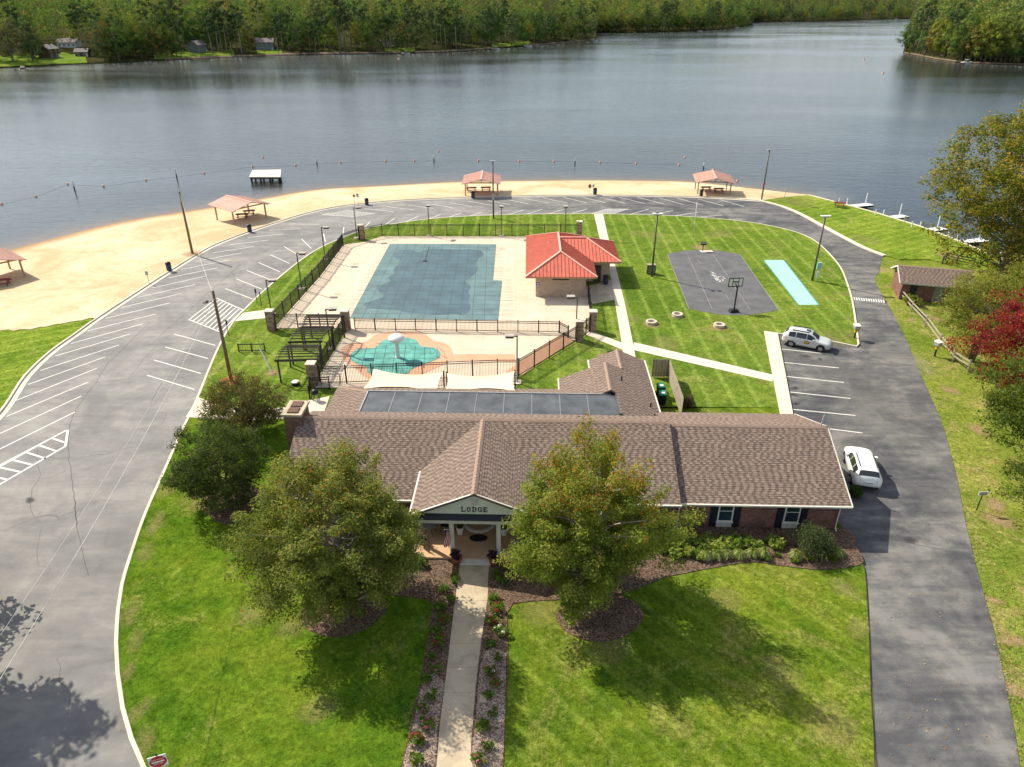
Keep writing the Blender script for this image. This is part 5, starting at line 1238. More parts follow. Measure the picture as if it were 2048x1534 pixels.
# ------------------------------------------------------------------ court lawn
court = flat_poly('court_pavement', smooth_path(Gs([(1334, 510), (1365, 504), (1405, 501.5), (1445, 504), (1480, 511)]), 1) + Gs([(1557, 622)]) + smooth_path(Gs([(1557, 622), (1515, 630), (1470, 633), (1425, 629), (1378, 620)]), 1)[1:], .0, .138, 'court_surface', kind='structure')
for a, b, c_, d in ((1375, 512, 1424, 620), (1426, 511, 1500, 622), (1334, 510, 1378, 620), (1480, 511, 1557, 622), (1394, 521, 1403, 530), (1451, 590, 1458, 603)): paint(G(a, b), G(c_, d), .045, .1415, court, 'faded_line', 'court_line')
r_ = random.Random(5)
for k in range(40):                                        # chalk marks
    u = k / 40; cx, cy = (1424 + 16 * u * 1.2, 546 + 30 * u) if k < 24 else (1440 + 8 * math.cos(k), 560 + 5 * math.sin(k))
    p = G(cx + r_.uniform(-2, 2), cy + r_.uniform(-1, 1)); a = r_.uniform(0, 3.14); l = r_.uniform(.12, .35); paint(p, (p[0] + l * math.cos(a), p[1] + l * math.sin(a)), .09, .1425 + k * .00003, court, 'white_line', 'chalk_mark')
lane = flat_poly('shuffleboard_pavement', Gs([(1527, 522), (1567, 522), (1637, 612), (1597, 612)]), .0, .14, 'teal_court', kind='structure')
m = MB(); m.ribbon(Gs([(1527, 522), (1567, 522), (1637, 612), (1597, 612), (1527, 522)]), -.06, .06, .05, .145); m.build('lane_border', 'splash_cover', lane)
X, Y = G(1467, 626)
t = thing('basketball_hoop', 'black portable basketball hoop on the grey court', 'hoop', (X, Y, .14), R(8))
m = MB(); m.rbox(0, 0, 0, .32, 1.1, .75, 0, None, .7); m.build('base', 'black_metal', t)
m = MB(); m.beam((0, 0, .25), (.1, .2, 2.9), .12, .12); m.build('pole_shaft', 'black_metal', t)
m = MB(); m.beam((.1, .2, 2.6), (.1, .75, 3.0), .08, .08); m.build('arm', 'black_metal', t)
m = MB(); m.box(-.72, .92, .75, .80, 2.62, 3.62); bd = m.build('backboard', 'black_metal', t)
m = MB()
for x0, x1, z0, z1 in ((-.63, -.28, 2.72, 3.53), (.48, .83, 2.72, 3.53), (-.2, .4, 3.26, 3.53), (-.2, .4, 2.72, 3.12)): m.box(x0, x1, .742, .75, z0, z1)
m.build('board_window', 'white_plastic', bd)
m = MB(); m.tube([(.1 + .23 * math.cos(a), 1.1 + .23 * math.sin(a), 2.85) for a in np.linspace(0, 6.283, 17)], .014, 5, cap=False); m.build('rim', 'orange_float', t)
X, Y = G(1405, 504); t = thing('park_grill', 'black pedestal charcoal grill at the far edge of the court', 'grill', (X, Y, .13))
m = MB(); m.tube([(0, 0, 0), (0, 0, .9)], .05, 7); m.build('post', 'black_metal', t); m = MB(); m.box(-.35, .35, -.25, .25, .9, 1.0); m.box(-.35, -.31, -.25, .25, 1.0, 1.2); m.box(.31, .35, -.25, .25, 1.0, 1.2); m.box(-.31, .31, .21, .25, 1.0, 1.2); m.build('firebox', 'black_metal', t); m = MB(); m.box(-.45, .45, -.2, .1, 1.1, 1.13); m.build('grate', 'grey_metal', t)
m = MB(); m.prism([(X - .3, Y - .5), (X + 1.4, Y - .45), (X + 1.3, Y + .3), (X - .4, Y + .3)], .0, .143); m.build('grill_pad', 'pale_concrete', court)
def fire_ring(px_, py_, label, s_):
    X, Y = G(px_, py_); t = thing('fire_ring', label, 'fire ring', (X, Y, .12), s_, 'stone fire rings'); n = 11; r_ = random.Random(int(px_))
    for lay in range(2):
        for k in range(n):
            a0, a1 = (k + lay * .5) / n * 6.2832 + .015, (k + 1 + lay * .5) / n * 6.2832 - .015; R0, R1 = .38, .60 + r_.uniform(-.02, .02)
            q = [(R0 * math.cos(a0), R0 * math.sin(a0)), (R1 * math.cos(a0), R1 * math.sin(a0)), (R1 * math.cos(a1), R1 * math.sin(a1)), (R0 * math.cos(a1), R0 * math.sin(a1))]
            m = MB(); m.hexa([(*p, lay * .15) for p in q] + [(*p, lay * .15 + .145) for p in q]); m.build('stone', 'stone_ring', t)
    m = MB(); m.lathe([(.02, .02), (.37, .02), (.37, .05), (.02, .1)], 16); m.build('ash_bed', 'ash', t)
fire_ring(1302, 649, 'stone fire ring closest to the court path', 0); fire_ring(1354, 634, 'stone fire ring in the middle, touching no path', 1); fire_ring(1438, 655, 'stone fire ring nearest the parked silver car', 2)

# bin enclosure behind the lodge
P0, P1, P2 = G(1302, 757), G(1335, 757), G(1362, 838)
t = thing('bin_enclosure', 'wooden board screen around the wheeled bins', 'screen', (*P0, .12)); k_ = 0
for a, b in ((P0, P1), (P1, P2)):
    L_ = math.hypot(b[0] - a[0], b[1] - a[1]); n = int(L_ / .24)
    for i in range(n):
        p, q = lerp(a, b, (i + .04) / n), lerp(a, b, (i + .96) / n); m = MB((*P0, 0)); m.beam((*p, .95), (*q, .95), .03, 1.75); m.build('board', 'grey_wood', t)
    m = MB((*P0, 0)); m.beam((*a, 1.5), (*b, 1.5), .07, .09); m.beam((*a, .5), (*b, .5), .07, .09); m.build('rail', 'grey_wood', t)
def wheelie(px_, py_, label, rz_):
    X, Y = G(px_, py_, .5); t = thing('wheeled_bin', label, 'bin', (X, Y, .12), rz_)
    m = MB(); m.rbox(0, 0, .1, 1.0, .52, .60, 0, None, 1.18); m.build('tub', 'dark_shutter', t); m = MB(); m.hexa([(-.34, -.38, 1.0), (.34, -.38, 1.0), (.34, .38, 1.02), (-.34, .38, 1.02), (-.28, -.32, 1.10), (.28, -.32, 1.10), (.28, .36, 1.14), (-.28, .36, 1.14)]); m.build('lid', 'green_bin', t)
    for s_ in (-1, 1): m = MB(); m.tube([(s_ * .26, .3, .12), (s_ * .32, .3, .12)], .12, 10); m.build('wheel', 'tyre', t)
    m = MB(); m.box(-.16, .16, -.2, .05, 1.105, 1.135); m.build('lid_label', 'white_plastic', t)
wheelie(1321, 785, 'green-lidded wheeled bin behind the screen, back one', R(5)); wheelie(1324, 800, 'green-lidded wheeled bin behind the screen, front one', R(-4))

# speed bump, mail boxes, split-rail fence, shed
a, b = G(1705, 597), G(1772, 603); bump_ = thing('speed_bump', 'black speed bump with white stripes across the driveway', 'speed bump', (*a, 0), math.atan2(b[1] - a[1], b[0] - a[0])); L_ = math.hypot(b[0] - a[0], b[1] - a[1])
m = MB(); m.add([(0, -.45, 0), (0, 0, .09), (0, .45, 0), (L_, -.45, 0), (L_, 0, .09), (L_, .45, 0)], [(0, 3, 4, 1), (1, 4, 5, 2), (0, 1, 2), (3, 5, 4)]); m.build('ramp', 'black_trim', bump_)
for k in range(13):
    x = .1 + k * (L_ - .3) / 12.6; m = MB(); m.add([(x, -.46, .004), (x + .15, -.46, .004), (x + .15, 0, .096), (x, 0, .096), (x + .15, .46, .004), (x, .46, .004)], [(0, 1, 2, 3), (3, 2, 4, 5)]); m.build('stripe', 'white_plastic', bump_)
def box_post(px_, py_, label, rz_):
    X, Y = G(px_, py_); t = thing('box_post', label, 'post box', (X, Y, 0), rz_)
    m = MB(); m.rbox(0, 0, -.1, 1.0, .12, .12); m.build('post', 'black_metal', t); m = MB(); m.box(-.14, .14, -.09, .09, .75, 1.15); m.build('notice', 'yellow_paint', t); m = MB(); m.box(-.26, .26, -.25, .25, 1.15, 1.48); m.build('box', 'galvanised', t)
    m = MB(); m.hexa([(-.3, -.29, 1.48), (.3, -.29, 1.48), (.3, .29, 1.48), (-.3, .29, 1.48), (-.3, -.29, 1.52), (.3, -.29, 1.52), (.3, .29, 1.6), (-.3, .29, 1.6)]); m.build('lid', 'white_plastic', t)
box_post(1708, 678, 'pale box on a yellow and black post at the kerb corner', 0); box_post(1869, 712, 'grey box on a yellow and black post by the rail fence', R(20))
rail_pts = smooth_path(Gs([(1797, 592), (1822, 622), (1850, 652), (1878, 690), (1905, 722), (1935, 742)]), 2.6)
t = thing('split_rail_fence', 'weathered split-rail fence along the driveway verge', 'fence', (*rail_pts[0], 0))
for i, p in enumerate(rail_pts):
    m = MB((*rail_pts[0], 0)); m.rbox(p[0], p[1], -.2, 1.15, .16, .13, .6); m.build('post', 'grey_wood', t)
    if i + 1 < len(rail_pts):
        q = rail_pts[i + 1]
        for z in (.5, .95): m = MB((*rail_pts[0], 0)); m.beam((p[0] + rnd.uniform(-.05, .05), p[1], z + rnd.uniform(-.05, .05)), (q[0], q[1] + .04, z + rnd.uniform(-.06, .06)), .09, .12); m.build('rail', 'grey_wood', t)
rp = Gs([(1884, 527), (1890, 522), (1912, 528), (1945, 534)])
t = thing('rail_fence', 'dark wooden rail fence behind the boat shed', 'fence', (*rp[0], 0))
for i, p in enumerate(rp):
    m = MB((*rp[0], 0)); m.rbox(p[0], p[1], 0, 1.2, .14, .14); m.build('post', 'dark_wood', t)
    if i < 3:
        for z in (.45, .8, 1.12): m = MB((*rp[0], 0)); m.beam((*p, z), (*rp[i + 1], z), .06, .12); m.build('rail', 'dark_wood', t)
SX, SY = G(1797, 598); sa_ = math.atan2(G(1890, 606)[1] - SY, G(1890, 606)[0] - SX)
shed = thing('boat_shed', 'small brick shed with brown shingle roof beside the driveway', 'shed', (SX, SY, -.03), sa_)
m = MB(); m.box(0, 6.9, 0, 4.4, 0, 2.3); m.build('wall', 'red_brick', shed)
m = MB(); m.poly([(-.002, 0, 2.25), (-.002, 4.4, 2.25), (-.002, 2.2, 3.2)]); m.poly([(6.902, 4.4, 2.25), (6.902, 0, 2.25), (6.902, 2.2, 3.2)]); m.build('gable_wall', 'cream_siding', shed)
shingled(shed, [(-.4, -.5, 2.15), (7.3, -.5, 2.15), (7.3, 2.2, 3.32), (-.4, 2.2, 3.32)], .18, .3, .1, 21); shingled(shed, [(7.3, 4.9, 2.15), (-.4, 4.9, 2.15), (-.4, 2.2, 3.32), (7.3, 2.2, 3.32)], .18, .3, .1, 22)
ridge_cap(shed, (-.4, 2.2, 3.35), (7.3, 2.2, 3.35))
m = MB(); m.beam((-.42, -.5, 2.1), (-.42, 2.2, 3.27), .05, .16); m.beam((-.42, 2.2, 3.27), (-.42, 4.9, 2.1), .05, .16); m.build('rake_board', 'white_trim', shed); m = MB(); m.beam((-.4, -.53, 2.08), (7.3, -.53, 2.08), .05, .15); m.build('fascia', 'galvanised', shed)
for x, w in ((.9, .75), (3.4, 1.0)): m = MB(); m.box(x, x + w, -.03, .01, .1, 2.0); dd = m.build('door', 'black_trim' if x < 2 else 'grey_metal', shed); m = MB(); m.box(x + w - .12, x + w - .06, -.06, -.03, .95, 1.08); m.build('handle', 'galvanised', dd)

# ------------------------------------------------------------------ lake furniture: docks, raft, buoys
def dock(pa, pb, label, w=1.45):
    a, b = G(*pa, -.35), G(*pb, -.35); an = math.atan2(b[1] - a[1], b[0] - a[0]); L_ = math.hypot(b[0] - a[0], b[1] - a[1])
    t = thing('boat_dock', label, 'dock', (*a, -.35), an, 'pale boat docks'); n = int(L_ / .3)
    for k in range(n): m = MB(); x = k * L_ / n; m.box(x + .01, x + L_ / n - .01, -w / 2, w / 2, -.06, 0); m.build('plank', 'white_plastic', t)
    for s_ in (-1, 1): m = MB(); m.box(0, L_, s_ * w / 2 - .05, s_ * w / 2 + .05, -.28, -.065); m.build('float_edge', 'black_metal', t)
    for x, y, h in ((.3, -w / 2 - .1, .5), (-.6, w / 2, 1.3), (1.2, w / 2 + .1, 1.1), (L_ - .4, w / 2 + .1, 1.7)): m = MB(); m.tube([(x, y, -2.0), (x, y, h)], .09, 8); m.build('pile', 'white_plastic', t)
for pa, pb, l in (((1688, 413), (1742, 408), 'pale boat dock nearest the shore picnic table'), ((1762, 437), (1811, 431), 'second pale boat dock along the seawall'), ((1835, 462), (1888, 456), 'third pale boat dock along the seawall'), ((1908, 484), (1972, 479), 'fourth pale boat dock partly behind the autumn tree'), ((1990, 519), (2040, 518), 'pale boat dock half hidden by the yellow tree')): dock(pa, pb, l)
A_ = [G(*k, .35) for k in ((498, 354), (561, 354), (562, 339), (505, 340))]
t = thing('swim_platform', 'cream swim platform on black legs in the lake', 'platform', (*A_[0], 0))
for k in range(8):
    p0, p1, q0, q1 = lerp(A_[0], A_[3], k / 8), lerp(A_[1], A_[2], k / 8), lerp(A_[0], A_[3], (k + .94) / 8), lerp(A_[1], A_[2], (k + .94) / 8)
    m = MB((*A_[0], 0)); m.prism([p0, p1, q1, q0], .28, .36); m.build('deck_plank', 'cream_siding', t)
for u in (.06, .35, .65, .94):
    for v in (.06, .94):
        p = lerp(lerp(A_[0], A_[1], u), lerp(A_[3], A_[2], u), v); m = MB((*A_[0], 0)); m.tube([(*p, -3), (*p, .28)], .2, 8); m.build('leg', 'black_metal', t)
p, q = lerp(A_[0], A_[1], .02), lerp(A_[0], A_[1], .98); m = MB((*A_[0], 0)); m.beam((p[0], p[1] + .1, .12), (q[0], q[1] + .1, .12), .15, .3); m.build('edge_beam', 'dark_wood', t)
BU = [(3, 409), (72, 394), (135, 369), (207, 373), (292, 361), (408, 347), (505, 334), (591, 331), (681, 325), (771, 323), (829, 322), (957, 322), (1038, 323), (1108, 323), (1200, 325), (1272, 327), (1358, 330), (1427, 340), (1475, 362)]
EX = [(526, 315), (877, 303), (1370, 315)]
bu0 = None
for i, (px_, py_) in enumerate(BU + EX):
    X, Y = G(px_, py_, WL); l = (f'{ORD[i]} orange and white float along the swimming line from the wide sand' if i < len(BU) else ['lone orange float beyond the swim platform', 'lone orange float out past the middle pavilion', 'lone orange float out past the bend pavilion'][i - len(BU)])
    if bu0 is None:
        bu0 = thing('swim_buoy', l, 'buoy', (X, Y, WL), 0, 'swimming line floats'); m = MB(); m.lathe([(.02, -.22), (.2, -.12), (.27, 0.02), (.25, .1)], 12); m.build('lower_shell', 'white_plastic', bu0, smooth=True); m = MB(); m.lathe([(.25, .1), (.2, .22), (.1, .3), (.02, .32)], 12); m.build('upper_shell', 'orange_float', bu0, smooth=True)
    else: dup(bu0, (X, Y, WL), 0, l, 'swimming line floats')
rp_ = [(*G(a, b, WL), WL + .01) for a, b in BU]
m = MB(rp_[0]); m.tube(rp_, .014, 5); m.build('float_rope', 'grey_metal', label='thin dark rope joining the swimming line floats', cat='rope')
for px_, py_, l in ((150, 382, 'white channel marker post nearest the picture edge in the lake'), (354, 357, 'white channel marker post behind the sand utility pole'), (634, 328, 'white marker buoy post just past the swim platform'), (868, 322, 'white marker buoy post short of the middle pavilion'), (1150, 327, 'white marker buoy post between the two far pavilions'), (1407, 337, 'white marker post behind the bend pavilion')):
    X, Y = G(px_, py_, WL); t = thing('channel_marker', l, 'marker', (X, Y, WL)); hh = 1.9 if py_ > 340 else 1.2
    m = MB(); m.tube([(0, 0, -1), (0, 0, hh * .45)], .12, 8); m.build('base', 'black_metal', t); m = MB(); m.tube([(0, 0, hh * .45), (0, 0, hh)], .11, 8); m.build('post', 'white_plastic', t)
# ================================================================== VEHICLES
def suv(name, label, loc, rz_, paint_mat, L_=4.6, Wd=1.85, Ht=1.68, wb=2.68, fast=False):
    t = thing(name, label, 'car', loc, rz_)
    k = L_ / 4.6
    #        x      bottom belt  top    half-w  top half-w
    ST = [(-2.30, .50, .72, .80, .70, .62), (-2.26, .40, .95, 1.02, .82, .70), (-2.14, .32, 1.02, 1.22, .88, .68), (-1.86, .26, 1.05, 1.55, .91, .62), (-1.45, .23, 1.05, 1.64, .925, .62), (-.7, .22, 1.04, 1.68, .925, .63), (.0, .22, 1.02, 1.66, .925, .63), (.38, .22, 1.01, 1.55, .925, .63), (.80, .22, 1.00, 1.26, .925, .68), (1.10, .23, .98, 1.06, .92, .78), (1.55, .24, .93, 1.00, .91, .76), (1.95, .27, .86, .94, .88, .72), (2.18, .32, .74, .84, .80, .66), (2.30, .42, .62, .66, .66, .56)]
    S = np.array(ST); S[:, 0] *= k; S[:, 4:] *= Wd / 1.85; S[:, 3] = np.where(S[:, 3] > 1.1, 1.1 + (S[:, 3] - 1.1) * (Ht - 1.1) / .58, S[:, 3])
    xf = np.linspace(S[0, 0], S[-1, 0], 47); D = [np.interp(xf, S[:, 0], S[:, i]) for i in range(6)]
    def half(i):
        x, zb, be, tp, w, tw = [d[i] for d in D]; be = min(be, tp - .03)
        return [(x, 0, tp + .02), (x, tw * .7, tp + .01), (x, tw, tp - .05), (x, w - .03, be), (x, w, be - .12), (x, w, .62), (x, w - .02, .45), (x, w - .06, zb + .04), (x, w - .2, zb)]
    def ring(i):
        h = half(i); return h + [(x, -y, z) for x, y, z in h[:0:-1]]
    m = MB(); n = len(ring(0))
    vs_ = [p for i in range(len(xf)) for p in ring(i)]
    m.add(vs_, [(i * n + j, (i + 1) * n + j, (i + 1) * n + (j + 1) % n, i * n + (j + 1) % n) for i in range(len(xf) - 1) for j in range(n)] + [tuple(range(n)), tuple(range(len(vs_) - 1, len(vs_) - n - 1, -1))])
    body = m.build('body', paint_mat, t, smooth=True)
    def hp(x, j, e=0.0):
        h = [np.interp(x, xf, [half(i)[j][a] for i in range(len(xf))]) for a in (1, 2)]; return Vector((x, h[0], h[1]))
    for s_ in (-1, 1):                                     # side glass, front and rear
        for x0, x1 in ((-1.02 * k, -.08 * k), (-.02 * k, .72 * k), (-1.72 * k, -1.08 * k)):
            m = MB(); st_ = 6
            for a in range(st_):
                q = []
                for xx, f in ((x0 + (x1 - x0) * a / st_, .0), (x0 + (x1 - x0) * (a + 1) / st_, .0)):
                    p2, p3 = hp(xx, 2), hp(xx, 3); lo = p3.lerp(p2, .06); hi = p3.lerp(p2, .88); q.append((lo, hi))
                o_ = Vector((0, .012, .004))
                P4 = [q[0][0] + o_, q[1][0] + o_, q[1][1] + o_, q[0][1] + o_]
                m.add([(p.x, p.y * s_, p.z) for p in P4], [(0, 1, 2, 3) if s_ < 0 else (3, 2, 1, 0)])
            m.build('side_window', 'dark_glass', t)
    def top_glass(x0, x1, nm, wf=.92):
        m = MB(); st_ = 5
        for a in range(st_):
            xa, xb = x0 + (x1 - x0) * a / st_, x0 + (x1 - x0) * (a + 1) / st_; P4 = []
            for xx in (xa, xb):
                c0, c1, c2 = hp(xx, 0), hp(xx, 1), hp(xx, 2); P4.append([(xx, 0, c0.z + .012), (xx, c1.y * wf, c1.z + .012), (xx, c2.y * wf, c2.z + .014)])
            for s_ in (-1, 1):
                for b in range(2):
                    q = [P4[0][b], P4[1][b], P4[1][b + 1], P4[0][b + 1]]; m.add([(x, y * s_, z) for x, y, z in q], [(0, 1, 2, 3)])
        m.build(nm, 'dark_glass', t, smooth=True)
    top_glass(.40 * k, 1.02 * k, 'windscreen'); top_glass(-2.12 * k, -1.84 * k, 'rear_window', .98)
    if not fast: top_glass(-.22 * k, .22 * k, 'sunroof', .55)
    for sx in (-1, 1):
        for s_ in (-1, 1):
            x = sx * wb / 2 + (.02 if sx > 0 else -.02); y = s_ * (Wd / 2 - .1)
            m = MB(); m.tube([(x, y - .02 * s_, .36), (x, y + .095 * s_, .36)], .42, 20); m.build('wheel_arch', 'black_trim', t)
            m = MB(); m.tube([(x, y - .1 * s_, .34), (x, y + .11 * s_, .34)], .345, 20); wh = m.build('wheel', 'tyre', t)
            m = MB(); m.tube([(x, y + .10 * s_, .34), (x, y + .125 * s_, .34)], .20, 14)
            for q in range(5): a = q * 1.2566; m.beam((x, y + .12 * s_, .34), (x + .23 * math.cos(a), y + .12 * s_, .34 + .23 * math.sin(a)), .03, .06)
            m.build('rim', 'rim', wh)
    for s_ in (-1, 1):
        m = MB(); m.hexa([(2.02 * k, s_ * .55, .70), (2.24 * k, s_ * .50, .68), (2.12 * k, s_ * .80, .68), (1.95 * k, s_ * .86, .72), (1.98 * k, s_ * .55, .86), (2.20 * k, s_ * .50, .78), (2.08 * k, s_ * .80, .80), (1.88 * k, s_ * .88, .86)]); m.build('headlight', 'white_plastic', t)
        m = MB(); m.hexa([(-2.285 * k, s_ * .5, .84), (-2.0 * k, s_ * .92 * Wd / 1.85, .88), (-1.98 * k, s_ * .86, .9), (-2.2 * k, s_ * .5, .86), (-2.275 * k, s_ * .52, .98), (-1.95 * k, s_ * .925 * Wd / 1.85, 1.03), (-1.95 * k, s_ * .86, 1.05), (-2.2 * k, s_ * .5, 1.0)]); m.build('tail_light', 'red_lamp', t)
        m = MB(); m.box(.52 * k, .72 * k, s_ * (Wd / 2 + .02) - .1, s_ * (Wd / 2 + .02) + .1, 1.0, 1.14); m.build('mirror', paint_mat, t)
        m = MB(); m.box(-1.5 * k, .1 * k, s_ * .56 - .02, s_ * .56 + .02, Ht - .03, Ht + .05); m.build('roof_rail', 'black_trim', t)
        for x in (-.9 * k, .12 * k): m = MB(); m.box(x, x + .18, s_ * (Wd / 2 + .005) - .015, s_ * (Wd / 2 + .005) + .015, .88, .91); m.build('door_handle', paint_mat, t)
    m = MB(); m.box(-2.33 * k, -2.2 * k, -.7, .7, .34, .52); m.build('bumper', 'black_trim', t); m = MB(); m.box(2.2 * k, 2.32 * k, -.6, .6, .36, .56); m.build('bumper', 'black_trim', t)
    m = MB(); m.box(-2.32 * k, -2.27 * k, -.27, .27, .72, .87); m.build('number_plate', 'lead_sign', t)
    m = MB(); m.box(2.2 * k, 2.285 * k, -.42, .42, .6, .72); m.build('front_grille', 'black_trim', t)
    return t
car1 = suv('parked_car', 'silver suv with roof rails parked at the corner kerb of the lot', (29.15, 64.35, 0), R(-27), 'silver_paint')
m = MB(); m.add([(.05 + .26 * math.cos(a), -.935, .76 + .17 * math.sin(a)) for a in np.linspace(6.0, 0, 20)], [tuple(range(20))]); em = m.build('door_emblem', 'black_trim', car1)
m = MB(); m.add([(.05 + .19 * math.cos(a), -.938, .76 + .10 * math.sin(a)) for a in np.linspace(6.0, 0, 20)], [tuple(range(20))]); m.build('emblem_mark', 'yellow_paint', em)
car2 = suv('parked_car', 'white suv parked against the end wall of the lodge', (25.15, 42.6, 0), R(76), 'white_paint', 4.75, 1.9, 1.60, 2.82, True)

# ================================================================== PLANTS
def leaf_cloud(centers, radii, per, size, cols, seed, up=.35, flat=.75, tipcol=None, tipz=None, aspect=.55, spray=0.0, rand=.6, radial=0.0, clump=.55):
    """leaf-sized faces gathered in clumps -> verts, faces, colours"""
    rs = np.random.RandomState(seed); C_ = np.repeat(np.asarray(centers, float), per, 0); RR = np.repeat(np.asarray(radii, float), per)
    n = len(C_); d = rs.normal(size=(n, 3)); d /= np.linalg.norm(d, axis=1)[:, None]
    r = RR * np.power(rs.rand(n), .42); off_ = d * r[:, None]; off_[:, 2] *= flat; P = C_ + off_
    if spray:                                              # boughs reach outwards from the crown's middle
        mid = np.array([0, 0, np.mean(np.asarray(centers)[:, 2]) * .8]); ra = C_ - mid; ra /= np.linalg.norm(ra, axis=1)[:, None] + 1e-9; ra[:, 2] += .15
        q = (off_ * ra).sum(1); P = P + ra * (q * spray)[:, None]
    N = d * clump + rs.normal(size=(n, 3)) * rand; N[:, 2] += up * 1.6
    if radial:
        rc = P - np.array([0, 0, np.asarray(centers)[:, 2].min() * .4 + np.asarray(centers)[:, 2].mean() * .6]); rc /= np.linalg.norm(rc, axis=1)[:, None] + 1e-9; N += rc * radial
    N /= np.linalg.norm(N, axis=1)[:, None]
    T = np.cross(N, rs.normal(size=(n, 3))); T /= np.linalg.norm(T, axis=1)[:, None] + 1e-9; B = np.cross(N, T)
    s_ = size * (.45 + 1.1 * rs.rand(n) ** 1.4); l = (T * s_[:, None] * .5); w = (B * s_[:, None] * .5 * aspect)
    V = np.stack([P - l, P + w, P + l, P - w], 1).reshape(-1, 3)
    cl = np.asarray(cols, float); cb = cl[rs.randint(0, len(cl), len(centers))]; colr = np.repeat(cb, per, 0) * .55 + cl[rs.randint(0, len(cl), n)] * .45
    colr *= (.75 + .5 * rs.rand(n))[:, None]
    if tipcol is not None:
        zc = np.repeat(np.asarray(centers)[:, 2], per); pr = np.clip((zc - tipz[0]) / (tipz[1] - tipz[0]), 0, 1) * tipz[2] + tipz[3]
        clr = rs.rand(len(centers)); pick = (rs.rand(n) < pr * np.repeat(.4 + 1.6 * clr, per)); tc = np.asarray(tipcol, float)
        colr[pick] = tc[rs.randint(0, len(tc), pick.sum())] * (.8 + .4 * rs.rand(pick.sum()))[:, None]
    return V, colr
def cloud_mesh(name, V, colr, mat='leaf'):
    n = len(V) // 4; me = bpy.data.meshes.new(name)
    me.vertices.add(len(V)); me.vertices.foreach_set('co', V.astype(np.float32).ravel())
    me.loops.add(len(V)); me.loops.foreach_set('vertex_index', np.arange(len(V), dtype=np.int32))
    me.polygons.add(n); me.polygons.foreach_set('loop_start', np.arange(0, len(V), 4, dtype=np.int32))
    try: me.polygons.foreach_set('loop_total', np.full(n, 4, dtype=np.int32))
    except Exception: pass
    at = me.attributes.new('col', 'FLOAT_COLOR', 'FACE'); at.data.foreach_set('color', np.concatenate([colr, np.ones((n, 1))], 1).astype(np.float32).ravel())
    me.materials.append(MATS[mat]); me.update(calc_edges=True); me.validate(); return me
def crown_points(rs, n, r, z0, z1, shape='round', lump=.25, inner=.35):
    """clump centres through an uneven crown"""
    out = []; zc, hz = (z0 + z1) / 2, (z1 - z0) / 2; ph = rs.rand(8) * 6.28
    while len(out) < n:
        d = rs.normal(size=3); d /= np.linalg.norm(d); az = math.atan2(d[1], d[0])
        k = 1 + lump * (.5 * math.sin(3 * az + ph[0] + d[2] * 2) + .35 * math.sin(5 * az + ph[1] - d[2] * 4) + .3 * math.sin(4 * d[2] + 2 * az + ph[2]))
        f = (inner + (1 - inner) * rs.rand() ** .5) * k; p = np.array([d[0] * r * f, d[1] * r * f, zc + d[2] * hz * f])
        if shape == 'cone': tz = (p[2] - z0) / (z1 - z0); p[:2] *= (1.25 - 1.0 * np.clip(tz, 0, 1))
        if shape == 'dome' and p[2] < zc: p[2] = zc - (zc - p[2]) * .8; p[:2] *= 1.05
        out.append(p)
    return np.array(out)
def tree_meshes(seed, h, r, z0, clumps, per, leaf, cols, tipcol=None, tip=None, shape='round', trunk=.3, mat='leaf', bark='bark', limbs=26, clump_r=.17, lump=.25, multi=1, inner=.35, up=.35, spray=0.0, rand=.6, radial=0.0, clump=.55):
    rs = np.random.RandomState(seed); C_ = crown_points(rs, clumps, r, z0, h, shape, lump, inner)
    rad = r * clump_r * (.7 + .6 * rs.rand(clumps))
    V, cl = leaf_cloud(C_, rad, per, leaf, cols, seed + 1, up, .72, tipcol, tip, .55, spray, rand, radial, clump)
    crown = cloud_mesh('crown', V, cl, mat)
    m = MB(); tops = []
    for k in range(multi):
        a = k * 6.283 / max(1, multi) + rs.rand(); s_ = (r * .35 if multi > 1 else .0)
        top = np.array([s_ * math.cos(a) + rs.normal() * .03 * h, s_ * math.sin(a) + rs.normal() * .03 * h, h * .80]); tops.append(top)
        tr = trunk / (multi ** .5); pts_ = [(.12 * math.cos(a) * (multi > 1), .12 * math.sin(a) * (multi > 1), -.2), tuple(top * [.25, .25, .3]), tuple(top * [.6, .6, .62]), tuple(top)]
        m.tube(pts_, [tr * 1.35, tr, tr * .6, tr * .15], 8)
    idx = rs.permutation(clumps)[:limbs]
    for i in idx:
        c_ = C_[i]; top = tops[rs.randint(len(tops))]; zt = np.clip(c_[2] - np.hypot(c_[0], c_[1]) * (.45 + .4 * rs.rand()), z0 * .75, h * .78); f = zt / (h * .8); st_ = np.array([top[0] * f, top[1] * f, zt])
        md = (st_ + c_) / 2 + rs.normal(size=3) * .05 * r + np.array([0, 0, .05 * r]); br = trunk * (.30 + .15 * rs.rand()) * (1 - f * .5)
        m.tube([tuple(st_), tuple(md), tuple(c_)], [br, br * .6, br * .18], 5, cap=False)
    tm = m.mesh('trunk'); tm.materials.append(MATS[bark]); tm.polygons.foreach_set('use_smooth', [True] * len(tm.polygons))
    return tm, crown
def put_tree(name, label, cat, meshes, loc, rz_=0.0, s_=1.0, group=None, sz=None):
    t = thing(name, label, cat, loc, rz_, group); t.scale = (s_, s_, sz or s_)
    link_mesh('trunk', meshes[0], t); link_mesh('crown', meshes[1], t); return t
GREEN = [(.160, .212, .030), (.205, .25, .038), (.245, .275, .048), (.110, .156, .026), (.275, .275, .06)]
OLIVE = [(.188, .215, .044), (.232, .252, .057), (.145, .172, .038), (.28, .28, .078), (.108, .136, .032)]
ORANGE = [(.36, .125, .022), (.34, .19, .030), (.28, .20, .032)]
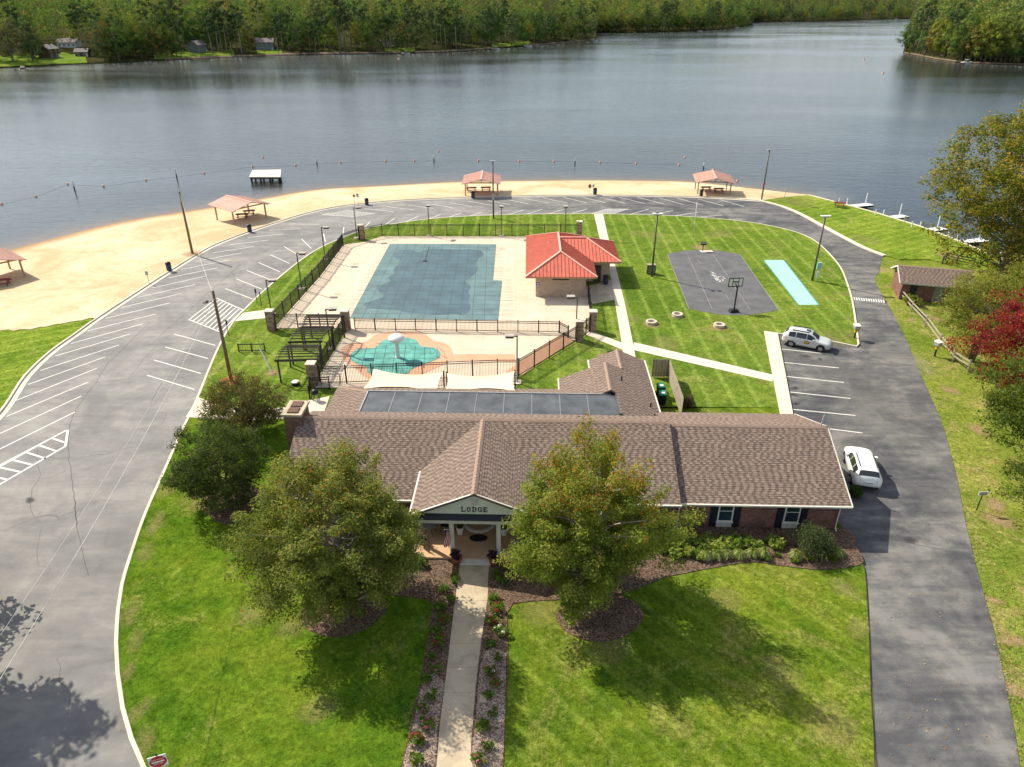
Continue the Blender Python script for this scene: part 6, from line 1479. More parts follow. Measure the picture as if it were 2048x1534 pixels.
# the two big trees before the porch
X, Y = G(1185, 1190); put_tree('front_tree', 'big green tree with orange tips in front of the lodge wing end of the porch', 'tree', tree_meshes(3, 9.6, 3.8, .2, 430, 270, .135, GREEN, ORANGE, (6.2, 9.6, .34, .008), 'dome', .27, limbs=110, clump_r=.135, bark='pale_bark', lump=.40, inner=.42, spray=.8, up=.55), (X - .35, Y + .1, .12), .4)
X, Y = G(680, 1228); put_tree('front_tree', 'broad olive-green tree on the flag side of the lodge porch', 'tree', tree_meshes(9, 9.6, 4.15, .5, 510, 270, .13, OLIVE, ORANGE, (6.0, 9.8, .08, .006), 'dome', .30, limbs=120, clump_r=.125, bark='pale_bark', lump=.20, inner=.45, spray=.6, up=.55), (X + .05, Y + .4, .12), 1.0)
X, Y = G(455, 1005); put_tree('round_tree', 'dark green rounded tree at the lodge corner beside the olive tree', 'tree', tree_meshes(15, 5.8, 3.15, .25, 260, 170, .12, [(.052, .076, .023), (.070, .098, .028), (.090, .116, .034), (.040, .060, .019)], None, None, 'dome', .16, limbs=30, clump_r=.17, multi=3), (X, Y, .12))
X, Y = G(500, 868); put_tree('myrtle_tree', 'feathery brownish-green tree over the lodge side walk', 'tree', tree_meshes(21, 4.8, 3.2, .2, 280, 120, .115, [(.088, .098, .030), (.112, .116, .040), (.066, .076, .026), (.13, .11, .046)], [(.18, .06, .03)], (2, 4.6, .05, .03), 'dome', .12, limbs=110, clump_r=.15, multi=5, bark='bark'), (X, Y, .12))
# off-frame trees whose shade lies over the loop
tm_off = tree_meshes(27, 10.5, 4.6, 2.0, 300, 150, .28, GREEN, None, None, 'round', .28, limbs=20, lump=.4)
put_tree('roadside_tree', 'tall green tree past the picture edge shading the parking loop', 'tree', tm_off, (-35.6, 25.8, 0), 1.0, 1.4)
put_tree('roadside_tree', 'smaller green tree past the picture corner shading the loop entrance', 'tree', tm_off, (-29.6, 20.4, 0), 2.0, 1.0)
# right-hand verge
YEL = [(.30, .23, .026), (.38, .26, .028), (.20, .19, .028), (.14, .15, .026), (.40, .22, .034)]
LG = [(.17, .20, .038), (.21, .225, .046), (.135, .165, .034), (.24, .225, .056)]
RED = [(.20, .013, .038), (.26, .018, .046), (.14, .010, .028), (.29, .05, .035)]
DK = [(.080, .125, .024), (.110, .155, .030), (.058, .094, .020), (.15, .185, .036)]
AUT = [(.115, .150, .026), (.155, .180, .034), (.085, .115, .022)]
put_tree('autumn_tree', 'tall tree turning yellow at the shore above the boat slips', 'tree', tree_meshes(31, 21, 9.4, 1.5, 720, 110, .29, AUT, YEL, (3, 22, .08, .30), 'round', .42, limbs=110, clump_r=.125, lump=.32, bark='pale_bark', inner=.42, up=.5), (60.3, 84.0, 0), .7)
put_tree('light_tree', 'airy light green tree behind the split-rail fence', 'tree', tree_meshes(35, 9.0, 4.0, 1.0, 260, 90, .18, LG, [(.24, .15, .04)], (1, 9, .05, .05), 'dome', .2, limbs=50, clump_r=.17, multi=3, inner=.25), (43.6, 61.0, 0), .2)
put_tree('light_tree', 'light green tree filling the gap beside the boat shed', 'tree', tree_meshes(36, 8.4, 4.6, .5, 280, 90, .20, LG, [(.24, .15, .04)], (1, 9, .05, .05), 'dome', .2, limbs=40, clump_r=.18, multi=3), (53.6, 67.5, 0), 1.2)
put_tree('red_maple', 'deep red maple at the picture edge above the driveway', 'tree', tree_meshes(39, 10.9, 4.2, .8, 380, 130, .18, RED, [(.34, .10, .03), (.20, .15, .03)], (9, 2.0, .30, .04), 'dome', .22, limbs=40, clump_r=.17, lump=.4), (42.2, 52.0, 0), .9)
put_tree('dark_tree', 'dark green tree below the red maple at the driveway verge', 'tree', tree_meshes(43, 8.6, 4.4, .8, 300, 120, .19, DK, [(.24, .20, .03)], (1, 9, .03, .03), 'dome', .25, limbs=40, clump_r=.18, lump=.4), (38.9, 44.0, 0), .3)
tm_v = tree_meshes(47, 6.8, 3.4, .4, 200, 110, .18, DK, [(.26, .20, .03)], (0, 7, .04, .05), 'dome', .16, limbs=26, clump_r=.2, lump=.4)
put_tree('verge_tree', 'green verge tree next to the white-on-black sign', 'tree', tm_v, (35.6, 36.0, 0), 0)
put_tree('verge_tree', 'green verge tree by the lowest bend of the driveway', 'tree', tm_v, (33.0, 29.8, 0), 2.1, .9)
put_tree('verge_tree', 'green verge tree behind the dark tree, half out of the picture', 'tree', tm_v, (43.0, 40.0, 0), 4.0, 1.25)
tm_b = tree_meshes(49, 15, 6.5, 2.0, 170, 80, .4, DK, None, None, 'round', .3, limbs=30, lump=.4)
for i, (x, y, s_, l) in enumerate(((66, 62, 1.0, 'tall green tree behind the light green trees'), (58, 47, .85, 'tall green tree behind the red maple'), (74, 80, 1.1, 'tall green tree inland of the yellow tree'))): put_tree('tall_tree', l, 'tree', tm_b, (x, y, 0), i * 2.0, s_)

def bush(name, label, cat, px_, py_, r, h, n, per, leaf, cols, seed, mat='leaf', tipcol=None, tip=None, z=.16, up=.3, loc=None, aspect=.55):
    X, Y = G(px_, py_) if loc is None else loc; rs = np.random.RandomState(seed); C_ = crown_points(rs, n, r * .8, .05, h * .9, 'dome', .25, .3)
    V, cl = leaf_cloud(C_, np.full(n, max(r, h) * .26), per, leaf, cols, seed, up, .8, tipcol, tip, aspect); V[:, 2] = np.maximum(V[:, 2], .01)
    t = thing(name, label, cat, (X, Y, z)); link_mesh('foliage', cloud_mesh('foliage', V, cl, mat), t)
    m = MB()
    for k in range(5): a = k * 1.257; m.tube([(0, 0, -.05), (.25 * r * math.cos(a), .25 * r * math.sin(a), h * .35), (.5 * r * math.cos(a), .5 * r * math.sin(a), h * .65)], [.03, .02, .008], 5)
    m.build('stem', 'bark', t); return t
HOSTA = [(.17, .24, .034), (.24, .30, .05), (.12, .19, .028), (.34, .36, .09), (.08, .14, .022)]
VAR = [(.34, .36, .14), (.26, .32, .09), (.42, .42, .20), (.20, .27, .06)]
for i, (px_, py_, r, h, l) in enumerate(((1345, 1104, 1.0, .5, 'leafy yellow-green hosta mound under the big tree edge'), (1385, 1103, 1.0, .5, 'leafy yellow-green hosta mound, second along the wing wall'), (1425, 1100, 1.0, .5, 'leafy yellow-green hosta mound below the first wing window'), (1460, 1096, .8, .5, 'leafy yellow-green hosta mound just past the first wing window'), (1500, 1094, .62, .45, 'round yellow-green shrub between the two wing windows'), (1550, 1094, .62, .45, 'round yellow-green shrub below the second wing window'))):
    bush('hosta_plant', l, 'plant', px_, py_, r * 1.1, h * 1.15, 44, 28, .20, HOSTA, 60 + i, up=.5, aspect=.7)
bush('holly_bush', 'large grey-green bush at the end of the lodge wing', 'bush', 1622, 1108, 1.35, 1.9, 120, 80, .10, [(.060, .085, .036), (.085, .110, .050), (.042, .062, .026), (.12, .14, .07)], 71, up=.15)
bush('corner_bush', 'dark bush in the shade at the lodge corner behind the white car', 'bush', 1708, 992, .55, .8, 30, 50, .13, [(.05, .09, .025), (.08, .12, .03)], 72, z=.0)
def grass_clump(name, label, px_, py_, r, h, cols, seed, n=170, loc=None, z=.16):
    X, Y = G(px_, py_) if loc is None else loc; rs = np.random.RandomState(seed); V = []; cl = []
    for k in range(n):
        a = rs.rand() * 6.283; rr = r * (.35 + .65 * rs.rand()); d = np.array([math.cos(a), math.sin(a), 0]); sd = np.array([-d[1], d[0], 0]) * .022; hh = h * (.6 + .5 * rs.rand())
        b = d * .05 * rs.rand(); md = d * rr * .45 + [0, 0, hh]; e = d * rr + [0, 0, hh * (.35 + .3 * rs.rand())]; c_ = np.array(cols[rs.randint(len(cols))]) * (.8 + .4 * rs.rand())
        V += [b - sd, b + sd, md + sd, md - sd, md - sd, md + sd, e + sd * .3, e - sd * .3]; cl += [c_, c_]
    t = thing(name, label, 'plant', (X, Y, z)); link_mesh('blades', cloud_mesh('blades', np.array(V), np.array(cl)), t); m = MB(); m.lathe([(.10, -.03), (.09, .05), (.02, .09)], 8); m.build('root_crown', 'bark', t)
for i, (px_, py_, l) in enumerate(((1432, 1120, 'striped pale grass clump nearest the hosta mounds'), (1452, 1118, 'second striped pale grass clump from the hosta mounds'), (1478, 1118, 'third striped pale grass clump from the hosta mounds'), (1503, 1116, 'fourth striped pale grass clump from the hosta mounds'), (1527, 1114, 'fifth striped pale grass clump from the hosta mounds'), (1590, 1120, 'striped pale grass clump in front of the large bush'), (1675, 1115, 'striped pale grass clump at the driveway corner of the bed'), (1412, 1121, 'striped pale grass clump half under the big tree'))): grass_clump('grass_clump', l, px_, py_, .55, .50, VAR, 80 + i)
for i, (px_, py_, r, l) in enumerate(((1421, 1117, .36, 'small bright shrub at the lawn edge near the hostas'), (1530, 1124, .42, 'small round shrub at the lawn edge below the grass clumps'), (1553, 1117, .28, 'tiny round shrub in the mulch beside another small shrub'), (1587, 1127, .32, 'small lime shrub at the lawn edge before the large bush'), (1618, 1121, .50, 'low reddish-green shrub before the large bush'), (1665, 1125, .45, 'low green shrub near the driveway corner'), (1645, 1116, .5, 'flat green ground-cover shrub under the large bush'))): bush('small_shrub', l, 'shrub', px_, py_, r, r * .9, 16, 34, .10, [(.11, .18, .02), (.16, .22, .03), (.08, .12, .02)], 90 + i, tipcol=[(.25, .07, .04)] if 'reddish' in l else None, tip=(0, 1, .1, .15) if 'reddish' in l else None)
for i, (px_, py_, r, h, l) in enumerate(((795, 1140, .6, .6, 'pale leafy shrub left of the porch corner'.replace('left of', 'beside')), (830, 1135, .75, .7, 'dense green shrub below the sunny porch corner'), (770, 1128, .6, .8, 'white-flowered shrub under the olive tree edge'))): bush('porch_shrub', l, 'shrub', px_, py_, r, h, 26, 40, .13, [(.08, .14, .025), (.12, .19, .035), (.19, .23, .09)], 100 + i, tipcol=[(.6, .6, .5)] if 'white' in l else None, tip=(0, 1, .1, .06) if 'white' in l else None)
for x, l in ((-1.15, 'white tapered planter beside'), (1.62, '')):
    bush('planter_fern', 'green fern in the planter by the flag column' if x < 0 else 'green fern in the planter by the flagless column', 'plant', 0, 0, .35, .5, 14, 30, .12, [(.05, .10, .02), (.08, .13, .03)], 105, z=.82, loc=LW(x, 1.95))
for x, l in ((-1.12, 'flag'), (1.12, 'far')):
    X, Y = LW(x, -.58); t = thing('flower_pot', 'terracotta pot of purple flowers at the step on the flag side' if x < 0 else 'terracotta pot of purple flowers at the step on the big tree side', 'flower pot', (X, Y, .12))
    m = MB(); m.lathe([(.22, 0), (.30, .38), (.33, .40), (.33, .46), (.27, .46), (.25, .40), (.02, .40)], 16); m.build('pot', 'terracotta', t, smooth=True)
    rs = np.random.RandomState(110); C_ = crown_points(rs, 26, .34, .46, .92, 'dome', .2, .4); V, cl = leaf_cloud(C_, np.full(26, .13), 30, .085, [(.075, .022, .085), (.045, .014, .055), (.11, .04, .13), (.03, .03, .03)], 111); link_mesh('blossoms', cloud_mesh('blossoms', V, cl), t)
# bedding plants in two rows beside the front walk (one plant every stride)
BLOOM = {'red': [(.40, .03, .04), (.34, .05, .06)], 'pink': [(.55, .13, .22), (.48, .16, .26)], 'white': [(.66, .64, .60)], 'none': None, 'mixed': [(.42, .04, .06), (.62, .58, .55)]}
LF = [(910, 1165, 'none'), (888, 1186, 'none'), (902, 1207, 'none'), (881, 1222, 'none'), (890, 1246, 'red'), (873, 1270, 'none'), (882, 1292, 'red'), (864, 1320, 'none'), (874, 1344, 'pink'), (853, 1369, 'none'), (864, 1399, 'none'), (845, 1426, 'pink'), (859, 1458, 'pink'), (834, 1490, 'red'), (838, 1528, 'none')]
RT = [(1010, 1140, 'none'), (994, 1157, 'none'), (1002, 1172, 'none'), (988, 1204, 'none'), (997, 1226, 'red'), (986, 1251, 'red'), (999, 1273, 'white'), (981, 1296, 'none'), (995, 1322, 'none'), (981, 1352, 'mixed'), (989, 1377, 'red'), (977, 1398, 'none'), (986, 1432, 'none'), (966, 1462, 'none'), (978, 1499, 'none'), (956, 1528, 'pink')]
PLM = {}
for k_, cb in BLOOM.items():
    for v in range(2):
        rs = np.random.RandomState(120 + v); C_ = crown_points(rs, 13, .19, .03, .30, 'dome', .3, .4); V, cl = leaf_cloud(C_, np.full(13, .10), 16, .10, [(.12, .20, .026), (.17, .25, .036), (.08, .14, .024)], 130 + v)
        fm = cloud_mesh('foliage', V, cl); bm_ = None
        if cb: C2 = C_ + [0, 0, .06]; V2, c2 = leaf_cloud(C2[::2], np.full(len(C2[::2]), .07), 7, .075, cb, 140 + v, up=.9); bm_ = cloud_mesh('blossoms', V2, c2)
        PLM[k_, v] = (fm, bm_)
for rowl, side in ((LF, 'flag side'), (RT, 'flagless side')):
    for i, (px_, py_, k_) in enumerate(rowl):
        X, Y = G(px_, py_); desc = {'none': 'green bedding plant', 'mixed': 'red and white bedding plant'}.get(k_, k_ + '-flowered bedding plant')
        t = thing('bedding_plant', f'{desc}, {ORD[i]} from the porch on the {side} of the walk', 'plant', (X, Y, .165), rnd.uniform(0, 6), 'bedding plants along the front walk'); s_ = rnd.uniform(.8, 1.25) * (1.15 if k_ != 'none' else 1.0); s_ *= 1.3; t.scale = (s_, s_, s_)
        fm, bm_ = PLM[k_, i % 2]; link_mesh('foliage', fm, t)
        if bm_: link_mesh('blossoms', bm_, t)
X, Y = G(966, 1402); m = MB((X, Y, 0)); m.rbox(X, Y, .15, .19, .34, .42); m.build('stepping_stone', 'path_concrete', label='pale square stone lying in the mulch beside the walk', cat='stone')
bush('screen_bush', 'pinkish flowering bush outside the bin screen', 'bush', 1372, 815, .7, 1.1, 26, 40, .13, [(.06, .09, .03), (.10, .08, .05), (.14, .07, .07)], 150, z=.12)
bush('shed_bush', 'green bush at the front corner of the boat shed', 'bush', 1822, 610, 1.0, 1.3, 30, 50, .2, LG, 151, z=-.03)
# fallen leaves on the driveway and verge
rs = np.random.RandomState(5); pts_ = []
for k in range(170):
    t_ = rs.rand(); y = 560 + 960 * t_ ** .8; pts_.append(G(1660 + 200 * rs.rand() + (y - 560) * .18 * rs.rand(), y))
for k in range(700): y = 600 + 930 * rs.rand(); e = np.interp(y, [600, 700, 800, 900, 1000, 1200, 1534], [1775, 1822, 1865, 1900, 1923, 1970, 2040]); pts_.append(G(e + abs(rs.normal()) * 40 - 3, y))
V = []; cl = []
for x, y in pts_:
    a = rs.rand() * 3.14; l = .03 + .04 * rs.rand(); d = np.array([math.cos(a), math.sin(a), 0]) * l; e = np.array([-d[1], d[0], 0]) * .6; c0 = np.array([x, y, .012 + .02 * rs.rand()])
    V += [c0 - d, c0 + e, c0 + d + [0, 0, .02], c0 - e]; cl.append([(.40, .30, .16), (.36, .20, .06), (.50, .42, .26), (.26, .12, .05)][rs.randint(4)])
o = bpy.data.objects.new('fallen_leaves', cloud_mesh('fallen_leaves', np.array(V), np.array(cl))); COL.objects.link(o); tag(o, 'dry leaves scattered over the driveway and its verge', 'leaves', kind='stuff')

# ================================================================== THE FAR SHORES
PINE = [(.0516, .0813, .0317), (.0674, .0991, .0367), (.0852, .1149, .0417), (.0417, .0654, .0268)]
FARG = [(.0852, .1289, .0297), (.1140, .1546, .0367), (.0635, .1011, .0257), (.1437, .1735, .0437)]
FARY = [(.1487, .1735, .0337), (.1883, .1982, .0376), (.1140, .1437, .0317)]
FARO = [(.20, .15, .04), (.15, .13, .038), (.13, .135, .034)]
def shade(c, k): return [tuple(v * k for v in c), tuple(v * k * 1.2 for v in c), tuple(v * k * .82 for v in c)]
OAKS = [(19, 8.2, shade((.060, .108, .028), 1.0), 3), (22, 7.0, shade((.102, .156, .036), 1.0), 4), (24, 6.2, shade((.120, .158, .066), 1.0), 5), (17, 8.8, shade((.070, .130, .030), 1.0), 6), (23, 7.4, shade((.150, .188, .040), 1.0), 7), (15, 5.6, shade((.086, .148, .038), 1.0), 8)]
KIND = {'pine': [tree_meshes(200 + i, 28 + 2 * i, 4.4 + .5 * i, 14 - 2 * i, 44, 60, .52, shade([(.044, .072, .032), (.060, .088, .038), (.038, .064, .029)][i], 1.0), None, None, 'round', .26, 'far_leaf', 'pale_bark', 12, .27, .4, up=.2, rand=.22, radial=.7, clump=.9) for i in range(3)],
        'oak': [tree_meshes(210 + sd, h_, r_o, .8, 64, 70, .62, co, None, None, 'dome', .36, 'far_leaf', 'bark', 8, .24, .42, inner=.5, up=.2, rand=.22, radial=.8, clump=.8) for h_, r_o, co, sd in OAKS],
        'yellowing': [tree_meshes(220 + i, 19 - 2 * i, 5.6, 1.6, 54, 66, .55, [shade((.20, .215, .036), 1.0), shade((.22, .155, .045), .9), shade((.165, .20, .04), 1.0)][i], None, None, 'dome', .26, 'far_leaf', 'bark', 8, .25, .4, inner=.5, up=.2, rand=.22, radial=.8, clump=.8) for i in range(3)]}
def prof(d): return float(np.interp(d, [0, 2, 12, 40, 100, 200, 400, 800, 1600], [-.9, -.1, 1.0, 2.5, 7, 17, 36, 52, 60]))
class Shore:
    def __init__(s, pts, scale=1.0, name='far_shore', mat='forest_floor'):
        s.px = np.array([p[0] for p in pts], float); s.py = np.array([p[1] for p in pts], float); s.k = scale
        xs__ = np.linspace(s.px[0], s.px[-1], max(30, int((s.px[-1] - s.px[0]) / 9))); m = MB(); n = len(xs__); D_ = [-3, 0, 2, 6, 12, 25, 45, 75, 120, 200, 320, 480]
        for d in D_:
            for x in xs__: X, Y, z = s.at(x, max(d, 0)); m.v.append((X, Y, z if d >= 0 else WL - 1.5))
        m.f = [(j * n + i, j * n + i + 1, (j + 1) * n + i + 1, (j + 1) * n + i) for j in range(len(D_) - 1) for i in range(n - 1)]; m.c = [None] * len(m.f)
        s.ob = m.build(name, mat, smooth=True, kind='structure')
    def at(s, x, d):
        X, Y = G(x, float(np.interp(x, s.px, s.py)), WL); l = math.hypot(X, Y); return X + X / l * d, Y + Y / l * d, WL + .8 + prof(d) * s.k
S_A = Shore([(-260, 150), (-120, 141), (0, 136), (60, 133.5), (120, 130), (200, 127), (300, 121.5), (400, 117), (480, 113.5), (560, 110.5), (640, 109), (720, 108), (800, 107), (900, 104), (960, 100), (1040, 93.5), (1100, 88.5), (1160, 83.5), (1192, 80)])
S_B = Shore([(1130, 69), (1200, 66.5), (1280, 66), (1340, 64.5), (1400, 62.5), (1450, 58.5), (1490, 53), (1504, 50)], 1.1)
S_C = Shore([(1440, 46), (1505, 45), (1560, 44), (1640, 43), (1700, 40.5), (1780, 38.5), (1850, 37)], 1.5)
S_D = Shore([(1806, 106), (1830, 110), (1870, 118), (1910, 124), (1950, 127), (2048, 130.5), (2200, 136), (2400, 150)])
# lawns of the waterside houses
for a, b, d0, d1, mt in ((-40, 175, 1.0, 42, 'far_grass'), (310, 470, 1.0, 30, 'far_grass'), (515, 565, 1.0, 24, 'far_grass'), (770, 830, 2, 22, 'far_grass'), (985, 1060, 2, 22, 'far_grass'), (560, 800, .2, 4, 'far_soil'), (830, 985, .2, 4, 'far_soil'), (330, 560, .0, 2, 'far_soil'), (1060, 1190, 0, 3, 'far_soil')):
    m = MB(); n = 24; dd = np.linspace(d0, d1, 6)
    for d in dd:
        for i in range(n + 1): X, Y, z = S_A.at(a + (b - a) * i / n, d * (1 + .18 * math.sin(i * 1.7)) if 0 < d else 0); m.v.append((X, Y, z + .25))
    m.f = [(j * (n + 1) + i, j * (n + 1) + i + 1, (j + 1) * (n + 1) + i + 1, (j + 1) * (n + 1) + i) for j in range(5) for i in range(n)]; m.c = [None] * len(m.f); m.build('far_lawn', mt, smooth=True, kind='structure')
m = MB()
for d in (0, 1.5):
    for i in range(30): X, Y, z = S_D.at(1808 + 240 * i / 29, d); m.v.append((X, Y, z + .3))
m.f = [(i, i + 1, 31 + i, 30 + i) for i in range(29)]; m.c = [None] * 29; m.build('far_beach', 'far_soil', kind='structure')
FT = {'n': 0}; SEEN_LABEL = {}
MARKS = {'A': [(-999, 'the picture edge'), (60, 'the thinning tree'), (104, 'the boathouse'), (171, 'the brown cabin'), (398, 'the blue-grey house'), (533, 'the dark grey house'), (640, 'the broad leaning tree'), (775, 'the mid-shore pale house'), (890, 'the mid-shore jetty'), (985, 'the bright lawn jetty'), (1050, 'the white lift jetty'), (1120, 'the last leafy clump')],
         'B': [(-999, 'the inner cove of the farther point'), (1270, 'the first jetty of the farther point'), (1395, 'the middle jetty of the farther point'), (1470, 'the end jetty of the farther point')],
         'C': [(-999, 'the near end of the most distant shore'), (1620, 'the middle of the most distant shore'), (1790, 'the most distant jetty')], 'D': [(-999, 'the tip of the point across the cove'), (1925, 'the jetty across the cove')]}
def far_label(kind, key, x, row):
    mk = [n for a, n in MARKS[key] if a <= x][-1]; w = {'pine': 'dark pine', 'oak': 'rounded green tree', 'yellowing': 'yellowing tree'}[kind]
    k = (kind, mk, row); SEEN_LABEL[k] = SEEN_LABEL.get(k, 0) + 1; i = SEEN_LABEL[k] - 1
    return f"{ORD[i % len(ORD)]} {w} past {mk}, {row}" 
def far_tree(kind, shore, x, d, s_, label, group):
    X, Y, z = shore.at(x, d); v = KIND[kind][FT['n'] % len(KIND[kind])]; FT['n'] += 1
    put_tree({'pine': 'pine_tree', 'oak': 'shore_tree', 'yellowing': 'yellowing_tree'}[kind], label, 'tree', v, (X, Y, z - .2), rnd.uniform(0, 6.28), s_ * rnd.uniform(.88, 1.12), group, s_ * rnd.uniform(.88, 1.15))
r_ = random.Random(77)
HOUSE_GAPS = [(82, 205, 40), (-60, 60, 30), (375, 425, 30), (512, 556, 25)]
def gap(x, d): return any(a < x < b and d < k for a, b, k in HOUSE_GAPS)
x = -60.0
while x < 1188:                                            # the front rows of the long left shore
    pine = (380 < x < 480) or (560 < x < 1000 and r_.random() < .55) or r_.random() < .22
    d = r_.uniform(4, 16)
    if not gap(x, d):
        k = 'pine' if pine else ('yellowing' if r_.random() < .24 else 'oak')
        far_tree(k, S_A, x, d, r_.uniform(.68, 1.22), far_label(k, 'A', x, 'at the water'), {'pine': 'pines along the long far shore', 'oak': 'leafy trees along the long far shore', 'yellowing': 'yellowing trees along the long far shore'}[k])
    d2 = r_.uniform(22, 48)
    if not gap(x, d2):
        k = 'pine' if r_.random() < .4 else ('yellowing' if r_.random() < .25 else 'oak')
        far_tree(k, S_A, x + r_.uniform(-4, 4), d2, r_.uniform(.8, 1.25), far_label(k, 'A', x, 'behind the front row'), {'pine': 'pines behind the front row', 'oak': 'leafy trees behind the front row', 'yellowing': 'yellowing trees behind the front row'}[k])
    x += r_.uniform(7.5, 12.5)
X, Y, z = S_A.at(30, 14); put_tree('bare_tree', 'wide greyish thinning tree on the waterside lawn at the picture edge', 'tree', tree_meshes(240, 20, 9.5, 2.0, 60, 46, .9, [(.11, .10, .06), (.14, .13, .06), (.08, .085, .04)], None, None, 'dome', .5, 'far_leaf', 'pale_bark', 30, .26, .3), (X, Y, z))
for px_, l in ((240, 'rounded dark tree standing right at the water beside the boathouse lawn'), (600, 'broad dark tree leaning over the water past the grey house'), (748, 'broad dark tree at the water in the middle of the long shore')):
    X, Y, z = S_A.at(px_, 3); put_tree('waterside_tree', l, 'tree', KIND['oak'][1], (X, Y, z), px_, 1.0)
for S_, a, b, st_, l, g in ((S_B, 1195, 1502, 7.5, 'green tree on the farther wooded point', 'trees on the farther point'), (S_C, 1506, 1850, 8.5, 'hazy green tree on the most distant shore', 'trees on the most distant shore'), (S_D, 1812, 2075, 9.0, 'sunlit green tree on the wooded point across the cove', 'trees on the point across the cove')):
    x = float(a)
    while x < b:
        k = 'yellowing' if r_.random() < (.45 if S_ is S_D else .2) else ('pine' if r_.random() < .25 else 'oak')
        for d in ((5, 20) if S_ is not S_C else (8, 30)): far_tree(k, S_, x + r_.uniform(-2, 2), d * r_.uniform(.7, 1.4), r_.uniform(.85, 1.15), far_label(k, {S_B: 'B', S_C: 'C', S_D: 'D'}[S_], x, 'at the water' if d < 10 else 'set back'), g + ' ' + k)
        x += st_ * r_.uniform(.8, 1.25)
# the woods behind, one mass
FAR_TINT = [(.0936, .1534, .0416), (.1300, .1924, .0520), (.0754, .1248, .0442), (.1690, .2236, .0546), (.2145, .2405, .0546), (.1092, .1742, .0468), (.1430, .1885, .0806), (.2080, .1755, .0624)]
def mass(shore, x0, x1, n, dmin, dmax, seed):
    rs = np.random.RandomState(seed); C_, RR, cols = [], [], []
    for k in range(n):
        tint = FAR_TINT[rs.randint(len(FAR_TINT))]
        x = x0 + (x1 - x0) * rs.rand(); d = dmin + (dmax - dmin) * rs.rand() ** 1.4
        if gap(x, d * .8): continue
        X, Y, z = shore.at(x, d); h = 18 + 9 * rs.rand(); 
        for q in range(3): C_.append((X + rs.normal() * 2.2, Y + rs.normal() * 2.2, z + h * (.62 + .19 * q))); RR.append(4.9 - 1.0 * q); cols.append(tint)
        if rs.rand() < .8: C_.append((X, Y, z + h * .35)); RR.append(3.6); cols.append(tint)
    return C_, RR, cols
tot_C, tot_R, tot_T = [], [], []
for sh_, a, b, n, d0, d1, sd in ((S_A, -180, 1192, 1150, 58, 480, 1), (S_B, 1130, 1504, 620, 25, 480, 2), (S_C, 1445, 1850, 700, 35, 480, 3), (S_D, 1818, 2350, 620, 24, 480, 4)):
    c_, q, tt = mass(sh_, a, b, n, d0, d1, sd); tot_C += c_; tot_R += q; tot_T += tt
V, cl = leaf_cloud(tot_C, tot_R, 38, 1.25, [(1.0, 1.0, 1.0)], 301, .15, .85, rand=.2, clump=1.2); cl = cl * np.repeat(np.array(tot_T), 38, 0)
o = bpy.data.objects.new('far_woods', cloud_mesh('far_woods', V, cl, 'wood_leaf')); COL.objects.link(o); tag(o, 'unbroken woods rising behind the far shores', 'woods', kind='stuff')
# waterside houses
def far_house(px_, d, L_, W_, H_, rise, rz_, wall, label, storeys=1, nwin=3, name='lake_house'):
    X, Y, z = S_A.at(px_, d); t = thing(name, label, 'house', (X, Y, z - .3), rz_)
    m = MB(); m.box(-L_ / 2, L_ / 2, -W_ / 2, W_ / 2, 0, H_); m.add([(-L_ / 2, -W_ / 2, H_), (-L_ / 2, W_ / 2, H_), (-L_ / 2, 0, H_ + rise), (L_ / 2, -W_ / 2, H_), (L_ / 2, W_ / 2, H_), (L_ / 2, 0, H_ + rise)], [(2, 1, 0), (3, 4, 5)]); m.build('wall', wall, t)
    m = MB()
    for s_ in (-1, 1): m.slab([(-L_ / 2 - .5, s_ * (W_ / 2 + .6), H_ - .25), (L_ / 2 + .5, s_ * (W_ / 2 + .6), H_ - .25), (L_ / 2 + .5, 0, H_ + rise + .1), (-L_ / 2 - .5, 0, H_ + rise + .1)] if s_ < 0 else [(L_ / 2 + .5, s_ * (W_ / 2 + .6), H_ - .25), (-L_ / 2 - .5, s_ * (W_ / 2 + .6), H_ - .25), (-L_ / 2 - .5, 0, H_ + rise + .1), (L_ / 2 + .5, 0, H_ + rise + .1)], .15)
    rf = m.build('roof', 'far_roof', t); m = MB(); m.box(L_ * .2, L_ * .2 + .8, -.4, .4, H_ + rise * .5, H_ + rise + .9); m.build('chimney', 'chimney_brick', rf)
    for st_ in range(storeys):
        for k in range(nwin):
            x = -L_ / 2 + (k + .5) * L_ / nwin; z0 = .9 + st_ * 2.7; m = MB(); m.box(x - .6, x + .6, -W_ / 2 - .08, -W_ / 2, z0, z0 + 1.3); wn_ = m.build('window', 'house_white', t); m = MB(); m.box(x - .48, x + .48, -W_ / 2 - .1, -W_ / 2 - .08, z0 + .12, z0 + 1.18); m.build('pane', 'window_glass', wn_)
    m = MB(); m.box(L_ * .36, L_ * .36 + 1.0, -W_ / 2 - .06, -W_ / 2, .1, 2.2); m.build('door', 'house_white', t); return t
far_house(104, 26, 8.5, 7, 5.4, 2.0, R(82), 'house_wood', 'brown two-storey boathouse on the far waterside lawn', 2, 2)
far_house(171, 28, 7.0, 5.5, 3.0, 1.6, R(10), 'house_wood', 'small brown cabin beside the boathouse on the far lawn', 1, 2)
far_house(398, 24, 9, 8, 5.0, 2.2, R(75), 'house_grey', 'blue-grey lake house behind the pine trunks', 2, 3); far_house(533, 24, 12, 8, 5.4, 2.2, R(12), 'house_grey', 'dark grey lake house with white windows and a green lawn', 2, 4)
far_house(150, 75, 12, 8, 3.4, 2.0, R(0), 'house_white', 'pale house up the slope behind the boathouse', 1, 4); far_house(775, 36, 11, 8, 4.0, 2.0, R(5), 'house_white', 'pale house glimpsed between pines in mid shore', 1, 3)
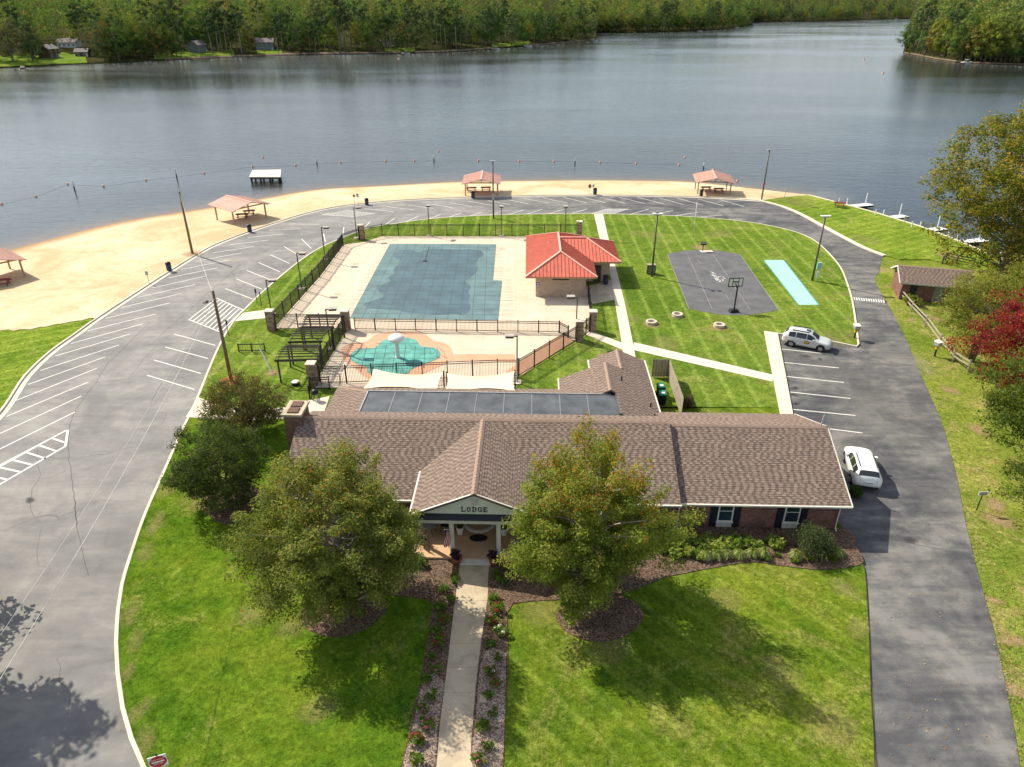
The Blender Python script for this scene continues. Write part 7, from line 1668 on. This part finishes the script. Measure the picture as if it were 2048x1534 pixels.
# far boats and jetties
def jetty(S_, px_, label, boat=True, L_=9, rz_=0.0):
    X, Y, z = S_.at(px_, 0); l = math.hypot(X, Y); t = thing('lake_jetty', label, 'jetty', (X - X / l * 3, Y - Y / l * 3, WL), math.atan2(-Y, -X) + rz_)
    m = MB(); m.box(-3, L_, -1.1, 1.1, .45, .62); m.build('deck', 'grey_wood', t)
    for x in (0, L_ * .5, L_ - .3):
        for s_ in (-1, 1): m = MB(); m.tube([(x, s_ * 1.1, -1.5), (x, s_ * 1.1, 1.5)], .14, 6); m.build('pile', 'house_wood', t)
    if boat:
        b = thing('motor_boat', label.replace('jetty', 'boat moored at the jetty').replace('wooden ', 'small white '), 'boat', (X - X / l * 6 + 3, Y - Y / l * 6, WL), rnd.uniform(-.6, .6))
        m = MB(); m.add([(-2.6, -1.0, .75), (1.4, -1.05, .8), (3.0, 0, .95), (1.4, 1.05, .8), (-2.6, 1.0, .75), (-2.5, -.7, -.1), (1.3, -.7, -.1), (2.5, 0, .0), (1.3, .7, -.1), (-2.5, .7, -.1)], [(0, 1, 6, 5), (1, 2, 7, 6), (2, 3, 8, 7), (3, 4, 9, 8), (4, 0, 5, 9), (0, 4, 3, 2, 1)]); m.build('hull', 'white_plastic', b); m = MB(); m.box(-.6, .3, -.8, .8, .8, 1.35); m.build('windscreen', 'dark_glass', b); m = MB(); m.box(-1.6, .2, -.9, .9, 1.9, 2.0)
        for sx in (-1.5, .1):
            for sy in (-.85, .85): m.tube([(sx, sy, .8), (sx, sy, 1.95)], .04, 5)
        m.build('canopy_top', 'house_white', b)
for S_, px_, bt, l in ((S_A, 45, False, 'dark wooden jetty below the thinning tree on the far lawn'), (S_A, 805, True, 'wooden jetty among the mid-shore pines'), (S_A, 985, True, 'wooden jetty below the bright lawn gap'), (S_A, 1050, True, 'wooden jetty with white lift before the leafy trees'), (S_A, 1183, True, 'wooden jetty at the tip of the long shore'), (S_B, 1270, False, 'wooden jetty on the farther point, first'), (S_B, 1395, True, 'wooden jetty on the farther point, middle'), (S_B, 1470, True, 'wooden jetty near the farther point end'), (S_C, 1790, True, 'wooden jetty on the most distant shore'), (S_D, 1925, True, 'wooden jetty on the point across the cove')): jetty(S_, px_, l, bt)
for px_, py_, l in ((1728, 119, 'tiny orange float in open water near the cove point'), (1766, 147, 'tiny pale float in open water off the cove'), (797, 118, 'tiny yellow float close to the long far shore')):
    X, Y = G(px_, py_, WL); o = dup(bu0, (X, Y, WL), 0, l, 'distant floats'); o.scale = (2.2, 2.2, 2.2)
